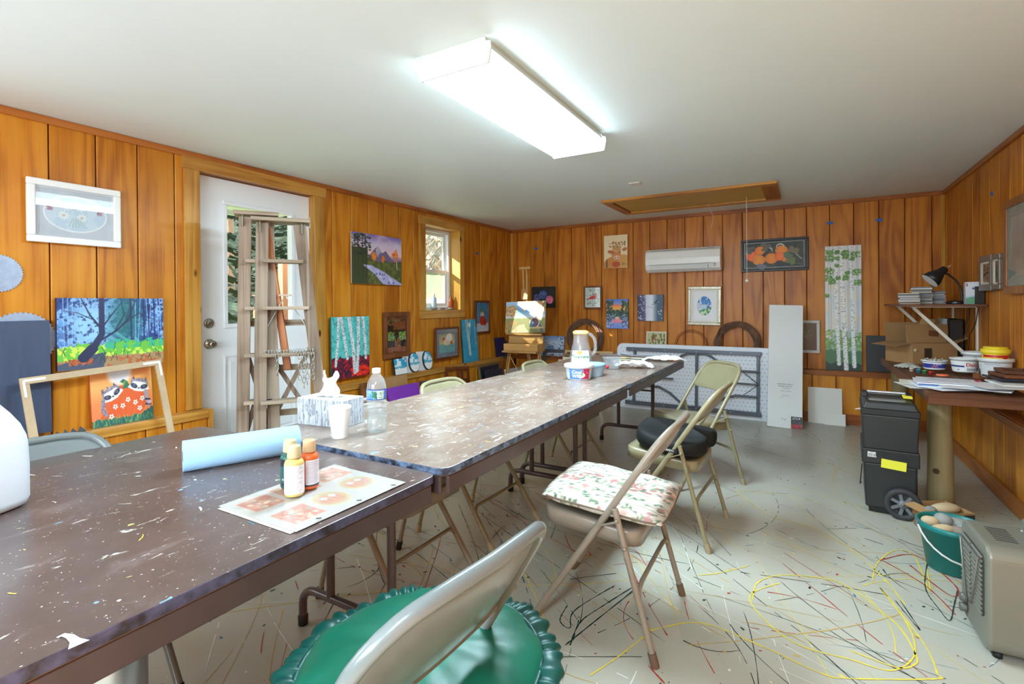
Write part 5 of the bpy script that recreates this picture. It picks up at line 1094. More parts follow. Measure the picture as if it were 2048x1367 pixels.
# gallon jug at the left edge
J=Vector((-1.735,0.405,Z1)); t=thing('water_jug','large translucent white plastic jug cut by the left edge of the photo','jug',J,0.45)
m=MB(); m.lathe([(0,0.0),(0.06,0.0),(0.072,0.006),(0.0775,0.022),(0.0775,0.10),(0.076,0.15),(0.0735,0.175),(0.064,0.205),(0.048,0.235),(0.03,0.262),(0.021,0.275),(0.02,0.29),(0.0,0.29)],64,power=3.6); m.build('body',HDPE,t)
m=MB(); m.lathe([(0,0),(0.023,0),(0.023,0.02),(0.0,0.02)],24,c=(0,0,0.288)); m.build('cap',mat('cap_blue',(80,120,190),0.4),t)
m=MB(); m.tube([(0.0,-0.045,0.262),(0.0,-0.078,0.245),(0.0,-0.088,0.21),(0.0,-0.086,0.165),(0.0,-0.070,0.14)],0.012,12); m.build('handle',HDPE,t)
cv=Cv(60,40,(236,238,244)); cv.put(cv.Y<.3,(214,224,244)); cv.poly([(0,.35),(.9,.35),(.9,.55),(0,.55)],(236,150,70)); cv.put(cv.Y>.75,(120,160,220)); cv.poly([(.1,.62),(.8,.62),(.8,.68),(.1,.68)],(90,110,180))
wrap('label',cv,lambda z:0.0782,0.045,0.125,camang(J)-0.45-1.5,camang(J)-0.45-0.1,t,VL,power=3.6)
# paper roll
a=Vector((-1.622,0.812,0)); b=Vector((-1.488,1.112,0)); d=(b-a); Ln=d.length; c_=(a+b)/2; nrm=Vector((-d.y,d.x,0)).normalized(); r_=0.046
t=thing('paper_roll','light blue shop towel roll lying on the nearest table','paper roll',(c_.x,c_.y,Z1+r_),math.atan2(d.y,d.x))
m=MB(); n=40; R0=r_; P=[]
for k,(xx,rr) in enumerate(((-Ln/2,0.016),(-Ln/2,R0-0.001),(-Ln/2+0.001,R0),(Ln/2-0.001,R0),(Ln/2,R0-0.001),(Ln/2,0.016),(-Ln/2,0.016))):
    for i in range(n): A=2*PI*i/n; P.append((xx,rr*math.cos(A),rr*math.sin(A)))
m.smooth=True; m._add(P,[(j*n+i,(j+1)*n+i,(j+1)*n+(i+1)%n,j*n+(i+1)%n) for j in range(5) for i in range(n)]); m.build('towel',mat('blue_towel',(158,198,232),0.85,bump=(90,0.35,0.002)),t,fixn=True)
m=MB(); P=[(xx,rr*math.cos(2*PI*i/n),rr*math.sin(2*PI*i/n)) for xx,rr in ((-Ln/2-0.0005,0.0165),(Ln/2+0.0005,0.0165),(Ln/2+0.0005,0.0145),(-Ln/2-0.0005,0.0145),(-Ln/2-0.0005,0.0165)) for i in range(n)]
m._add(P,[(j*n+i,(j+1)*n+i,(j+1)*n+(i+1)%n,j*n+(i+1)%n) for j in range(4) for i in range(n)]); m.build('core_tube',mat('cardboard_core',(120,100,110),0.8),t,fixn=True)
# pattern sheets in a sleeve
cv=Cv(200,150,(198,192,184)); 
def pump(x,y,rx,ry,k=(206,160,136)):
    cv.ell(x,y,rx,ry,(206,190,160)); cv.ell(x,y,rx*.9,ry*.86,(196,176,140)); cv.ell(x,y+.01,rx*.75,ry*.62,k); 
    for q in (-.5,-.2,.15,.45): cv.line([(x+rx*q,y-ry*.3),(x+rx*q,y+ry*.6)],.004,(190,110,84))
    cv.ell(x-rx*.3,y-ry*.3,rx*.2,ry*.2,(200,196,190)); cv.ell(x+rx*.3,y-ry*.35,rx*.2,ry*.2,(200,196,190))
for x0,y0,x1,y1,k in ((.06,.10,.30,.42,(200,140,124)),(.33,.06,.62,.40,(206,146,122)),(.66,.04,.95,.36,(206,150,128)),(.06,.56,.32,.90,(200,144,126))):
    cv.poly([(x0,y0),(x1,y0),(x1,y1),(x0,y1)],(212,184,166)); cv.poly([(x0+.01,y0+.015),(x1-.01,y0+.015),(x1-.01,y1-.015),(x0+.01,y1-.015)],k); cv.dots(40,x0+.03,x1-.03,y0+.04,y1-.04,.01,.022,[(214,166,144),(196,132,110),(224,194,170),(170,166,146)])
pump(.48,.70,.13,.14); pump(.80,.60,.14,.13); cv.line([(0,.95),(1,.95)],.003,(180,172,162))
PA,PB,PC_,PD=[FZ(x,y,Z1) for x,y in ((437,1014),(668,931),(812,966),(592,1066))]
o=sheet('pattern_sheet','printed pumpkin pattern pages in a clear sleeve under the paint bottles','',P=[PA,PB,PC_,PD],z=Z1+0.0022) if False else None
t=thing('pattern_sheet','printed pumpkin pattern pages in a clear sleeve under the paint bottles','paper',((PA+PC_)/2).to_tuple()[:2]+(Z1,))
k0=sheet('page','',cv,[PA,PB,PC_,PD],Z1+0.0034,parent=t,th=0.0006)
k1=sheet('under_page','',Cv(6,6,(200,194,186)),[PA+Vector((0.01,-0.008,0)),PB+Vector((0.012,0.006,0)),PC_+Vector((-0.012,-0.012,0)),PD+Vector((-0.006,-0.01,0))],Z1+0.0018,parent=t,th=0.0006)
q=[PA,PB,PC_,PD]; cc=sum((Vector(v) for v in q),Vector())/4; m=MB(); w_=[(cc+(v-cc)*1.015)-t.location for v in q]; sl=[]
def slv(u,v):
    p=(w_[0]*(1-u)+w_[1]*u)*(1-v)+(w_[3]*(1-u)+w_[2]*u)*v; return Vector((p.x,p.y,0.0046+0.0028*math.exp(-((u-.22)/.09)**2-((v-.25)/.3)**2)+0.0012*math.sin(u*17+v*6)**2))
m.grid(slv,30,20); m.build('clear_sleeve',glassmat('sleeve_plastic',(246,246,248),gloss=0.30,rough=0.10,body=0.06),t)
for u in (.18,.52,.86):
    p=(w_[3]*(1-u)+w_[2]*u)*0.985+(w_[0]*(1-u)+w_[1]*u)*0.015; m=MB(); m.box((p.x,p.y,0.0098),(0.012,0.005,0.0006),(0,0,0.7)); m.build('binder_hole',mat('hole_dark',(60,56,54),0.8),t)
# three acrylic paint bottles
def pbottle(px,py,body,lab,label,cap=(198,180,140)):
    p=FZ(px,py,Z1); p.y+=0.022; t=thing('paint_bottle',label,'bottle',(p.x,p.y,Z1+0.0088),0); ca=camang(p)
    m=MB(); m.lathe([(0,0),(0.021,0),(0.024,0.004),(0.024,0.082),(0.021,0.090),(0.0125,0.094),(0.0125,0.099),(0,0.099)],28); m.build('bottle_body',mat(body[0],body[1],0.35),t)
    m=MB(); m.lathe([(0,0.096),(0.0165,0.096),(0.0175,0.099),(0.0160,0.124),(0.0145,0.128),(0,0.1285)],24); m.build('cap',mat('cap_tan_%d'%cap[0],cap,0.4),t)
    wrap('label',lab,lambda z:0.02435,0.008,0.080,ca-1.5,ca+1.5,t,VL); return t,ca
lw=Cv(60,50,(232,226,232)); 
for k in range(16): lw.line([(.12,.06+k*.058),(.12+random.uniform(.5,.74),.06+k*.058)],.012,(150,144,160))
lw.line([(.9,0),(.9,1)],.01,(160,150,160))
lg=Cv(60,50,(28,78,74)); lg.poly([(0,0),(1,0),(1,.25),(0,.25)],(24,26,34)); lg.poly([(0,.86),(1,.86),(1,1),(0,1)],(24,30,34)); lg.ell(.5,.42,.13,.13,(200,206,220)); lg.ell(.5,.42,.105,.105,(90,84,140)); lg.dots(10,.3,.7,.6,.75,.01,.02,[(210,214,220)])
lo=Cv(60,50,(206,96,44)); lo.poly([(0,.88),(1,.88),(1,1),(0,1)],(40,36,70)); lo.poly([(.36,.04),(1,.04),(1,.92),(.36,.92)],(226,220,230)); lo.poly([(.0,0),(.3,0),(.3,.1),(.0,.1)],(50,40,50))
for k in range(15): lo.line([(.42,.1+k*.054),(.42+random.uniform(.3,.5),.1+k*.054)],.012,(150,144,160))
t,ca=pbottle(566,985,('paint_green_body',(20,84,72)),lg,'dark green acrylic paint bottle, leftmost of the three on the pattern sheet'); 
wraptext('Forest Green',0.008,mat('print_pale',(220,224,226),0.5),t,lambda z:0.0245,0.028,ca+0.1); wraptext('Acrylic',0.007,MATS['print_pale'],t,lambda z:0.0245,0.016,ca+0.1)
t,ca=pbottle(574,1001,('paint_cream_body',(214,182,110)),lw,'cream yellow acrylic paint bottle, front one of the three on the pattern sheet')
t,ca=pbottle(605,985,('paint_orange_body',(222,104,48)),lo,'orange acrylic paint bottle, rightmost of the three on the pattern sheet',cap=(206,170,130))
# foam cup
p=FZ(671,877,Z2); p.y+=0.02; t=thing('foam_cup','white foam cup standing in front of the tissue box','cup',(p.x,p.y,Z2),0)
m=MB(); pr=[(0,0.0),(0.027,0.0),(0.0285,0.003)]; 
for z,r in ((0.055,0.0335),(0.057,0.0345),(0.078,0.0365),(0.080,0.0372),(0.098,0.0388),(0.103,0.0395),(0.105,0.0402),(0.108,0.0415),(0.114,0.0418),(0.115,0.040),(0.112,0.0385),(0.02,0.0275),(0.008,0.024),(0,0.008)): pr.append((r,z))
m.lathe(pr,36); m.build('cup_body',mat('foam_white',(240,240,242),0.55,bump=(500,0.1,0.0005)),t)
# water bottle
p=FZ(742,866,Z2); p.y+=0.03; t=thing('water_bottle','clear plastic water bottle with a blue and green label beside the tissue box','bottle',(p.x,p.y,Z2),0); ca=camang(p)
pr=[(0,0.004),(0.016,0.003),(0.026,0.0),(0.033,0.004),(0.0355,0.014)]
for k in range(9): z=0.018+k*0.0115; pr+=[(0.0362 if k not in(3,4) else 0.034,z),(0.0345 if k not in(3,4) else 0.0325,z+0.0055)]
pr+=[(0.0362,0.126),(0.0362,0.168),(0.0355,0.175),(0.033,0.188),(0.027,0.203),(0.018,0.216),(0.0135,0.221),(0.013,0.226),(0,0.226)]
m=MB(); m.lathe(pr,40); m.build('bottle_body',CLEAR,t)
m=MB(); m.lathe([(0,0.004),(0.033,0.006),(0.0345,0.02),(0.0335,0.088),(0,0.088)],32); m.build('water',glassmat('water_clear',(248,252,252),gloss=0.25,rough=0.03),t)
m=MB(); m.lathe([(0,0.224),(0.0155,0.224),(0.016,0.226),(0.0158,0.240),(0.0148,0.2425),(0,0.243)],28); m.build('cap',mat('cap_white',(242,242,244),0.4),t)
cv=Cv(120,40,(90,150,200)); cv.grad([(0,(150,190,220)),(.5,(80,140,190)),(1,(70,120,190))]); cv.put((cv.n(20,8)-.4)*1.5,(190,214,220)); cv.poly([(0,0),(1,0),(1,.09),(0,.09)],(40,60,160)); cv.poly([(0,.92),(1,.92),(1,1),(0,1)],(40,60,160)); cv.dots(30,.38,.50,.2,.8,.015,.03,[(50,120,80),(30,100,70)]); cv.poly([(.52,.12),(.70,.12),(.70,.9),(.52,.9)],(206,224,214)); cv.ell(.61,.42,.055,.055,(60,140,110)); cv.ell(.61,.42,.045,.045,(206,226,214)); cv.ell(.61,.40,.018,.026,(50,130,100)); cv.poly([(.54,.72),(.68,.72),(.68,.78),(.54,.78)],(70,130,110)); cv.poly([(.74,.1),(1,.1),(1,.9),(.74,.9)],(50,80,170))
wrap('label',cv,lambda z:0.0368,0.126,0.166,ca-1.9,ca+1.9,t,VL)
# tissue box
A,B,Cc=[FZ(x,y,Z2) for x,y in ((595,847),(686,857),(730,846))]; ax=(B-A); Lb=ax.length; ax.normalize(); ay=Vector((-ax.y,ax.x,0)); Wb=0.125; Hb=0.108
ctr=A+ax*Lb/2+ay*Wb/2; t=thing('tissue_box','grey wood print tissue box with a white tissue standing up','tissue box',(ctr.x,ctr.y,Z2),math.atan2(ax.y,ax.x))
m=MB(); m.box2((-Lb/2,-Wb/2,0),(Lb/2,Wb/2,Hb)); m.build('carton',mat('carton_white',(232,232,230),0.6),t,bevel=0.002)
def grey_boards(w,h):
    cv=Cv(w,h,(178,184,192)); cv.put((cv.n(22,2,3)-.35)*1.6,(214,218,222)); cv.put((cv.n(50,3,2)>.62)*.6,(120,126,136))
    for k in range(1,8): cv.line([(k/7.3+random.uniform(-.01,.01),0),(k/7.3,1)],.007,(84,90,100))
    cv.dots(14,.02,.98,.1,.9,.006,.014,[(90,96,106)],sq=3); return cv
for nm,w_,rz,lc in (('printed_face',Lb,0,(0,-Wb/2-0.001,0.001)),('printed_face',Wb,PI/2,(Lb/2+0.001,0,0.001)),('printed_face',Wb,-PI/2,(-Lb/2-0.001,0,0.001))):
    me=picmesh(nm,grey_boards(90,50),w_-0.003,Hb-0.002,0.0006,(200,200,200)); me.materials.append(VL); o=bpy.data.objects.new(nm,me); COL.objects.link(o); o.parent=t; o.location=lc; o.rotation_euler=(0,0,rz)
def tiss(u,v):
    a=(u-.5)*2; w=0.042*(1-0.25*v)+0.006*math.sin(v*9); x=a*w+0.004*math.sin(v*14+a*3); y=0.012*math.sin(a*7+v*2)+0.008*math.sin(a*15+v*5)*v; z=Hb-0.006+0.088*v-0.012*v*math.cos(a*3.2)*1.0+0.012*v*(abs(a)>.55); return Vector((x-0.005,y,z))
m=MB(); m.grid(tiss,40,20); m.build('tissue',mat('tissue_white',(246,246,246),0.8,bump=(60,0.4,0.003)),t,solid=0.0008)
m=MB(); m.box2((-0.055,-0.02,Hb),(0.055,0.02,Hb+0.0012)); m.build('slot_film',glassmat('film',(240,240,240),gloss=0.3,body=0.3),t)
# cool whip tub + second tub behind
def tubthing(name,label,px,py,r0,r1,hh,cv,lid,sx=1.0,sy=1.0,rim=0.0,matb='tub_white',colb=(236,238,240),z=Z2,p=None,text_=None,open_=False,power=2.0,cat='tub',dy=0.06):
    if p is None: p=FZ(px,py,z); p=p+ (p-EYE).normalized()*dy; p.z=z
    t=thing(name,label,cat,(p.x,p.y,z),0); ca=camang(p); rf=lambda zz:r0+(r1-r0)*zz/hh
    m=MB(); m.lathe([(0,0.0),(r0*0.95,0),(r0,0.003),(r1,hh),(r1+0.004,hh),(r1+0.004,hh-0.006),(r1+0.006,hh-0.006),(r1+0.006,hh+0.002),(r1-0.002,hh+0.002),(r0,0.006),(0,0.006)],44,sx=sx,sy=sy,power=power); m.build('tub_body',mat(matb,colb,0.4),t)
    if lid is not None:
        m=MB(); m.lathe([(0,hh+0.004),(r1-0.008,hh+0.004),(r1-0.005,hh+0.009),(r1+0.007,hh+0.009),(r1+0.009,hh+0.005),(r1+0.009,hh-0.012),(r1+0.0065,hh-0.012),(r1+0.0065,hh+0.0025),(0,hh+0.003)],44,sx=sx,sy=sy,power=power); m.build('lid',mat('lid_%d_%d_%d'%lid,lid,0.4),t)
    if cv is not None: wrap('label',cv,lambda zz:rf(zz)+0.0012,hh*0.08,hh*0.82,ca-1.5,ca+1.5,t,VL,sx=sx,sy=sy,power=power)
    return t,ca,rf
cv=Cv(120,50,(70,130,200)); cv.grad([(0,(110,160,214)),(1,(70,120,200))]); cv.put((cv.X>.60)*1.0,(214,40,90)); cv.ell(.58,.62,.09,.10,(226,226,196)); cv.ell(.56,.5,.05,.07,(150,180,160)); cv.line([(.6,0),(.62,.4)],.01,(236,236,240)); cv.put((cv.X<.22)+(cv.X>.80),(206,216,234)); cv.dots(8,.66,.76,.2,.8,.008,.014,[(240,200,210)],sq=.5)
t,ca,rf=tubthing('whipped_topping_tub','white topping tub with blue and red label and loose lid on the far table','',0,0.074,0.086,0.088,cv,(240,240,240),p=Vector((-1.262,3.03,Z2)))
wt=mat('print_white',(244,244,246),0.5)
wraptext('Cool',0.030,wt,t,rf,0.052,ca-0.22,bold=0.0008,shear=0.25); wraptext('Whip',0.030,wt,t,rf,0.026,ca-0.16,bold=0.0008,shear=0.25); 
t,ca,rf=tubthing('blue_lidded_tub','pale blue plastic tub half hidden behind the whipped topping tub','',0,0.068,0.078,0.075,None,(150,190,226),p=Vector((-1.235,3.205,Z2)),matb='tub_pale_blue',colb=(190,214,238))
# juice pitcher
p=Vector((-1.40,3.40,Z2)); t=thing('juice_pitcher','clear plastic juice pitcher with an orange lid and white label','pitcher',(p.x,p.y,Z2),0); ca=camang(p); t.rotation_euler=(0,0,ca+PI/2)
pr=[(0,0.0),(0.066,0.0),(0.074,0.006),(0.077,0.02),(0.077,0.09),(0.074,0.12),(0.064,0.16),(0.055,0.195),(0.052,0.225),(0.052,0.262)]
pr=[(r,z*1.05) for r,z in pr]
m=MB(); m.lathe(pr,48,sx=1.02,sy=0.78,power=2.6); m.build('pitcher_body',CLEARW,t)
m=MB(); m.lathe([(0,0.265),(0.055,0.265),(0.057,0.268),(0.056,0.284),(0.040,0.292),(0,0.294)],36,sx=1.02,sy=0.80,power=2.4); m.build('lid',mat('lid_peach',(240,190,120),0.4),t)
m=MB(); m.tube([(0.045,0,0.272),(0.072,0,0.262),(0.095,0,0.235),(0.104,0,0.20),(0.104,0,0.16),(0.096,0,0.13),(0.078,0,0.115)],[.011,.012,.0125,.0125,.0125,.012,.010],14); m.build('handle',CLEARW,t)
cv=Cv(90,60,(236,236,232)); cv.ell(.45,.16,.16,.11,(240,140,70)); cv.put((cv.Y>.8),(226,228,226))
rfp=lambda z:0.0785 if z<0.0945 else (0.0785-0.003*(z-0.0945)/0.0315 if z<0.126 else 0.0755-0.010*(z-0.126)/0.042)
wrap('label',cv,rfp,0.065,0.150,-PI/2-0.85,-PI/2+0.75,t,VL,sx=1.02,sy=0.78,power=2.6)
wraptext('Tropicana',0.030,mat('print_green',(36,104,56),0.5),t,rfp,0.108,-PI/2-0.08,sx=1.02,sy=0.78,power=2.6,bold=0.0006)
# rectangular container
p=Vector((-1.24,3.60,Z2)); t=thing('plastic_container','empty translucent plastic container with a red spot right of the pitcher','container',(p.x,p.y,Z2),camang(p)+PI/2)
m=MB(); m.lathe([(0,0.002),(0.052,0.002),(0.056,0.008),(0.064,0.082),(0.069,0.083),(0.069,0.087),(0.062,0.087),(0.054,0.010),(0,0.006)],44,power=3.4,sx=1.0,sy=0.8); m.build('container_body',CLEARW,t)
text('■ ≡≡≡ ≡≡',0.016,mat('print_grey',(130,134,150),0.5),t,(0.012,-0.0525,0.052),(PI/2+0.1,0,0)); MB().lathe([(0,0),(0.014,0),(0.014,0.0006),(0,0.0006)],20).xf(Euler((PI/2,0,0)).to_matrix().to_4x4()).build('red_spot',mat('print_red',(206,60,70),0.5),t,loc=(-0.032,-0.0515,0.022))
# crumpled napkins
def napkin(label,p,rz,W,D,hh,seed,name='crumpled_napkin'):
    R=random.Random(seed); ph=[R.uniform(0,6) for _ in range(8)]
    def f(u,v):
        a,b=u*2-1,v*2-1; z=0.004+hh*max(0,(0.5+0.5*math.sin(a*2.2+ph[0])*math.cos(b*2.6+ph[1])))*(1-0.6*b*b)+0.012*abs(math.sin(a*6+b*4+ph[2]))+0.008*abs(math.sin(b*9-a*5+ph[3])); z*= (1-abs(a)**6*0.8)
        return Vector((a*W/2+0.012*math.sin(b*5+ph[4]),b*D/2*(0.75+0.25*math.sin(a*4+ph[5])),z))
    m=MB(); m.grid(f,34,24); return tag(m.build(name,mat('tissue_white',(246,246,246),0.8),loc=(p.x,p.y,Z2),rot=(0,0,rz),solid=0.001),label,'napkin')
napkin('crumpled white paper towel in front of the brushes',Vector((-1.10,3.70,0)),0.35,0.27,0.12,0.075,3)
napkin('flattened white paper towel at the far table corner beside the napkin',Vector((-1.02,4.28,0)),0.2,0.34,0.13,0.03,8)
cv=Cv(20,20,(150,160,176)); cv.grad([(0,(176,184,196)),(1,(130,140,156))],axis='x'); sheet('grey_card','grey blue curled card behind the brushes',cv,[Vector((-1.42,4.44,0)),Vector((-1.00,4.46,0)),Vector((-1.02,4.38,0)),Vector((-1.42,4.36,0))],Z2+0.022,curl=0.02)
bpy.context.view_layer.update()
def brush(label,p,a,L,bristle,hcol):
    t=thing('paint_brush',label,'brush',(p[0],p[1],Z2+0.008),a); m=MB(); m.tube([(0,0,0),(L*0.35,0,0),(L*0.55,0,0)],[0.004,0.0075,0.005],10); m.build('handle',mat('brush_handle_%d'%hcol[0],hcol,0.4),t)
    m=MB(); m.tube([(L*0.55,0,0),(L*0.70,0,0)],[0.0055,0.0075],10); m.build('ferrule',mat('ferrule',(176,172,150),0.3,metal=0.8),t); m=MB(); m.tube([(L*0.70,0,0),(L*0.86,0,0),(L,0,-0.004)],[0.0078,0.010,0.003],10); m.build('bristles',mat('bristle_%d'%bristle[0],bristle,0.8),t)
brush('paint brush with dark green bristles lying at the far end of the table',(-1.19,4.17),PI+0.12,0.30,(50,64,54),(196,190,160)); brush('paint brush with a cream bristle head behind the green one',(-1.16,4.33),PI+0.05,0.27,(226,206,160),(220,220,206))
# ================================================================ ladder, easel, leaning things
LWD=wood('old_ladder_wood',(176,158,140),(150,130,112),(112,92,76),'Z',rings=4,cross=10,rough=0.7,coat=0.0,hue=0.1); LWX=wood('old_ladder_tread',(186,170,150),(160,142,122),(120,102,84),'X',rings=4,cross=10,rough=0.7,coat=0.0)
RUST=mat('old_hinge_green',(140,156,140),0.5,metal=0.5); CHN=mat('chain_steel',(176,176,170),0.3,metal=0.9)
def ladder(label,p0,ang,hgt,wt,wb,depth,skew,name='step_ladder',chain=True,spread=0.0):
    """treads face -Y locally; front rails splay; rear frame stands depth behind"""
    t=thing(name,label,'ladder',p0,ang); 
    def rail(s,z,y=0): k=1-z/hgt; return Vector((s*(wt+(wb-wt)*k)/2+skew*k,y,z))
    for s in (-1,1):
        m=MB(); m.bar(rail(s,0.002),rail(s,hgt-0.02),0.022,0.075,up=(1,0,0)); m.build('rail',LWD,t,bevel=0.003)
        m=MB(); m.bar(rail(s,0.002)*1.0+Vector((0,depth+spread,0)),rail(s,hgt-0.05)+Vector((0,0.06,0)),0.02,0.04,up=(1,0,0)); m.build('rear_leg',LWD,t,bevel=0.003)
    z=0.30; k=0
    while z<hgt-0.15:
        a,b=rail(-1,z),rail(1,z); m=MB(); m.box(((a.x+b.x)/2,-0.004,z),(b.x-a.x-0.01,0.095,0.022)); m.build('tread',LWX,t,bevel=0.002)
        if k<4: 
            a,b=rail(-1,z-0.1),rail(1,z-0.1); m=MB(); m.box(((a.x+b.x)/2,depth*0.6+0.03,z-0.1),(b.x-a.x,0.02,0.04)); m.build('rear_slat',LWX,t)
        z+=0.305; k+=1
    m=MB(); m.box(((rail(-1,hgt).x+rail(1,hgt).x)/2,0.03,hgt),(wt+0.13,0.17,0.024)); m.build('top_cap',LWX,t,bevel=0.003)
    for z0,z1 in ((0.32,0.98),(0.98,0.32)):
        a,b=rail(-1,z0)+Vector((0,depth*0.75,0)),rail(1,z1)+Vector((0,depth*0.75,0)); m=MB(); m.bar(a,b,0.03,0.014,up=(0,1,0)); m.build('cross_brace',LWD,t)
    for s in (-1,1):
        a=rail(s,hgt-0.03); m=MB(); m.box((a.x+s*0.013,0.01,hgt-0.05),(0.004,0.08,0.07)); m.build('hinge_plate',RUST,t)
        m=MB(); c=(rail(-1,1.3)+rail(1,1.3))/2+Vector((0,0.03,0)); a=rail(s,1.02); m.tube([a,c],0.004,6); m.build('spreader',CHN,t)
    m=MB(); m.box((c.x,c.y,c.z),(0.08,0.02,0.012)); m.build('spreader_plate',CHN,t)
    return t,rail
def chain(label,p,L,n,seed=0,parent=None):
    t=parent; m=None
    for i in range(n):
        z=-i*L/n; m=MB(); P=[]
        for k in range(10):
            a=2*PI*k/10; u,w_=0.010*math.cos(a),0.021*math.sin(a); P.append((p[0]+(u if i%2 else 0),p[1]+(0 if i%2 else u),p[2]+z+w_))
        m.tube(P,0.0028,6,closed=True); m.build('chain_link',CHN,t)
aL=math.atan2(0.8,0.6)
t,rail=ladder('weathered wooden step ladder standing in front of the door, steel chains on a tread',(-2.975,2.11,0),aL,1.79,0.22,0.44,0.16,0.075)
for (x,y,z,n) in ((-0.03,-0.058,0.935,5),(0.105,-0.058,0.93,6),(0.15,-0.06,0.935,7),(0.185,-0.058,0.93,6),(0.13,-0.06,0.91,7)): chain('',(x,y,z),0.034*n,n,parent=t)
m=MB()
for k in range(16): m.tube([(-0.09+k*0.018+0.012*math.cos(a/8*2*PI),-0.02+0.02*math.sin(k*2.1),0.93+0.012*math.sin(a/8*2*PI)) for a in range(8)],0.0028,5,closed=True)
o=m.build('chain_pile',CHN,t); o['kind']='stuff'
ladder('second old wooden step ladder folded behind the first, closest to the door',(-3.10,2.02,0),aL+0.02,1.83,0.13,0.20,0.04,0.0)
m=MB(); m.box((0,0,0.5),(0.045,0.022,1.0)); o=m.build('paint_stick',wood('fresh_lath',(206,140,96),(184,116,76),(150,84,52),'Z',rings=3,cross=9),loc=(-3.03,2.19,0.80),rot=(0.10,-0.10,0.6)); tag(o,'reddish wooden lath standing behind the ladder treads','lath')

# easel
EZ=wood('easel_beech',(214,172,112),(198,152,92),(164,118,66),'Z',rings=3,cross=8,rough=0.4); EZX=wood('easel_beech_across',(214,172,112),(198,152,92),(164,118,66),'X',rings=3,cross=8,rough=0.4)
t=thing('box_easel','beech wood sketch box easel in the far left corner','easel',(-2.93,5.30,0),0.06)
for nm,a,b in (('leg',(-0.28,0.0,0.0),(-0.19,0.03,0.66)),('leg',(0.28,0.0,0.0),(0.20,0.03,0.66)),('leg',(0.0,0.42,0.0),(0.0,0.14,0.66))):
    for o_ in (-0.012,0.012): m=MB(); m.bar(Vector(a)+Vector((o_,0,0)),Vector(b)+Vector((o_,0,0)),0.012,0.024,up=(0,1,0)); m.build(nm,EZ,t,bevel=0.001)
for s in (-1,1):
    m=MB(); m.lathe([(0,-.018),(.011,-.018),(.013,0),(.011,.018),(0,.018)],12).xf(Matrix.Translation((s*0.245,-0.02,0.34))@Euler((PI/2,0,0)).to_matrix().to_4x4()); m.build('wing_nut',mat('brass_knob',(190,160,100),0.3,metal=0.9),t)
m=MB(); m.box2((-0.235,-0.05,0.66),(0.215,0.17,0.755)); m.build('sketch_box',EZX,t,bevel=0.004)
m=MB(); m.box2((-0.225,-0.12,0.655),(0.225,-0.051,0.675)); m.build('drawer',EZX,t,bevel=0.002)
m=MB(); m.box((-0.0,0.09,0.80),(0.46,0.018,0.09),(-0.12,0,0)); m.build('lid_board',EZX,t,bevel=0.003)
m=MB(); m.box((-0.01,0.055,0.868),(0.47,0.055,0.022)); m.build('canvas_tray',EZX,t,bevel=0.002)
for o_ in (-0.022,0.022): m=MB(); m.bar((o_,0.10,0.80),(o_-0.075,0.24,1.67),0.022,0.018,up=(0,1,0)); m.build('mast_rail',EZ,t)
m=MB(); m.box((-0.075,0.235,1.68),(0.155,0.03,0.034)); m.build('mast_head',EZX,t,bevel=0.003)
m=MB(); m.box((-0.045,0.165,1.35),(0.09,0.03,0.13),(-0.15,0,0)); m.build('canvas_clamp',EZ,t,bevel=0.003)
m=MB(); m.bar((-0.19,0.03,0.60),(-0.05,0.10,0.30),0.02,0.008); m.build('strut',EZ,t); m=MB(); m.bar((0.19,0.03,0.60),(0.02,0.10,0.30),0.02,0.008); m.build('strut',EZ,t)
c=Cv(170,130,(150,190,226)); c.grad([(0,(176,206,234)),(.3,(120,176,224)),(.5,(206,220,226)),(.56,(160,150,110)),(.8,(150,140,96)),(1,(110,110,70))]); N=c.n(16); c.put((c.n(5)-.45)*2*(c.Y<.5),(226,236,244)); c.put((c.Y>.55)*(N>.5)*.8,(140,150,90)); c.poly([(.12,1),(.35,.75),(.5,.72),(.5,.8),(.62,1)],(196,176,150)); c.dots(260,0,.3,.12,.52,.012,.026,[(196,140,90),(214,170,110),(170,120,80),(214,190,150)],fn=lambda x,y:(x-.12)**2/.03+(y-.3)**2/.03<1); c.dots(520,.3,1,0,.42,.012,.028,[(196,150,90),(206,180,110),(150,120,80),(120,120,70),(196,110,80),(230,214,170)],fn=lambda x,y: y<.12+.42*(x-.3)+.1*math.sin(x*30))
c.line([(.95,1),(.80,.55),(.62,.1)],.07,(100,86,84),w2=.03); c.line([(.8,.5),(.98,.05)],.03,(110,96,90)); c.line([(.4,.0),(.6,.16)],.02,(130,110,96)); c.put((c.Y>.62)*(N>.52)*(c.X<.3),(196,140,80))
c.ell(.74,.68,.125,.125,(232,226,220)); c.ell(.74,.68,.105,.11,(110,76,84)); c.dots(50,.65,.83,.60,.74,.01,.02,[(150,100,96),(90,60,70),(60,70,90)],fn=lambda x,y:(x-.74)**2+(y-.68)**2*.6<.009); c.ell(.69,.74,.07,.08,(60,76,100)); c.dots(20,.62,.76,.70,.80,.01,.02,[(90,110,140),(50,60,80)]); c.ell(.70,.68,.02,.035,(160,190,220)); c.ell(.8,.84,.18,.02,(200,170,130))
me=picmesh('turkey_painting',c,0.53,0.385,0.02,(226,224,218)); me.materials.append(vcolmat('acrylic_paint')); o=bpy.data.objects.new('turkey_painting',me); COL.objects.link(o); o.location=(-2.925,5.335,0.885); o.rotation_euler=(-0.17,-0.03,0.06); tag(o,'canvas of a turkey under autumn trees resting on the easel','painting')
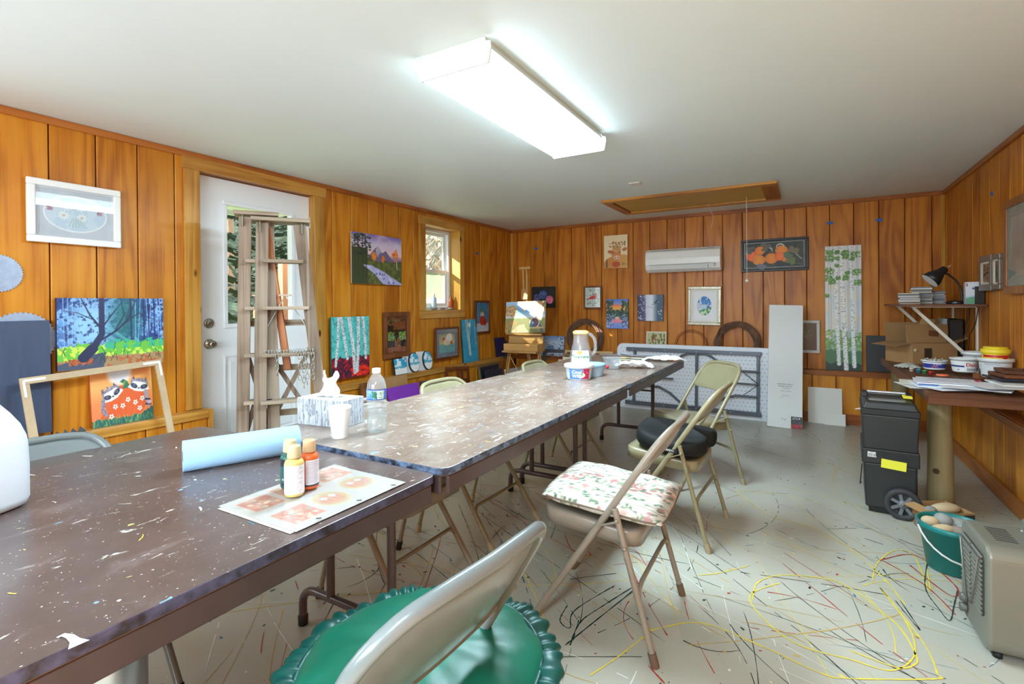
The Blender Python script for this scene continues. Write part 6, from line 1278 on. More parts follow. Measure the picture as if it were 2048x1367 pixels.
t=thing('clip_lamp','small black clip lamp head on the ledge beside the easel','lamp',(-3.37,5.62,0.68),0.2); m=MB(); m.lathe([(0,0),(0.02,0),(0.03,0.02),(0.045,0.06),(0.052,0.085),(0.048,0.085),(0.03,0.03),(0,0.02)],20).xf(Euler((1.2,0,0.5)).to_matrix().to_4x4()); m.build('lamp_shade',mat('satin_black',(34,34,36),0.35),t); m=MB(); m.tube([(0,0,0),(0.0,0.03,-0.05),(0,0.02,-0.125)],0.009,8); m.build('stem',MATS['satin_black'],t); m=MB(); m.box((0,0.02,-0.135),(0.06,0.05,0.02)); m.build('clip',MATS['satin_black'],t,bevel=0.003)

# wreaths
TW=mat('grapevine_brown',(96,66,50),0.8,noise=((140,104,80),20,(1,1,1),0.5))
def wreath(label,px,py,R_,r_,n,loc=None,thin=0.0045,name='grapevine_wreath',z0=None):
    R=random.Random(px); c=FY(px,py,DY-0.04); z=LEDZ+R_+r_+0.004 if z0 is None else z0; t=thing(name,label,'wreath',(c.x,DY-0.085,LEDZ+0.001))
    m=MB(); cz=z-LEDZ
    for i in range(n):
        p1,p2=R.uniform(0,6),R.uniform(0,6); k=R.choice((2,3,4,5)); q=r_*math.sqrt(R.random()); th=R.uniform(0,6); tw=R.choice((1,2,-1)); a0=R.uniform(0,6); span=R.uniform(3.5,6.28)
        P=[]; s=26
        for j in range(s+1):
            a=a0+span*j/s; rr=R_+q*math.cos(th+tw*a)+0.006*math.sin(k*a+p1); P.append((rr*math.cos(a),0.8*q*math.sin(th+tw*a)+0.004*math.sin(k*a+p2),cz+rr*math.sin(a)))
        m.tube(P,R.uniform(thin*0.6,thin*1.3),5)
    o=m.build('vines',TW,t); o['kind']='stuff'; t.rotation_euler=(-0.05,0,0); return t
wreath('brown grapevine wreath leaning left of centre behind the juice pitcher',1171,660,0.215,0.036,46)
wreath('brown grapevine wreath leaning behind the white folding table near its right end',1475,660,0.205,0.036,46)
t=thing('wire_hoop','thin brown wire wreath form behind the white folding table','wire form',(-1.14,DY-0.04,LEDZ+0.001))
m=MB(); 
for rr,dz in ((0.185,0.0),(0.16,0.0),(0.172,0.02)): m.tube([(rr*math.cos(a/40*2*PI),dz,0.20+rr*math.sin(a/40*2*PI)) for a in range(40)],0.0022,5,closed=True)
m.build('wire',mat('brown_wire',(110,66,40),0.5,metal=0.4),t)

# white plastic folding table on its side
DG=mat('steel_dark_grey',(88,94,104),0.4,metal=0.2); WPL=mat('white_hdpe',(226,230,238),0.5)
A_=FZ(1240,806,0); tl=math.radians(6); t=thing('folded_white_table','large white plastic folding table standing on its side, grey frame toward the room','folded table',(-1.03,5.80,0.0),0.0,tilt=tl); t.rotation_euler=(-0.08,0.0,-0.03)
Wt,Ht=1.86,0.76
m=MB(); P=rrect(-Wt/2,Wt/2,0.0,Ht,0.075,7); m.prism(P,0.040,y0=0.0); m.f=m.f; m.build('table_top',WPL,t,bevel=0.012,seg=3)
# dimples on the underside
cvp=None; m=MB(); k=0
dm=[]
for j in range(17):
    for i in range(44): dm.append((-Wt/2+0.06+i*0.040+(0.02 if j%2 else 0),0.06+j*0.040))
for x,z in dm: m._add([(x-0.008,-0.0006,z-0.002),(x+0.008,-0.0006,z-0.002),(x+0.006,-0.0006,z+0.005),(x-0.006,-0.0006,z+0.005)],[(0,1,2,3)])
o=m.build('dimples',mat('dimple_grey',(150,158,178),0.6),t); o['kind']='stuff'
def bar2(x0,x1,z0,z1,y=-0.03,d=0.028,nm='frame_rail'):
    m=MB(); m.box2((x0,y-d/2,z0),(x1,y+d/2,z1)); return m.build(nm,DG,t,bevel=0.003)
bar2(-0.80,0.64,Ht-0.085,Ht-0.045); bar2(-0.80,0.64,0.05,0.095); 
for x in (-0.70,0.0,0.61): bar2(x-0.014,x+0.014,0.095,Ht-0.085,nm='cross_rail')
def tube2(pts,r=0.012,nm='folded_leg'): m=MB(); m.tube([(x,-0.045,z) for x,z in pts],r,10); m.build(nm,DG,t)
cz_=Ht/2
tube2([(0.62,cz_+0.13),(0.40,cz_+0.13),(0.30,cz_+0.16),(0.16,cz_+0.26),(0.10,cz_+0.29),(0.02,cz_+0.29)]); tube2([(0.62,cz_-0.13),(0.40,cz_-0.13),(0.30,cz_-0.16),(0.16,cz_-0.26),(0.10,cz_-0.29),(0.02,cz_-0.29)]); tube2([(0.62,cz_),(0.25,cz_)],0.009)
tube2([(-0.84,cz_+0.10),(-0.40,cz_+0.10),(-0.28,cz_+0.16),(-0.16,cz_+0.26),(-0.10,cz_+0.29),(-0.02,cz_+0.29)]); tube2([(-0.84,cz_-0.10),(-0.40,cz_-0.10),(-0.28,cz_-0.16),(-0.16,cz_-0.26),(-0.10,cz_-0.29),(-0.02,cz_-0.29)]); tube2([(-0.70,cz_),(-0.25,cz_)],0.009)
for s in (-1,1): m=MB(); m.tube([(0.46,-0.05,cz_+s*0.13),(0.62,-0.05,cz_),(0.62,-0.05,cz_)],0.004,6); m.build('brace_wire',DG,t)
for x in (-0.72,-0.35,0.0,0.35):
    for z in (Ht-0.065,0.072): m=MB(); m.lathe([(0,0),(0.006,0),(0.004,0.003),(0,0.003)],8).xf(Matrix.Translation((x,-0.045,z))@Euler((PI/2,0,0)).to_matrix().to_4x4()); m.build('rivet',mat('rivet_steel',(210,212,214),0.3,metal=0.8),t)

# long white carton
p=FZ(1569,851,0); t=thing('long_carton','tall narrow white carton leaning on the far wall, dark label at its foot','carton',(-0.175,5.600,0.001),0.0); t.rotation_euler=(-0.235,0.03,0.09)
cw,ch,cd=0.305,1.235,0.055
m=MB(); m.box2((-cw/2,0,0),(cw/2,cd,ch)); m.build('carton_body',mat('carton_gloss_white',(228,230,228),0.4),t,bevel=0.002)
cv=Cv(60,64,(40,42,50)); cv.put((cv.Y>.62),(150,30,44)); cv.dots(12,.05,.95,.66,.96,.04,.09,[(196,40,60),(120,20,34)]); cv.dots(40,.1,.9,.30,.6,.03,.06,[(110,112,122),(140,140,150),(30,30,36)],sq=.4)
me=picmesh('foot_label',cv,0.095,0.115,0.0006); me.materials.append(VL); o=bpy.data.objects.new('foot_label',me); COL.objects.link(o); o.parent=t; o.location=(cw/2-0.05,-0.0012,0.002)
text('J.T.L.X',0.024,wt,t,(cw/2-0.05,-0.002,0.100),(PI/2,0,0),bold=0.0006)
BK=mat('print_black',(50,50,54),0.6)
for s_,sz,x,z in (('··· ··· ··· ···',0.022,0.0,0.415),('▪▪ ███ ▪██▪',0.014,0.0,0.405),('▬▬▬ ▬▬▬▬',0.010,0.0,0.382),('▓▓   ▒▒▒',0.016,0.0,0.355),('― ――― ― ―',0.010,0.02,0.305),('▪ ― ―',0.010,-0.03,0.285)): pass
text('WARNING: HEAVY',0.0165,BK,t,(0.0,-0.001,0.425),(PI/2,0,0)); text('FRAGILE 48x12x2',0.0165,BK,t,(0.0,-0.001,0.405),(PI/2,0,0)); text('THIS SIDE UP',0.012,BK,t,(0.01,-0.001,0.384),(PI/2,0,0)); text('48 in    121 cm',0.014,BK,t,(0.01,-0.001,0.358),(PI/2,0,0)); text('Made in China    /',0.010,BK,t,(0.01,-0.001,0.315),(PI/2,0,0)); text('LOT 2214',0.009,BK,t,(-0.03,-0.001,0.292),(PI/2,0,0)); text('xx-B',0.022,mat('marker_purple',(150,110,180),0.6),t,(-0.01,-0.001,0.085),(PI/2,0.35,0))
cv=Cv(6,6,(226,222,212)); canvas('blank_canvas','large blank white canvas leaning on the base board right of the long carton','B',[(1616,773),(1684,777),(1684,850),(1616,848)],cv,th=0.02,tilt=0.13,z0=0.001,off=LED+0.03,cat='canvas')
canvas('blank_canvas','small blank white canvas in front of the larger blank one','B',[(1649,826),(1691,828),(1691,855),(1649,850)],cv,th=0.016,tilt=0.2,z0=0.001,off=LED+0.09,cat='canvas')

# things between the easel and the white table
c=Cv(90,100,(150,180,220)); c.grad([(0,(120,160,220)),(.3,(206,216,234)),(.6,(170,190,220)),(1,(214,222,236))]); c.dots(160,0,1,0,1,.015,.035,[(60,80,120),(100,120,160),(230,236,246)],fn=lambda x,y:abs(x-.5)>.22 or y>.5); c.dots(60,.2,.8,.3,.7,.02,.04,[(214,224,240),(150,170,206)]); c.poly([(.3,.5),(.55,.45),(.6,.7),(.35,.72)],(110,140,180))
canvas('snowy_painting','blue and white snowy woods canvas standing on the ledge right of the easel','B',[(1080,671),(1129,672),(1129,715),(1080,711)],c,side=(70,90,130),z0=LEDZ+0.002,tilt=0.08,off=0.03)
def simpleframe(name,label,x,y,z,W,Hh,f,mt,rz,tilt,inner=None,th=0.02,cat='frame',back=None):
    t=thing(name,label,cat,(x,y,z),rz); t.rotation_euler=(-tilt,0,rz)
    for (x0,x1,z0_,z1_) in ((-W/2,W/2,0,f),(-W/2,W/2,Hh-f,Hh),(-W/2,-W/2+f,f,Hh-f),(W/2-f,W/2,f,Hh-f)): m=MB(); m.box2((x0,0,z0_),(x1,th,z1_)); m.build('frame_side',mt,t,bevel=0.002)
    if back: MB().box2((-W/2+f*0.5,th*0.5,f*0.5),(W/2-f*0.5,th*0.9,Hh-f*0.5)).build('backing',back,t)
    if inner: MB().box2((-W/2+f+inner[0],th*0.3,f+inner[0]),(W/2-f-inner[0],th*0.48,Hh-f-inner[0])).build('picture',inner[1],t)
    return t
FLT=mat('frame_charcoal',(66,68,72),0.6)
simpleframe('picture_frame','charcoal grey empty frame leaning right of the easel','x' and -2.74,5.76,0.0,0.40,0.66,0.045,FLT,0.05,0.18)
m=MB(); m._add([(0,0,0),(0.42,0,0.10),(0.36,0,0.52),(0.02,0,0.62)],[(0,1,2,3)]); o=m.build('cardboard_piece',mat('cardboard_brown',(172,130,84),0.85,noise=((156,116,72),6,(1,1,1),0.5)),loc=(-2.66,5.52,0.02),rot=(-0.16,0.35,0.1),solid=0.004); tag(o,'slanting brown cardboard flap in front of the grapevine wreath','cardboard')
for i,(x,y,W,Hh,mt,lb,bk) in enumerate(((-2.30,5.74,0.62,0.66,'frame_gold','outermost pale wood frame of the stack behind the pitcher',(230,226,214)),(-2.32,5.70,0.58,0.62,'frame_walnut','brown wooden frame second in the stack behind the pitcher',None),(-2.33,5.66,0.54,0.58,'frame_birch','cream inner frame with a dark picture in the stack behind the pitcher',(60,60,62)),(-2.44,5.62,0.40,0.55,'frame_cream2','front cream frame with a pale grey picture left of the pitcher',(196,198,194)))):
    col={'frame_gold':(196,160,110),'frame_walnut':(140,104,72),'frame_birch':(226,214,190),'frame_cream2':(214,200,170)}[mt]
    simpleframe('leaning_frame',lb,x,y,0.0,W,Hh,0.03,mat(mt,col,0.45),0.04,0.14,inner=(0.03,mat('pic_%d'%i,bk,0.6)) if bk else None,back=mat('mat_cream',(232,228,214),0.8) if i==2 else None)
t=thing('white_crate','pale grey white plastic crate between the frames and the white table','crate',(-2.06,5.92,0)); m=MB(); m.box2((-0.10,-0.1,0),(0.12,0.1,0.33)); m.build('lower_tub',mat('bin_pale',(206,212,224),0.45),t,bevel=0.01); m=MB(); m.box2((-0.105,-0.105,0.335),(0.125,0.105,0.62)); m.build('upper_tub',MATS['bin_pale'],t,bevel=0.01)

# along the left wall under and on the ledge
BL=lambda s: mat('board_%d_%d_%d'%s,s,0.7)
OV=Cv(50,50,(232,232,230))
def plaque(label,px,py,w,h,oval,col):
    v=FX(px,py,-LX+0.06); t=thing('wood_plaque',label,'plaque',(-LX+0.085,v.y,LEDZ+0.001),PI/2); t.rotation_euler=(-0.18,0,PI/2)
    n=36; P=[(w/2*math.cos(2*PI*i/n),h/2+h/2*math.sin(2*PI*i/n)) for i in range(n)] if oval else [(-w/2,0),(w/2,0),(w/2,h),(-w/2,h)]
    m=MB(); m.prism(P,0.016); m.build('plaque_edge',mat('plaque_dark',(36,44,56),0.5),t)
    cv=Cv(60,70,(236,238,240),asp=h/w); cv.put((cv.Y<.62),col); cv.put((cv.Y<.5)*(cv.n(5)>.52),(226,238,244)); cv.put((cv.Y>.5)*(cv.Y<.62)*(cv.n(9,2)>.45),(96,180,206)); cv.put((cv.Y>.62+(cv.n(8,2)-.5)*.1),(238,238,236))
    m=MB(); k=0.94; NN=24; co=[]; 
    def fn(u,v_):
        a=u*2-1; b=v_*2-1
        if oval: s=math.sqrt(max(0,1-b*b)); return Vector((a*w/2*k*s,-0.001,h/2+b*h/2*k))
        return Vector((a*w/2*k,-0.001,h/2+b*h/2*k))
    m.grid(fn,NN,NN); o=m.build('painted_face',VL,t); at=o.data.color_attributes.new('Col','FLOAT_COLOR','POINT'); A=lin(np.clip(cv.a,0,255)); cols=[]
    for vv in o.data.vertices: u=min(max(vv.co.x/w+0.5,0),0.999); b=min(max(1-vv.co.z/h,0),0.999); cols.append((*A[int(b*70),int(u*60)],1))
    at.data.foreach_set('color',np.array(cols,np.float32).ravel())
plaque('square blue and white beach plaque on the ledge, left of the two oval ones',800,735,0.185,0.165,False,(40,160,200)); plaque('first oval blue and white beach plaque on the ledge',828,732,0.155,0.205,True,(60,170,206)); plaque('second oval blue and white beach plaque, nearer the window',855,724,0.145,0.205,True,(60,170,206))
for py_,dz,lb in ((815,0.0,'white paper card standing behind the square plaque'),(842,0.0,'white paper card standing behind the second oval plaque')):
    v=FX(py_,720,-LX+0.03); o=MB().box2((-0.09,0,0),(0.09,0.002,0.20)).build('paper_card',mat('card_white',(230,230,230),0.7),loc=(-LX+0.055,v.y,LEDZ+0.001),rot=(-0.12,0.05,PI/2)); tag(o,lb,'card')
def lowleft(px,py,d,name,label,w,h,mt,rz=0.0,tilt=0.2,th=0.02,cat='canvas',roll=0.0):
    v=FX(px,py,-LX+LED+0.05); o=MB().box2((-w/2,0,0),(w/2,th,h)).build(name,mt,loc=(-LX+LED+0.03+d,v.y,0.002),rot=(-tilt,roll,PI/2+rz),bevel=0.002); tag(o,label,cat); return o
lowleft(786,785,0.26,'purple_canvas','bright purple blank canvas leaning under the ledge',0.42,0.48,BL((126,52,170)),0.0,0.22)
lowleft(768,772,0.18,'flat_carton','flattened cardboard carton with blue tape behind the purple canvas',0.46,0.56,MATS['cardboard_brown'],0.0,0.15,0.03,'carton')
v=FX(768,772,-LX+LED+0.05)
c=Cv(80,60,(90,70,84)); c.grad([(0,(74,60,66)),(.35,(96,84,96)),(1,(150,146,176))],axis='x'); c.put((c.n(10)-.45)*1.6*(c.X>.3),(196,196,222)); c.dots(90,.2,.8,.2,1,.02,.03,[(50,40,50),(110,84,96),(180,180,206)]); c.line([(.1,1),(.15,0)],.05,(60,46,46)); c.line([(.3,1),(.28,.2)],.03,(50,40,44))
me=picmesh('woods_canvas',c,0.52,0.46,0.02,(80,70,80)); me.materials.append(vcolmat('acrylic_paint')); o=bpy.data.objects.new('woods_canvas',me); COL.objects.link(o); o.location=(-LX+0.36,4.13,0.005); o.rotation_euler=(-0.22,0.05,PI/2-0.12); tag(o,'dim purple grey woods canvas leaning under the ledge right of the purple one','painting')
simpleframe('picture_frame','brown wooden frame leaning under the ledge behind the tissue box',-LX+0.24,3.40,0.0,0.42,0.54,0.05,FBR,PI/2,0.15,back=mat('dark_board',(96,66,50),0.8))
simpleframe('picture_frame','light wood frame edge behind the water bottle under the ledge',-LX+0.30,3.56,0.0,0.28,0.47,0.04,mat('frame_lightwood',(186,146,98),0.5),PI/2,0.17)
t=thing('slatted_rack','reddish brown wooden slatted rack leaning on the ledge edge','rack',(-LX+0.20,4.63,0.0),PI/2); t.rotation_euler=(-0.12,0.08,PI/2)
for x0,x1,z0_,z1_ in ((-0.22,0.22,0.50,0.53),(-0.22,-0.19,0,0.5),(0.19,0.22,0,0.5),(-0.01,0.02,0,0.5),(0.07,0.10,0,0.5),(-0.19,0.19,0.36,0.39),(-0.19,0.19,0.20,0.23)): m=MB(); m.box2((x0,0 if z0_>0 or x0<-.2 else 0.001,z0_),(x1,0.018,z1_)); m.build('slat',FRED,t)
simpleframe('dark_framed_board','framed black glossy board under the ledge left of the easel',-LX+0.23,5.32,0.0,0.50,0.50,0.03,mat('frame_olive',(120,96,66),0.5),PI/2,0.16,back=mat('gloss_black',(40,44,58),0.2))
o=MB().box2((-0.2,0,0),(0.2,0.02,0.44)).build('black_box_lid',mat('gloss_black',(40,44,58),0.2),loc=(-LX+0.34,5.22,0.002),rot=(-0.16,0.04,PI/2),bevel=0.01,seg=3); tag(o,'glossy black tray leaning in front of the olive frame','tray')
simpleframe('picture_frame','white narrow frame leaning on the floor left of the easel leg',-LX+0.40,5.62,0.0,0.36,0.42,0.025,mat('frame_offwhite',(214,216,212),0.5),PI/2-0.1,0.2,back=mat('paper_grey',(200,204,202),0.7))
o=MB().box2((-0.2,-0.14,0),(0.2,0.14,0.36)).build('storage_carton','x' and MATS['cardboard_brown'],loc=(-LX+0.62,4.02,0.002),rot=(0,0,PI/2)); tag(o,'open brown storage carton on the floor below the purple canvas','carton')
o=MB().box2((-0.1,0,0),(0.1,0.05,0.09)).build('black_game_box',mat('box_black',(34,34,38),0.5),loc=(-LX+0.62,3.86,0.365),rot=(0,0,PI/2-0.1)); tag(o,'small black printed box on the brown storage carton','box')
# window sill things
def sb(px,py,label,prof,mt,cap=None):
    v=FX(px,py,-LX-0.09); t=thing('sill_bottle',label,'bottle',(v.x,v.y,WINO[2]+0.001)); m=MB(); m.lathe(prof,22); m.build('bottle_body',mt,t)
    if cap: m=MB(); m.lathe(cap[0],18); m.build('cap',cap[1],t)
sb(868,600,'white and blue plastic squeeze bottle on the window sill',[(0,0),(0.028,0),(0.03,0.005),(0.03,0.115),(0.022,0.14),(0.012,0.15),(0,0.15)],mat('bottle_steelblue',(190,206,224),0.4),([(0,0.15),(0.013,0.15),(0.011,0.185),(0,0.186)],MATS['cap_white']))
sb(902,600,'amber orange glass bottle on the window sill',[(0,0),(0.024,0),(0.026,0.004),(0.026,0.10),(0.016,0.13),(0.01,0.14),(0.01,0.165),(0,0.165)],mat('amber_glass',(206,96,20),0.15,trans=0.5))
sb(911,608,'small yellow bottle at the right end of the window sill',[(0,0),(0.02,0),(0.021,0.08),(0.012,0.1),(0,0.1)],mat('bottle_yellow',(226,214,120),0.4))
ST_=mat('stone_grey',(120,112,110),0.7,noise=((160,150,144),8,(1,1,1),0.5))
def stone(name,label,loc,r,sc,mt,seed,rz=0,group=None):
    R=random.Random(seed); ph=[R.uniform(0,6) for _ in range(5)]
    def f(u,v):
        a=2*PI*u; b=PI*v; k=1+0.06*math.sin(2*a+ph[0])*math.sin(b)+0.05*math.cos(3*b+ph[1])+0.04*math.sin(a+ph[2])*math.sin(b); return Vector((r*sc[0]*k*math.sin(b)*math.cos(a),r*sc[1]*k*math.sin(b)*math.sin(a),-r*sc[2]*k*math.cos(b)+r*sc[2]))
    m=MB(); m.grid(f,20,12,closeu=True); o=m.build(name,mt,loc=loc,rot=(0,0,rz)); return tag(o,label,'stone',group)
for i,(px,lb) in enumerate(((870,'leftmost flat dark stone on the window sill'),(886,'middle dark stone on the window sill'),(902,'rightmost small stone on the window sill'))):
    v=FX(px,617,-LX-0.03); stone('stone',lb,(v.x,v.y,WINO[2]+0.001),0.025,(1.2,1.4,0.5),ST_,i)
# ================================================================ right side: bench, shelf, tool box, bucket, heater
BW=wood('bench_redwood',(128,80,50),(106,62,38),(76,42,24),'Y',rings=4,cross=7,rough=0.5,coat=0.1); BWX=wood('bench_redwood_across',(124,78,50),(102,60,36),(76,42,24),'X',rings=4,cross=7,rough=0.5,coat=0.1)
LOG=wood('peeled_log',(176,160,118),(156,138,98),(118,98,66),'Z',rings=2.2,cross=5,rough=0.7,coat=0.0)
BZ=0.72; bx0,bx1,by0,by1=0.598,1.045,3.60,5.66
t=thing('workbench','rustic reddish plank workbench on thick log legs along the right wall','workbench',((bx0+bx1)/2,(by0+by1)/2,0)); o=t.location
for k in range(3):
    w_=(bx1-bx0)/3; m=MB(); m.box2((bx0+k*w_+0.002-o.x,by0+0.031-o.y,BZ-0.062),(bx0+(k+1)*w_-0.002-o.x,by1-o.y,BZ)); m.build('plank',BW,t,bevel=0.005)
m=MB(); m.box2((bx0-0.004-o.x,by0-o.y,BZ-0.066),(bx1-o.x,by0+0.030-o.y,BZ-0.001)); m.build('front_board',BWX,t,bevel=0.004)
for (x,y,r_) in ((0.715,3.985,0.064),(0.715,5.50,0.064)):
    m=MB(); R=random.Random(int(y*100)); pts=[(x-o.x+R.uniform(-.004,.004),y-o.y+R.uniform(-.004,.004),z) for z in (0,0.15,0.3,0.45,BZ-0.067)]; m.tube(pts,[r_*1.06,r_*1.0,r_*0.98,r_*0.95,r_*0.93],28); m.build('log_leg',LOG,t)
m=MB(); m.lathe([(0,0),(0.012,0),(0.014,0.001),(0.018,0.001),(0.019,0)],16).xf(Matrix.Translation((0.715-o.x-0.030,3.985-o.y-0.060,0.20))@Euler((PI/2,0,-0.4)).to_matrix().to_4x4()); m.build('knot',mat('knot_brown',(116,94,66),0.8),t)

# wall shelf
SZ=1.205
t=thing('wall_shelf','narrow wooden wall shelf on white metal brackets holding disc cases and the lamp','shelf',(RX-0.23,5.45,SZ)); 
m=MB(); m.box2((-0.24,-0.62,-0.016),(0.228,0.62,0.0)); m.build('shelf_board',BW,t,bevel=0.002)
BRK=mat('bracket_ivory',(222,214,196),0.45)
for y in (-0.36,0.36):
    m=MB(); m.box2((0.2165,y-0.014,-0.53),(0.2285,y+0.014,-0.017)); m.build('bracket_upright',BRK,t); m=MB(); m.box2((-0.18,y-0.012,-0.026),(0.216,y+0.012,-0.0165)); m.build('bracket_arm',BRK,t)
    m=MB(); m.bar((-0.16,y,-0.026),(0.212,y,-0.45),0.022,0.014,up=(0,1,0)); m.build('bracket_brace',BRK,t)
# disc cases, each its own thing
CASEC=[(214,212,208),(196,200,204),(170,166,170),(120,60,54),(70,76,84),(206,190,150),(60,90,110),(226,224,220),(140,136,140),(90,80,84)]
base=None
def case(x,y,z,rz,col,label,group):
    global base
    t=thing('disc_case',label,'disc case',(x,y,z),rz,group)
    m=MB(); m.box2((-0.070,-0.062,0.0),(0.070,0.062,0.0098)); m.build('case_body',mat('case_%d_%d'%col[:2],col,0.25),t,bevel=0.001)
    m=MB(); m.box2((-0.066,-0.0629,0.002),(0.066,-0.0622,0.008)); c2=random.choice(CASEC); m.build('spine_label',mat('spine_%d_%d'%c2[:2],c2,0.4),t); return t
SH=[('leftmost stack',0.735,5.50,9,SZ),('middle stack',0.815,5.42,14,SZ),('right stack nearest the lamp',0.885,5.46,11,SZ)]
for nm,x,y,n,z in (('left shelf stack',0.752,5.30,9,SZ),('middle shelf stack',0.855,5.44,14,SZ),('right shelf stack',0.965,5.58,11,SZ)):
    ORD=['lowest','second from the bottom','third from the bottom','fourth from the bottom','fifth from the bottom','sixth from the bottom','seventh from the bottom','eighth from the bottom','ninth from the bottom','tenth from the bottom','eleventh from the bottom','twelfth from the bottom','thirteenth from the bottom','fourteenth from the bottom']
    for k in range(n): case(x+random.uniform(-.006,.006),y+random.uniform(-.008,.008),z+0.0005+k*0.0103,-0.12+random.uniform(-.05,.05),CASEC[random.randrange(10)],('topmost' if k==n-1 else ORD[k])+' disc case of the '+nm,'disc cases in the '+nm+' on the wall shelf')
# desk lamp
t=thing('desk_lamp','black gooseneck desk lamp with white lined shade on the wall shelf','lamp',(1.045,5.22,SZ+0.0005)); SB=mat('satin_black',(34,34,36),0.35)
m=MB(); m.lathe([(0,0),(0.068,0),(0.071,0.004),(0.068,0.018),(0.05,0.026),(0,0.028)],36); m.build('base',SB,t)
P=[(0.025,0,0.026),(0.03,0,0.07),(0.02,0,0.13),(-0.01,0,0.19),(-0.055,-0.01,0.235),(-0.10,-0.02,0.255)]
m=MB(); m.tube(P,0.0075,12); m.build('gooseneck',SB,t)
ax=Vector((-0.72,-0.15,-0.68)).normalized(); q=Vector((0,0,1)).rotation_difference(ax).to_matrix().to_4x4(); A0=Vector((-0.072,-0.015,0.285))
m=MB(); m.lathe([(0,0.0),(0.022,0.0),(0.028,0.01),(0.030,0.035),(0.034,0.05),(0.058,0.10),(0.068,0.145),(0.0665,0.145),(0.056,0.10),(0.031,0.05),(0.0,0.045)],36); m.xf(Matrix.Translation(A0)@q); m.build('shade',SB,t)
m=MB(); m.lathe([(0.066,0.1445),(0.0555,0.10),(0.030,0.051),(0.0,0.047)],36); m.xf(Matrix.Translation(A0)@q); m.build('shade_lining',mat('lining_white',(234,234,232),0.4),t)
m=MB(); m.lathe([(0,0.05),(0.012,0.055),(0.024,0.08),(0.026,0.10),(0.018,0.118),(0,0.124)],20); m.xf(Matrix.Translation(A0)@q); m.build('bulb',mat('bulb_frost',(240,240,240),0.3),t)
m=MB(); m.tube([A0+Vector((0.012,0,0.008)),A0+Vector((0.03,0,0.022))],0.005,8); m.build('switch',mat('switch_grey',(170,160,150),0.4),t)
text('LFF',0.016,mat('print_pale',(220,224,226),0.5),t,(-0.03,-0.0712,0.010),(PI/2,0,0.0))
tag(MB().tube([(1.10,5.19,SZ+0.003),(1.098,5.12,SZ-0.02),(1.09,5.10,SZ-0.12),(1.065,5.10,SZ-0.24),(1.05,5.12,SZ-0.34),(1.075,5.15,SZ-0.48)],0.0035,6).build('lamp_cord',SB),'black cord hanging down from the desk lamp','cord')
tag(MB().tube([(1.10,5.02,SZ+0.003),(1.112,4.96,SZ-0.03),(1.10,4.98,SZ-0.15),(1.075,5.02,SZ-0.23),(1.08,5.05,SZ-0.28),(1.07,5.06,SZ-0.46)],0.0035,6).build('power_cord',SB),'second black cord hanging at the near end of the shelf','cord')
t=thing('white_box','tall white printed carton beside the lamp on the wall shelf','box',(1.085,5.03,SZ+0.0005),-0.10)
m=MB(); m.box2((-0.035,-0.05,0),(0.04,0.05,0.165)); m.build('carton_body',mat('carton_lilac',(206,206,214),0.5),t,bevel=0.001)
cv=Cv(50,80,(206,206,212)); cv.poly([(0,.72),(1,.6),(1,1),(0,1)],(90,150,110)); cv.poly([(.0,.66),(1,.56),(1,.62),(0,.74)],(170,190,206)); cv.poly([(.5,.25),(.75,.25),(.75,.34),(.5,.34)],(70,70,120)); cv.poly([(.05,.05),(.16,.05),(.16,.2),(.05,.2)],(150,60,90))
me=picmesh('front_print',cv,0.073,0.163,0.0005); me.materials.append(VL); o=bpy.data.objects.new('front_print',me); COL.objects.link(o); o.parent=t; o.location=(0.0025,-0.0508,0.001)
tag(MB().box2((-0.02,-0.03,0),(0.02,0.03,0.13)).build('dark_speaker_box',mat('near_black',(44,34,30),0.6),loc=(1.112,4.93,SZ+0.0005)),'dark box at the near end of the wall shelf against the wall','box')

# cardboard boxes on the bench
CB=mat('cardboard_tan',(178,138,92),0.85,noise=((164,124,80),7,(1,1,1),0.5)); CBI=mat('cardboard_inside',(150,112,72),0.9)
def openbox(label,x,y,z,w,d,h,rz,flaps,print_=None,th=0.004,name='cardboard_box',cat='box'):
    t=thing(name,label,cat,(x,y,z),rz)
    for a,b in (((-w/2,-d/2,0),(w/2,-d/2+th,h)),((-w/2,d/2-th,0),(w/2,d/2,h)),((-w/2,-d/2+th,0),(-w/2+th,d/2-th,h)),((w/2-th,-d/2+th,0),(w/2,d/2-th,h))): MB().box2(a,b).build('side_panel',CB,t)
    MB().box2((-w/2+th,-d/2+th,0),(w/2-th,d/2-th,th)).build('bottom_panel',CBI,t)
    for (side,ang,ln) in flaps:
        m=MB(); 
        if side in 'fb': L_=w; 
        else: L_=d
        m.box((0,0,ln/2),(L_-0.006,0.0035,ln)); e=m.build('flap',CB,t)
        yy={'f':(0,-d/2+0.002,h,0),'b':(0,d/2-0.002,h,PI),'l':(-w/2+0.002,0,h,-PI/2),'r':(w/2-0.002,0,h,PI/2)}[side]
        e.location=yy[:3]; e.rotation_euler=(ang,0,yy[3])
    return t
t=openbox('big open brown cardboard box with raised front flap on the far end of the bench',0.835,5.36,BZ+0.0005,0.36,0.30,0.17,0.52,[('b',0.12,0.16),('l',1.75,0.13),('f',-0.0,0.0001),('r',1.2,0.14)])
m=MB(); m.box((-0.06,-0.155,0.085),(0.058,0.002,0.09)); m.build('dark_print',mat('print_darkbrown',(66,50,40),0.7),t); MB().lathe([(0,0),(0.016,0),(0.016,0.001),(0,0.001)],16).xf(Euler((PI/2,0,0)).to_matrix().to_4x4()).build('torn_spot',mat('torn_pale',(206,186,156),0.8),t,loc=(-0.155,-0.1505,0.115))
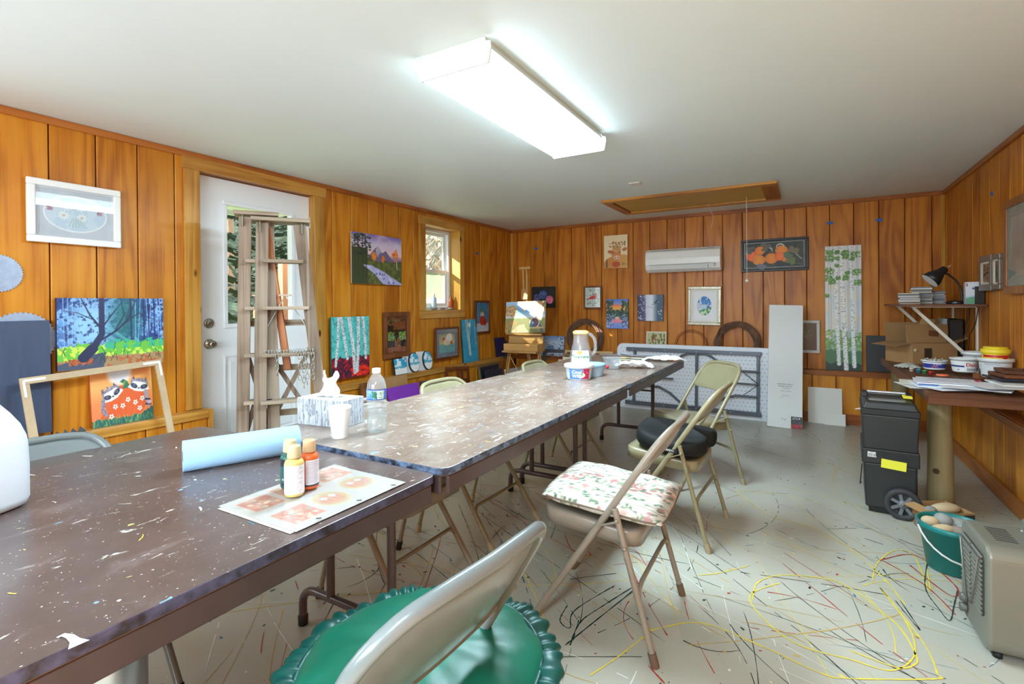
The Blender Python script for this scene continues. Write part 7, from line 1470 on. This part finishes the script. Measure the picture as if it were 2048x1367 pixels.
m=MB(); m.box((-0.02,-0.095,0.245),(0.34,0.004,0.15),(-0.06,0,0)); m.build('raised_flap',CB,t); m=MB(); m.box((0.03,-0.099,0.245),(0.08,0.002,0.045),(-0.06,0.1,0)); m.build('tape_mark',mat('mark_brown',(120,72,44),0.7),t)
t=openbox('low cardboard tray box to the right of the big open box',1.01,5.02,BZ+0.0005,0.13,0.22,0.11,0.05,[('r',0.7,0.12)]) if False else None
tag(MB().box2((-0.075,-0.06,0),(0.075,0.06,0.15)).build('small_carton',CB,loc=(0.93,5.56,BZ+0.20),rot=(0.12,0.25,0.75),bevel=0.002),'small tilted brown carton with shipping tape resting on the open box','carton')
tag(MB().box2((-0.05,-0.05,0),(0.05,0.05,0.20)).build('white_carton',mat('carton_greywhite',(196,196,200),0.5),loc=(1.02,5.52,BZ+0.16),rot=(0.0,0.12,0.2),bevel=0.002),'grey white carton standing behind the cardboard boxes under the shelf','carton')
tag(MB().box2((-0.05,-0.16,0),(0.04,0.16,0.36)).build('black_case',mat('near_black',(44,34,30),0.6),loc=(1.08,5.55,BZ+0.001),bevel=0.01),'tall dark case in the corner under the wall shelf','case')
# tubs
def rtub(label,px,py,r0,r1,hh,col,lab,lid,dist_dy=0.0,p=None,name='plastic_tub',txt=None,z=BZ+0.0005):
    if p is None: p=FZ(px,py,BZ)
    t,ca,rf=tubthing(name,label,0,0,r0,r1,hh,lab,lid,p=Vector((p[0],p[1],z)),matb='tub_%d_%d_%d'%col,colb=col); 
    return t,ca,rf
cv=Cv(90,40,(236,236,236)); cv.poly([(0,.2),(1,.2),(1,.85),(0,.85)],(52,60,150)); cv.poly([(.5,.2),(1,.2),(1,.85),(.5,.85)],(60,70,160)); cv.dots(8,.4,.6,.5,.8,.02,.03,[(226,120,90)])
t,ca,rf=rtub('white tub with a blue label full of brushes, leftmost of the tubs on the bench',0,0,0.060,0.070,0.062,(228,230,232),cv,None,p=(0.80,4.63)); wraptext('original',0.016,wt,t,rf,0.040,ca+0.25)
for k in range(6):
    a=k; m=MB(); m.tube([(0.03*math.cos(a),0.03*math.sin(a),0.03),(0.05*math.cos(a+.3),0.05*math.sin(a+.3),0.075)],0.006,6); m.build('rag_roll',mat('rag_grey',(170,160,140),0.9),t)
cv=Cv(110,50,(238,238,236)); cv.poly([(0,.42),(.5,.42),(.5,.58),(0,.58)],(50,56,130)); cv.dots(4,.3,.36,.80,.9,.012,.02,[(120,120,130)])
t,ca,rf=rtub('white sour cream tub with red and black lettering on the bench',0,0,0.062,0.074,0.092,(236,236,234),cv,None,p=(0.945,4.54)); wraptext('Daisy',0.032,mat('print_red2',(206,44,40),0.5),t,rf,0.052,ca+0.10,align='LEFT',bold=0.0006); wraptext('SOUR CREAM',0.020,BK,t,rf,0.020,ca+0.18,align='LEFT',bold=0.0004)
cv=Cv(110,50,(226,226,228)); cv.dots(24,.05,.3,.15,.7,.02,.035,[(90,50,110),(60,50,100)]); cv.poly([(.4,.15),(.98,.15),(.98,.85),(.4,.85)],(220,220,222)); 
for k in range(7): cv.line([(.44,.22+k*.09),(.9,.22+k*.09)],.008,(110,110,116))
t,ca,rf=rtub('white yogurt tub with purple berries behind the sour cream tub',0,0,0.058,0.076,0.118,(234,234,236),cv,(226,226,228),p=(1.045,4.70)); wraptext('Nonfat Yogurt',0.014,BK,t,rf,0.094,ca+0.35)
cv=Cv(110,60,(232,232,230)); 
for k in range(9): cv.line([(.1,.10+k*.08),(.1+random.uniform(.5,.8),.10+k*.08)],.007,(90,96,140))
cv.poly([(.0,.5),(.1,.5),(.1,1),(0,1)],(60,60,90))
t,ca,rf=rtub('large white tub with small print holding a yellow canister, right end of the bench',0,0,0.068,0.082,0.125,(232,232,230),cv,(222,224,222),p=(1.02,4.30)) if False else rtub('large white tub with small print under the yellow canister on the bench',0,0,0.068,0.080,0.112,(232,232,230),cv,(222,224,222),p=(1.045,4.30)); wraptext('Nutrition Facts',0.012,BK,t,rf,0.086,ca-0.2)
pt=t.location; ZT=BZ+0.0005+0.112+0.0095
YL=mat('canister_yellow',(236,206,52),0.35); t=thing('yellow_canister','yellow screw lid canister with a red band on top of the large white tub','canister',(pt.x,pt.y,ZT),0); ca=camang(pt)
m=MB(); m.lathe([(0,0),(0.062,0),(0.064,0.004),(0.064,0.055),(0,0.055)],32); m.build('canister_body',YL,t); m=MB(); m.lathe([(0,0.055),(0.070,0.055),(0.072,0.058),(0.072,0.076),(0.068,0.080),(0.060,0.082),(0.059,0.094),(0.056,0.096),(0,0.096)],32); m.build('lid',YL,t)
cv=Cv(60,20,(236,206,60)); cv.poly([(.1,.1),(1,.1),(1,.5),(.1,.5)],(190,40,40)); cv.ell(.8,.45,.10,.09,(190,40,44)); wrap('label',cv,lambda z:0.0645,0.010,0.050,ca-1.3,ca+1.3,t,VL)
# glass jar in front of tubs
t=thing('glass_jar','short clear glass jar with dark lid in front of the yogurt tub','jar',(1.045,4.475,BZ+0.0005)); m=MB(); m.lathe([(0,0.0),(0.034,0),(0.037,0.004),(0.037,0.07),(0.03,0.08),(0.03,0.085),(0,0.085)],28); m.build('jar_body',glassmat('jar_glass',(196,206,190),gloss=0.3,body=0.35,bodycol=(160,166,150)),t); m=MB(); m.lathe([(0,0.085),(0.033,0.085),(0.033,0.098),(0,0.099)],28); m.build('lid',mat('lid_dark',(50,50,52),0.4),t)
tag(MB().box2((-0.03,-0.03,0),(0.03,0.03,0.03)).build('wood_block',mat('woodblock',(140,86,50),0.6),loc=(1.00,4.40,BZ+0.0005),rot=(0,0,0.3)),'small reddish wood block in front of the glass jar','wood block')
# crumpled bag, small paint pots
def rag(u,v): a,b=u*2-1,v*2-1; return Vector((a*0.07+0.01*math.sin(b*7),b*0.06+0.01*math.sin(a*5),0.004+0.03*(1-a*a)*(1-b*b)+0.008*abs(math.sin(a*9+b*5))))
m=MB(); m.grid(rag,24,20); tag(m.build('plastic_bag',mat('bag_clear_grey',(190,190,180),0.3),loc=(0.68,4.85,BZ+0.0005),solid=0.001),'crumpled clear plastic bag at the left edge of the bench','bag')
for k,(x,y,c_,nm) in enumerate(((0.70,4.56,(60,140,160),'blue green'),(0.725,4.50,(70,150,90),'green'),(0.75,4.45,(206,60,60),'red'),(0.67,4.62,(214,206,190),'cream'))):
    t=thing('paint_pot','tiny '+nm+' paint pot on the left edge of the bench','pot',(x,y,BZ+0.0005)); m=MB(); m.lathe([(0,0),(0.012,0),(0.012,0.018),(0.014,0.018),(0.014,0.026),(0,0.027)],16); m.build('pot',mat('pot_%d'%c_[0],c_,0.4),t)
t=thing('jar_lid','orange flat jar lid on the papers pile','lid',(0.745,4.08,BZ+0.0418)); 
m=MB(); m.lathe([(0,0),(0.03,0),(0.031,0.003),(0.03,0.009),(0,0.010)],24); m.build('lid_disc',mat('lid_orange',(226,110,70),0.4),t)
# papers
WP=[(236,236,238),(228,230,236),(240,238,230),(222,224,230),(232,228,214)]
def pap(label,x,y,z,w,h,rz,col,th=0.0012,cv=None,name='paper_sheet'):
    cv=cv or Cv(8,8,col); c,s=math.cos(rz),math.sin(rz); P=[Vector((x+a*w/2*c-b*h/2*s,y+a*w/2*s+b*h/2*c,0)) for a,b in ((-1,1),(1,1),(1,-1),(-1,-1))]
    return sheet(name,label,cv,P,z,th=th,group='papers piled on the near end of the workbench')
z=BZ+0.0015
cvd=Cv(60,44,(226,228,236)); cvd.ell(.3,.4,.12,.12,(200,204,214)); cvd.ell(.7,.55,.14,.1,(206,208,216)); 
for k in range(9): cvd.line([(random.random(),random.random()),(random.random(),random.random())],.006,(170,172,184))
cvd.poly([(.9,.0),(1,0),(1,1),(.9,1)],(214,50,100))
for k,(lb,x,y,w,h,rz,col,th,cv) in enumerate((
 ('white sheet jutting over the left bench edge, lowest in the paper pile',0.675,3.88,0.34,0.25,0.20,(232,232,234),.0012,None),
 ('cream sheet curling at the left side of the paper pile',0.665,3.96,0.30,0.24,-0.1,(230,226,206),.0012,None),
 ('white sheet under the blue folder, turned to the right',0.75,3.80,0.34,0.24,0.5,(234,234,238),.0012,None),
 ('thick white pad under the blue folder',0.735,3.86,0.34,0.24,0.05,(228,230,234),.007,None),
 ('blue folder in the middle of the paper pile',0.745,3.85,0.31,0.22,-0.10,(96,140,206),.006,None),
 ('white sheet slipping toward the front edge from the pile',0.83,3.74,0.30,0.22,-0.35,(236,236,240),.0012,None),
 ('white booklet above the blue folder',0.735,3.89,0.31,0.24,-0.06,(226,226,230),.007,None),
 ('drawing sheet with a magenta edge on top of the paper pile',0.74,3.90,0.30,0.24,-0.12,(226,228,236),.002,cvd),
 ('wide white sheet right of the pile at the front edge',0.915,3.75,0.22,0.26,0.25,(232,232,234),.0012,None),
 ('grey envelope at the front right of the bench',0.975,3.70,0.16,0.20,-0.2,(204,206,206),.002,None),
 ('white booklet under the dark frames at the right end',1.0,3.83,0.16,0.24,0.08,(226,224,220),.008,None))):
    pap(lb,x,y,z+k*0.0048,w,h,rz,col,th,cv); 
z+=0.060
simple=MB().box2((-0.085,-0.11,0),(0.085,0.11,0.010)); tag(simple.build('tablet_slab',mat('gloss_black',(40,44,58),0.2),loc=(1.01,3.92,z),rot=(0,0,0.1),bevel=0.003),'thin black slab on the booklets at the right end of the bench','tablet')
def flatframe(label,x,y,z,W,D,f,rz,mt):
    t=thing('brown_frame',label,'frame',(x,y,z),rz); t.name='picture_moulding'
    for x0,x1,y0,y1 in ((-W/2,W/2,-D/2,-D/2+f),(-W/2,W/2,D/2-f,D/2),(-W/2,-W/2+f,-D/2+f,D/2-f),(W/2-f,W/2,-D/2+f,D/2-f)): m=MB(); m.box2((x0,y0,0),(x1,y1,0.02)); m.build('frame_side',mt,t,bevel=0.003)
flatframe('lower brown wooden frame lying on the black slab at the right end',1.03,3.93,z+0.011,0.15,0.20,0.016,0.15,BW); flatframe('upper brown wooden frame lying at the right end of the bench',1.04,3.95,z+0.032,0.14,0.19,0.016,-0.05,BWX)

# rolling tool box
TB=mat('toolbox_black',(33,35,35),0.42,noise=((39,41,41),9,(1,1,1),0.5),bump=(200,0.05,0.001)); TBD=mat('toolbox_dark',(28,29,30),0.5); TG=mat('toolbox_grey',(150,152,148),0.4); TY=mat('latch_yellow',(222,208,52),0.4)
a_=FZ(1735,1028,0); t=thing('rolling_tool_box','black two piece rolling tool box with yellow label beside the workbench','tool box',(0.432,3.77,0),-0.06)
w_,d_=0.262,0.41
m=MB(); m.box((0,0,0.165),(w_-0.03,d_-0.02,0.26),taper=(1.07,1.03)); m.build('lower_bin',TB,t,bevel=0.010,seg=3)
m=MB(); m.box((0,0,0.335),(w_+0.005,d_+0.005,0.085),taper=(1.0,1.0)); m.build('waist_band',TB,t,bevel=0.006)
m=MB(); m.box((0,0,0.475),(w_-0.012,d_-0.006,0.20),taper=(1.07,1.02)); m.build('upper_bin',TB,t,bevel=0.008,seg=3)
m=MB(); m.box((0,0,0.590),(w_+0.012,d_+0.01,0.036)); m.build('lid_rim',TBD,t,bevel=0.006)
m=MB(); m.box((0,0.0,0.628),(w_+0.004,d_,0.045),taper=(0.86,0.93)); m.build('lid',TB,t,bevel=0.010,seg=3)
for y in (-0.125,0.14):
    m=MB(); P=rrect(-0.088,0.088,-0.030,0.030,0.026,6); m.slab(P,0.648,0.656); o=m.build('organizer_lid',glassmat('smoked_clear',(190,196,190),gloss=0.2,body=0.75,bodycol=(188,190,184)),t,bevel=0.002); o.location=(-0.01,y,0.0); o.rotation_euler=(0.0,0,0)
m=MB(); m.tube([(-0.10,0.055,0.672),(0.09,0.055,0.672)],0.008,12); m.build('carry_handle',mat('handle_aluminium',(206,208,210),0.3,metal=0.8),t)
for x in (-0.115,0.10): m=MB(); m.box((x,0.03,0.663),(0.035,0.10,0.03),taper=(0.8,0.8)); m.build('handle_mount',TBD,t,bevel=0.006)
for y in (-0.055,-0.02,0.02): m=MB(); m.box((0.092,y,0.6645),(0.045,0.016,0.012)); m.build('latch',TY,t,bevel=0.003)
m=MB(); m.box((0.005,-d_/2-0.0055,0.352),(0.145,0.004,0.034)); m.build('grip_recess',TBD,t)
m=MB(); m.box((0.015,-d_/2-0.009,0.300),(0.115,0.003,0.050),(0,0.07,0)); m.build('yellow_label',mat('label_yellow',(226,220,60),0.5),t)
cv=Cv(40,30,(226,226,224)); 
for k in range(13): cv.line([(.12+k*.06,.3),(.12+k*.06,.9)],random.choice((.02,.035)),(50,50,54))
me=picmesh('barcode_sticker',cv,0.042,0.030,0.0006); me.materials.append(VL); o=bpy.data.objects.new('barcode_sticker',me); COL.objects.link(o); o.parent=t; o.location=(-0.085,-d_/2-0.0045,0.330)
text('04211',0.006,BK,t,(-0.085,-d_/2-0.0055,0.358),(PI/2,0,0))
WH=mat('wheel_grey',(104,108,112),0.4); 
for s,yy in ((-1,-d_/2-0.014),):
    cx,cz=0.055,0.088; m=MB(); m.lathe([(0.060,-0.02),(0.080,-0.02),(0.087,-0.012),(0.088,0.0),(0.087,0.012),(0.080,0.018),(0.060,0.018),(0.058,0.0),(0.060,-0.02)],40).xf(Matrix.Translation((cx,yy,cz))@Euler((PI/2,0,0)).to_matrix().to_4x4()); m.build('tyre',mat('tyre_rubber',(52,52,54),0.6),t,fixn=True)
    wheel=MB(); M0=Matrix.Translation((cx,yy,cz))@Euler((PI/2,0,0)).to_matrix().to_4x4()
    wheel.lathe([(0.062,0.004),(0.062,0.016),(0.070,0.016),(0.070,0.004),(0.062,0.004)],36).lathe([(0,0.004),(0.024,0.004),(0.024,0.016),(0,0.016)],24)
    for k in range(7):
        a=2*PI*k/7; wheel.box((0.043*math.cos(a),0.043*math.sin(a),0.010),(0.042,0.016,0.010),(0,0,a))
    wheel.xf(M0); wheel.build('wheel_hub',WH,t); m=MB(); m.lathe([(0,0.001),(0.063,0.001),(0.063,0.004),(0,0.004)],30).xf(M0); m.build('wheel_back',TBD,t); m=MB(); m.lathe([(0,0.016),(0.008,0.016),(0.007,0.021),(0,0.022)],16).xf(M0); m.build('axle_cap',mat('axle_steel',(140,140,130),0.3,metal=0.8),t)
m=MB(); m.box((-0.02,0,0.018),(0.16,0.34,0.036)); m.build('skid_foot',TBD,t,bevel=0.005)
for k in range(7): m=MB(); m.box((w_/2-0.006,-0.13+k*0.045,0.17),(0.006,0.012,0.20)); m.build('side_rib',TBD,t)
m=MB(); m.tube([(-w_/2+0.0,-0.12,0.26),(-w_/2-0.006,-0.13,0.19),(-w_/2-0.010,-0.125,0.14),(-w_/2-0.002,-0.12,0.15)],0.003,6); m.build('strap',TBD,t)
m=MB(); m.tube([(-w_/2-0.01,-0.14,0.592),(-w_/2-0.035,-0.15,0.588)],[0.006,0.002],8); m.build('side_pin',mat('pin_pale',(206,196,180),0.4),t)

# cardboard box with stones behind the bucket
t=openbox('small open cardboard box of stones at the foot of the log leg','x' and 0.640,3.52,0.0005,0.19,0.18,0.115,0.55,[('l',1.9,0.05)]); MB().box((0.065,-0.0915,0.08),(0.055,0.002,0.05)).build('black_print',BK,t)
RS=[mat('rock_grey',(128,130,128),0.75,noise=((152,152,146),12,(1,1,1),0.5)),mat('rock_tan',(190,166,130),0.75,noise=((206,184,150),10,(1,1,1),0.5)),mat('rock_brown',(126,110,100),0.75,noise=((150,132,120),10,(1,1,1),0.5)),mat('rock_slate',(134,148,150),0.7,noise=((156,166,166),10,(1,1,1),0.5))]
stone('stone','round grey stone at the left end of the cardboard box',(0.580,3.465,0.07),0.030,(1,1,1),RS[0],31)
stone('stone','long tan stone lying across the cardboard box',(0.650,3.52,0.076),0.040,(1.9,1.0,0.8),RS[1],32,0.55)
tag(MB().box2((-0.07,-0.06,0),(0.07,0.06,0.02)).build('carton_filler',CBI,loc=(0.640,3.52,0.05),rot=(0,0,0.55)),'brown packing layer inside the small box of stones','cardboard')
# teal bucket
BK_=Vector((0.585,3.01,0.0)); t=thing('bucket','teal green plastic bucket full of stones beside the heater','bucket',BK_,0.2); TEAL=mat('teal_plastic',(22,116,112),0.35)
m=MB(); m.lathe([(0,0.001),(0.092,0.001),(0.097,0.004),(0.122,0.185),(0.131,0.187),(0.134,0.192),(0.134,0.208),(0.129,0.212),(0.124,0.210),(0.119,0.19),(0.094,0.008),(0,0.008)],48); m.build('bucket_body',TEAL,t)
m=MB(); P=[(0.135*math.cos(a),0.135*math.sin(a)*0.15-0.128+0.02*0, 0.195-0.12*math.sin(PI*(k/16))) for k in range(17) for a in [PI-PI*k/16]]
P=[(-0.137,0.0,0.195)]+[(-0.140*math.cos(PI*k/14),-0.02-0.125*math.sin(PI*k/14),0.195-0.115*math.sin(PI*k/14)) for k in range(1,14)]+[(0.137,0,0.195)]
m.tube(P,0.0042,8); m.build('bail_handle',mat('bail_white',(206,206,200),0.4),t); m=MB(); m.box((-0.138,0,0.195),(0.014,0.024,0.03)); m.build('handle_lug',mat('lug_grey',(120,124,124),0.4,metal=0.5),t,bevel=0.004)
for k,(x,y,z,r_,sc,mi,lb) in enumerate(((-0.075,0.03,0.165,0.034,(1.1,.8,.8),1,'cream stone at the left rim of the bucket'),(-0.05,-0.03,0.160,0.036,(1.4,.8,.7),1,'pale tan stone in front of the cream stone in the bucket'),(-0.02,0.045,0.170,0.036,(1,.9,.9),0,'upright round grey stone at the back of the bucket'),(0.035,0.05,0.165,0.036,(1.3,.9,.7),0,'oval grey stone at the back middle of the bucket'),(0.02,-0.04,0.165,0.042,(1.5,.7,.5),2,'flat brown stone at the front of the bucket'),(0.075,-0.02,0.170,0.044,(1.5,.9,.5),3,'large blue grey slate stone at the right of the bucket'),(0.085,0.055,0.168,0.034,(1.2,.9,.6),3,'small slate stone at the far right of the bucket'),(0.055,-0.078,0.165,0.026,(1.1,.6,.7),1,'narrow tan stone chip at the front rim of the bucket'))):
    p=Matrix.Rotation(0.2,3,'Z')@Vector((x,y,0)); stone('stone',lb,(BK_.x+p.x,BK_.y+p.y,z),r_,sc,RS[mi],40+k,random.uniform(-.6,.6))
tag(MB().lathe([(0,0),(0.112,0),(0.114,0.012),(0,0.012)],36).build('pebble_fill',RS[2],loc=(BK_.x,BK_.y,0.145)),'lower layer of pebbles filling the bucket','stones')
# heater
HG=mat('hammered_grey',(128,126,114),0.42,metal=0.25,bump=(140,0.12,0.001)); HGD=mat('heater_dark',(58,56,52),0.5)
hw,hd,hh=0.27,0.30,0.385; rz=-0.02
t=thing('electric_heater','grey metal portable fan heater with louvered front and two knobs at the right edge','heater',(0.668,2.45,0.0),0.03)
# local: louvred face toward -X
def rr2(x0,x1,z0,z1,r): return rrect(x0,x1,z0,z1,r,7)
m=MB(); P=rr2(-hd/2,hd/2,0.018,hh,0.045); M9=Matrix(((0,1,0,0),(1,0,0,0),(0,0,1,0),(0,0,0,1)))
m.prism(P,hw,y0=-hw/2); m.xf(M9); m.build('housing',HG,t,bevel=0.012,seg=3,fixn=True)
for s in (-1,): 
    m=MB(); P=rr2(-hd/2+0.035,hd/2-0.035,0.125,hh-0.045,0.02); m.prism(P,0.003,y0=-hw/2-0.0035); m.xf(M9); m.build('grille_back',HGD,t,fixn=True)
    for k in range(13):
        z_=0.137+k*0.0165; 
        for (ya,yb) in ((-hd/2+0.042,-0.006),(0.006,hd/2-0.042)):
            m=MB(); m.box((-hw/2-0.006,(ya+yb)/2,z_),(0.005,yb-ya,0.0085),(0,0.5,0)); m.build('louver_slat',HG,t)
m=MB(); W5=-hw/2-0.014; m.tube([(W5,-0.10,hh-0.06),(W5,0.10,hh-0.06)],0.0032,8); m.tube([(W5,-0.10,hh-0.06),(W5,-0.085,hh-0.11),(W5,-0.03,0.13),(W5,0.03,0.13),(W5,0.085,hh-0.11),(W5,0.10,hh-0.06)],0.0032,8); m.build('guard_wire',mat('wire_grey',(150,148,140),0.35,metal=0.6),t)
for y_,z_ in ((0.075,0.100),(0.075,0.062)):
    m=MB(); m.lathe([(0,0),(0.016,0),(0.017,0.004),(0.0155,0.020),(0,0.021)],20).xf(Matrix.Translation((-hw/2-0.001,y_,z_))@Euler((0,-PI/2,0)).to_matrix().to_4x4()); m.build('knob',mat('knob_grey',(96,94,88),0.4),t)
m=MB(); m.lathe([(0,0),(0.003,0),(0.003,0.003),(0,0.003)],10).xf(Matrix.Translation((-hw/2-0.001,0.03,0.105))@Euler((0,-PI/2,0)).to_matrix().to_4x4()); m.build('pilot_light',mat('pilot_red',(150,60,40),0.3),t)
m=MB(); P=[]
for k in range(9): a=PI*k/8; P.append((0.02,-0.07*math.cos(a),hh+0.002+0.045*math.sin(a)**0.7))
for i in range(len(P)-1): m.bar(P[i],P[i+1],0.034,0.006,up=(1,0,0))
m.build('carry_handle',HG,t)
for y_ in (-0.07,0.07): m=MB(); m.lathe([(0,0),(0.008,0),(0.006,0.004),(0,0.005)],12); m.build('screw',mat('screw_steel',(206,206,200),0.3,metal=0.8),t,loc=(0.02,y_*1.0,hh+0.001))
for k in range(8): m=MB(); m.box((-0.06+k*0.0,-0.06+k*0.017,hh+0.0005),(0.06,0.005,0.0015)); m.build('vent_slot',HGD,t)
m=MB(); m.box((0.03,-hd/2-0.0008,0.2),(0.0022,0.0018,hh-0.10)); m.build('seam',mat('seam_light',(176,172,158),0.4),t)
for z_ in (0.10,0.25): m=MB(); m.lathe([(0,0),(0.006,0),(0.005,0.003),(0,0.0035)],12).xf(Matrix.Translation((0.016,-hd/2-0.001,z_))@Euler((PI/2,0,0)).to_matrix().to_4x4()); m.build('screw',MATS['screw_steel'],t)
for x_ in (-0.10,0.10):
    for y_ in (-0.11,0.11): m=MB(); m.lathe([(0,0),(0.014,0),(0.014,0.018),(0,0.018)],14,c=(x_,y_,0)); m.build('foot',CAPK,t)
# brown board leaning at the right
o=MB().box2((-0.28,0,0),(0.28,0.008,0.50)).build('hardboard_panel',mat('hardboard',(140,104,68),0.7,noise=((126,92,58),4,(1,1,1),0.5)),loc=(0.925,3.02,0.002),rot=(-0.22,0.0,-PI/2+0.05)); tag(o,'brown hardboard sheet leaning on the right wall behind the heater','board')
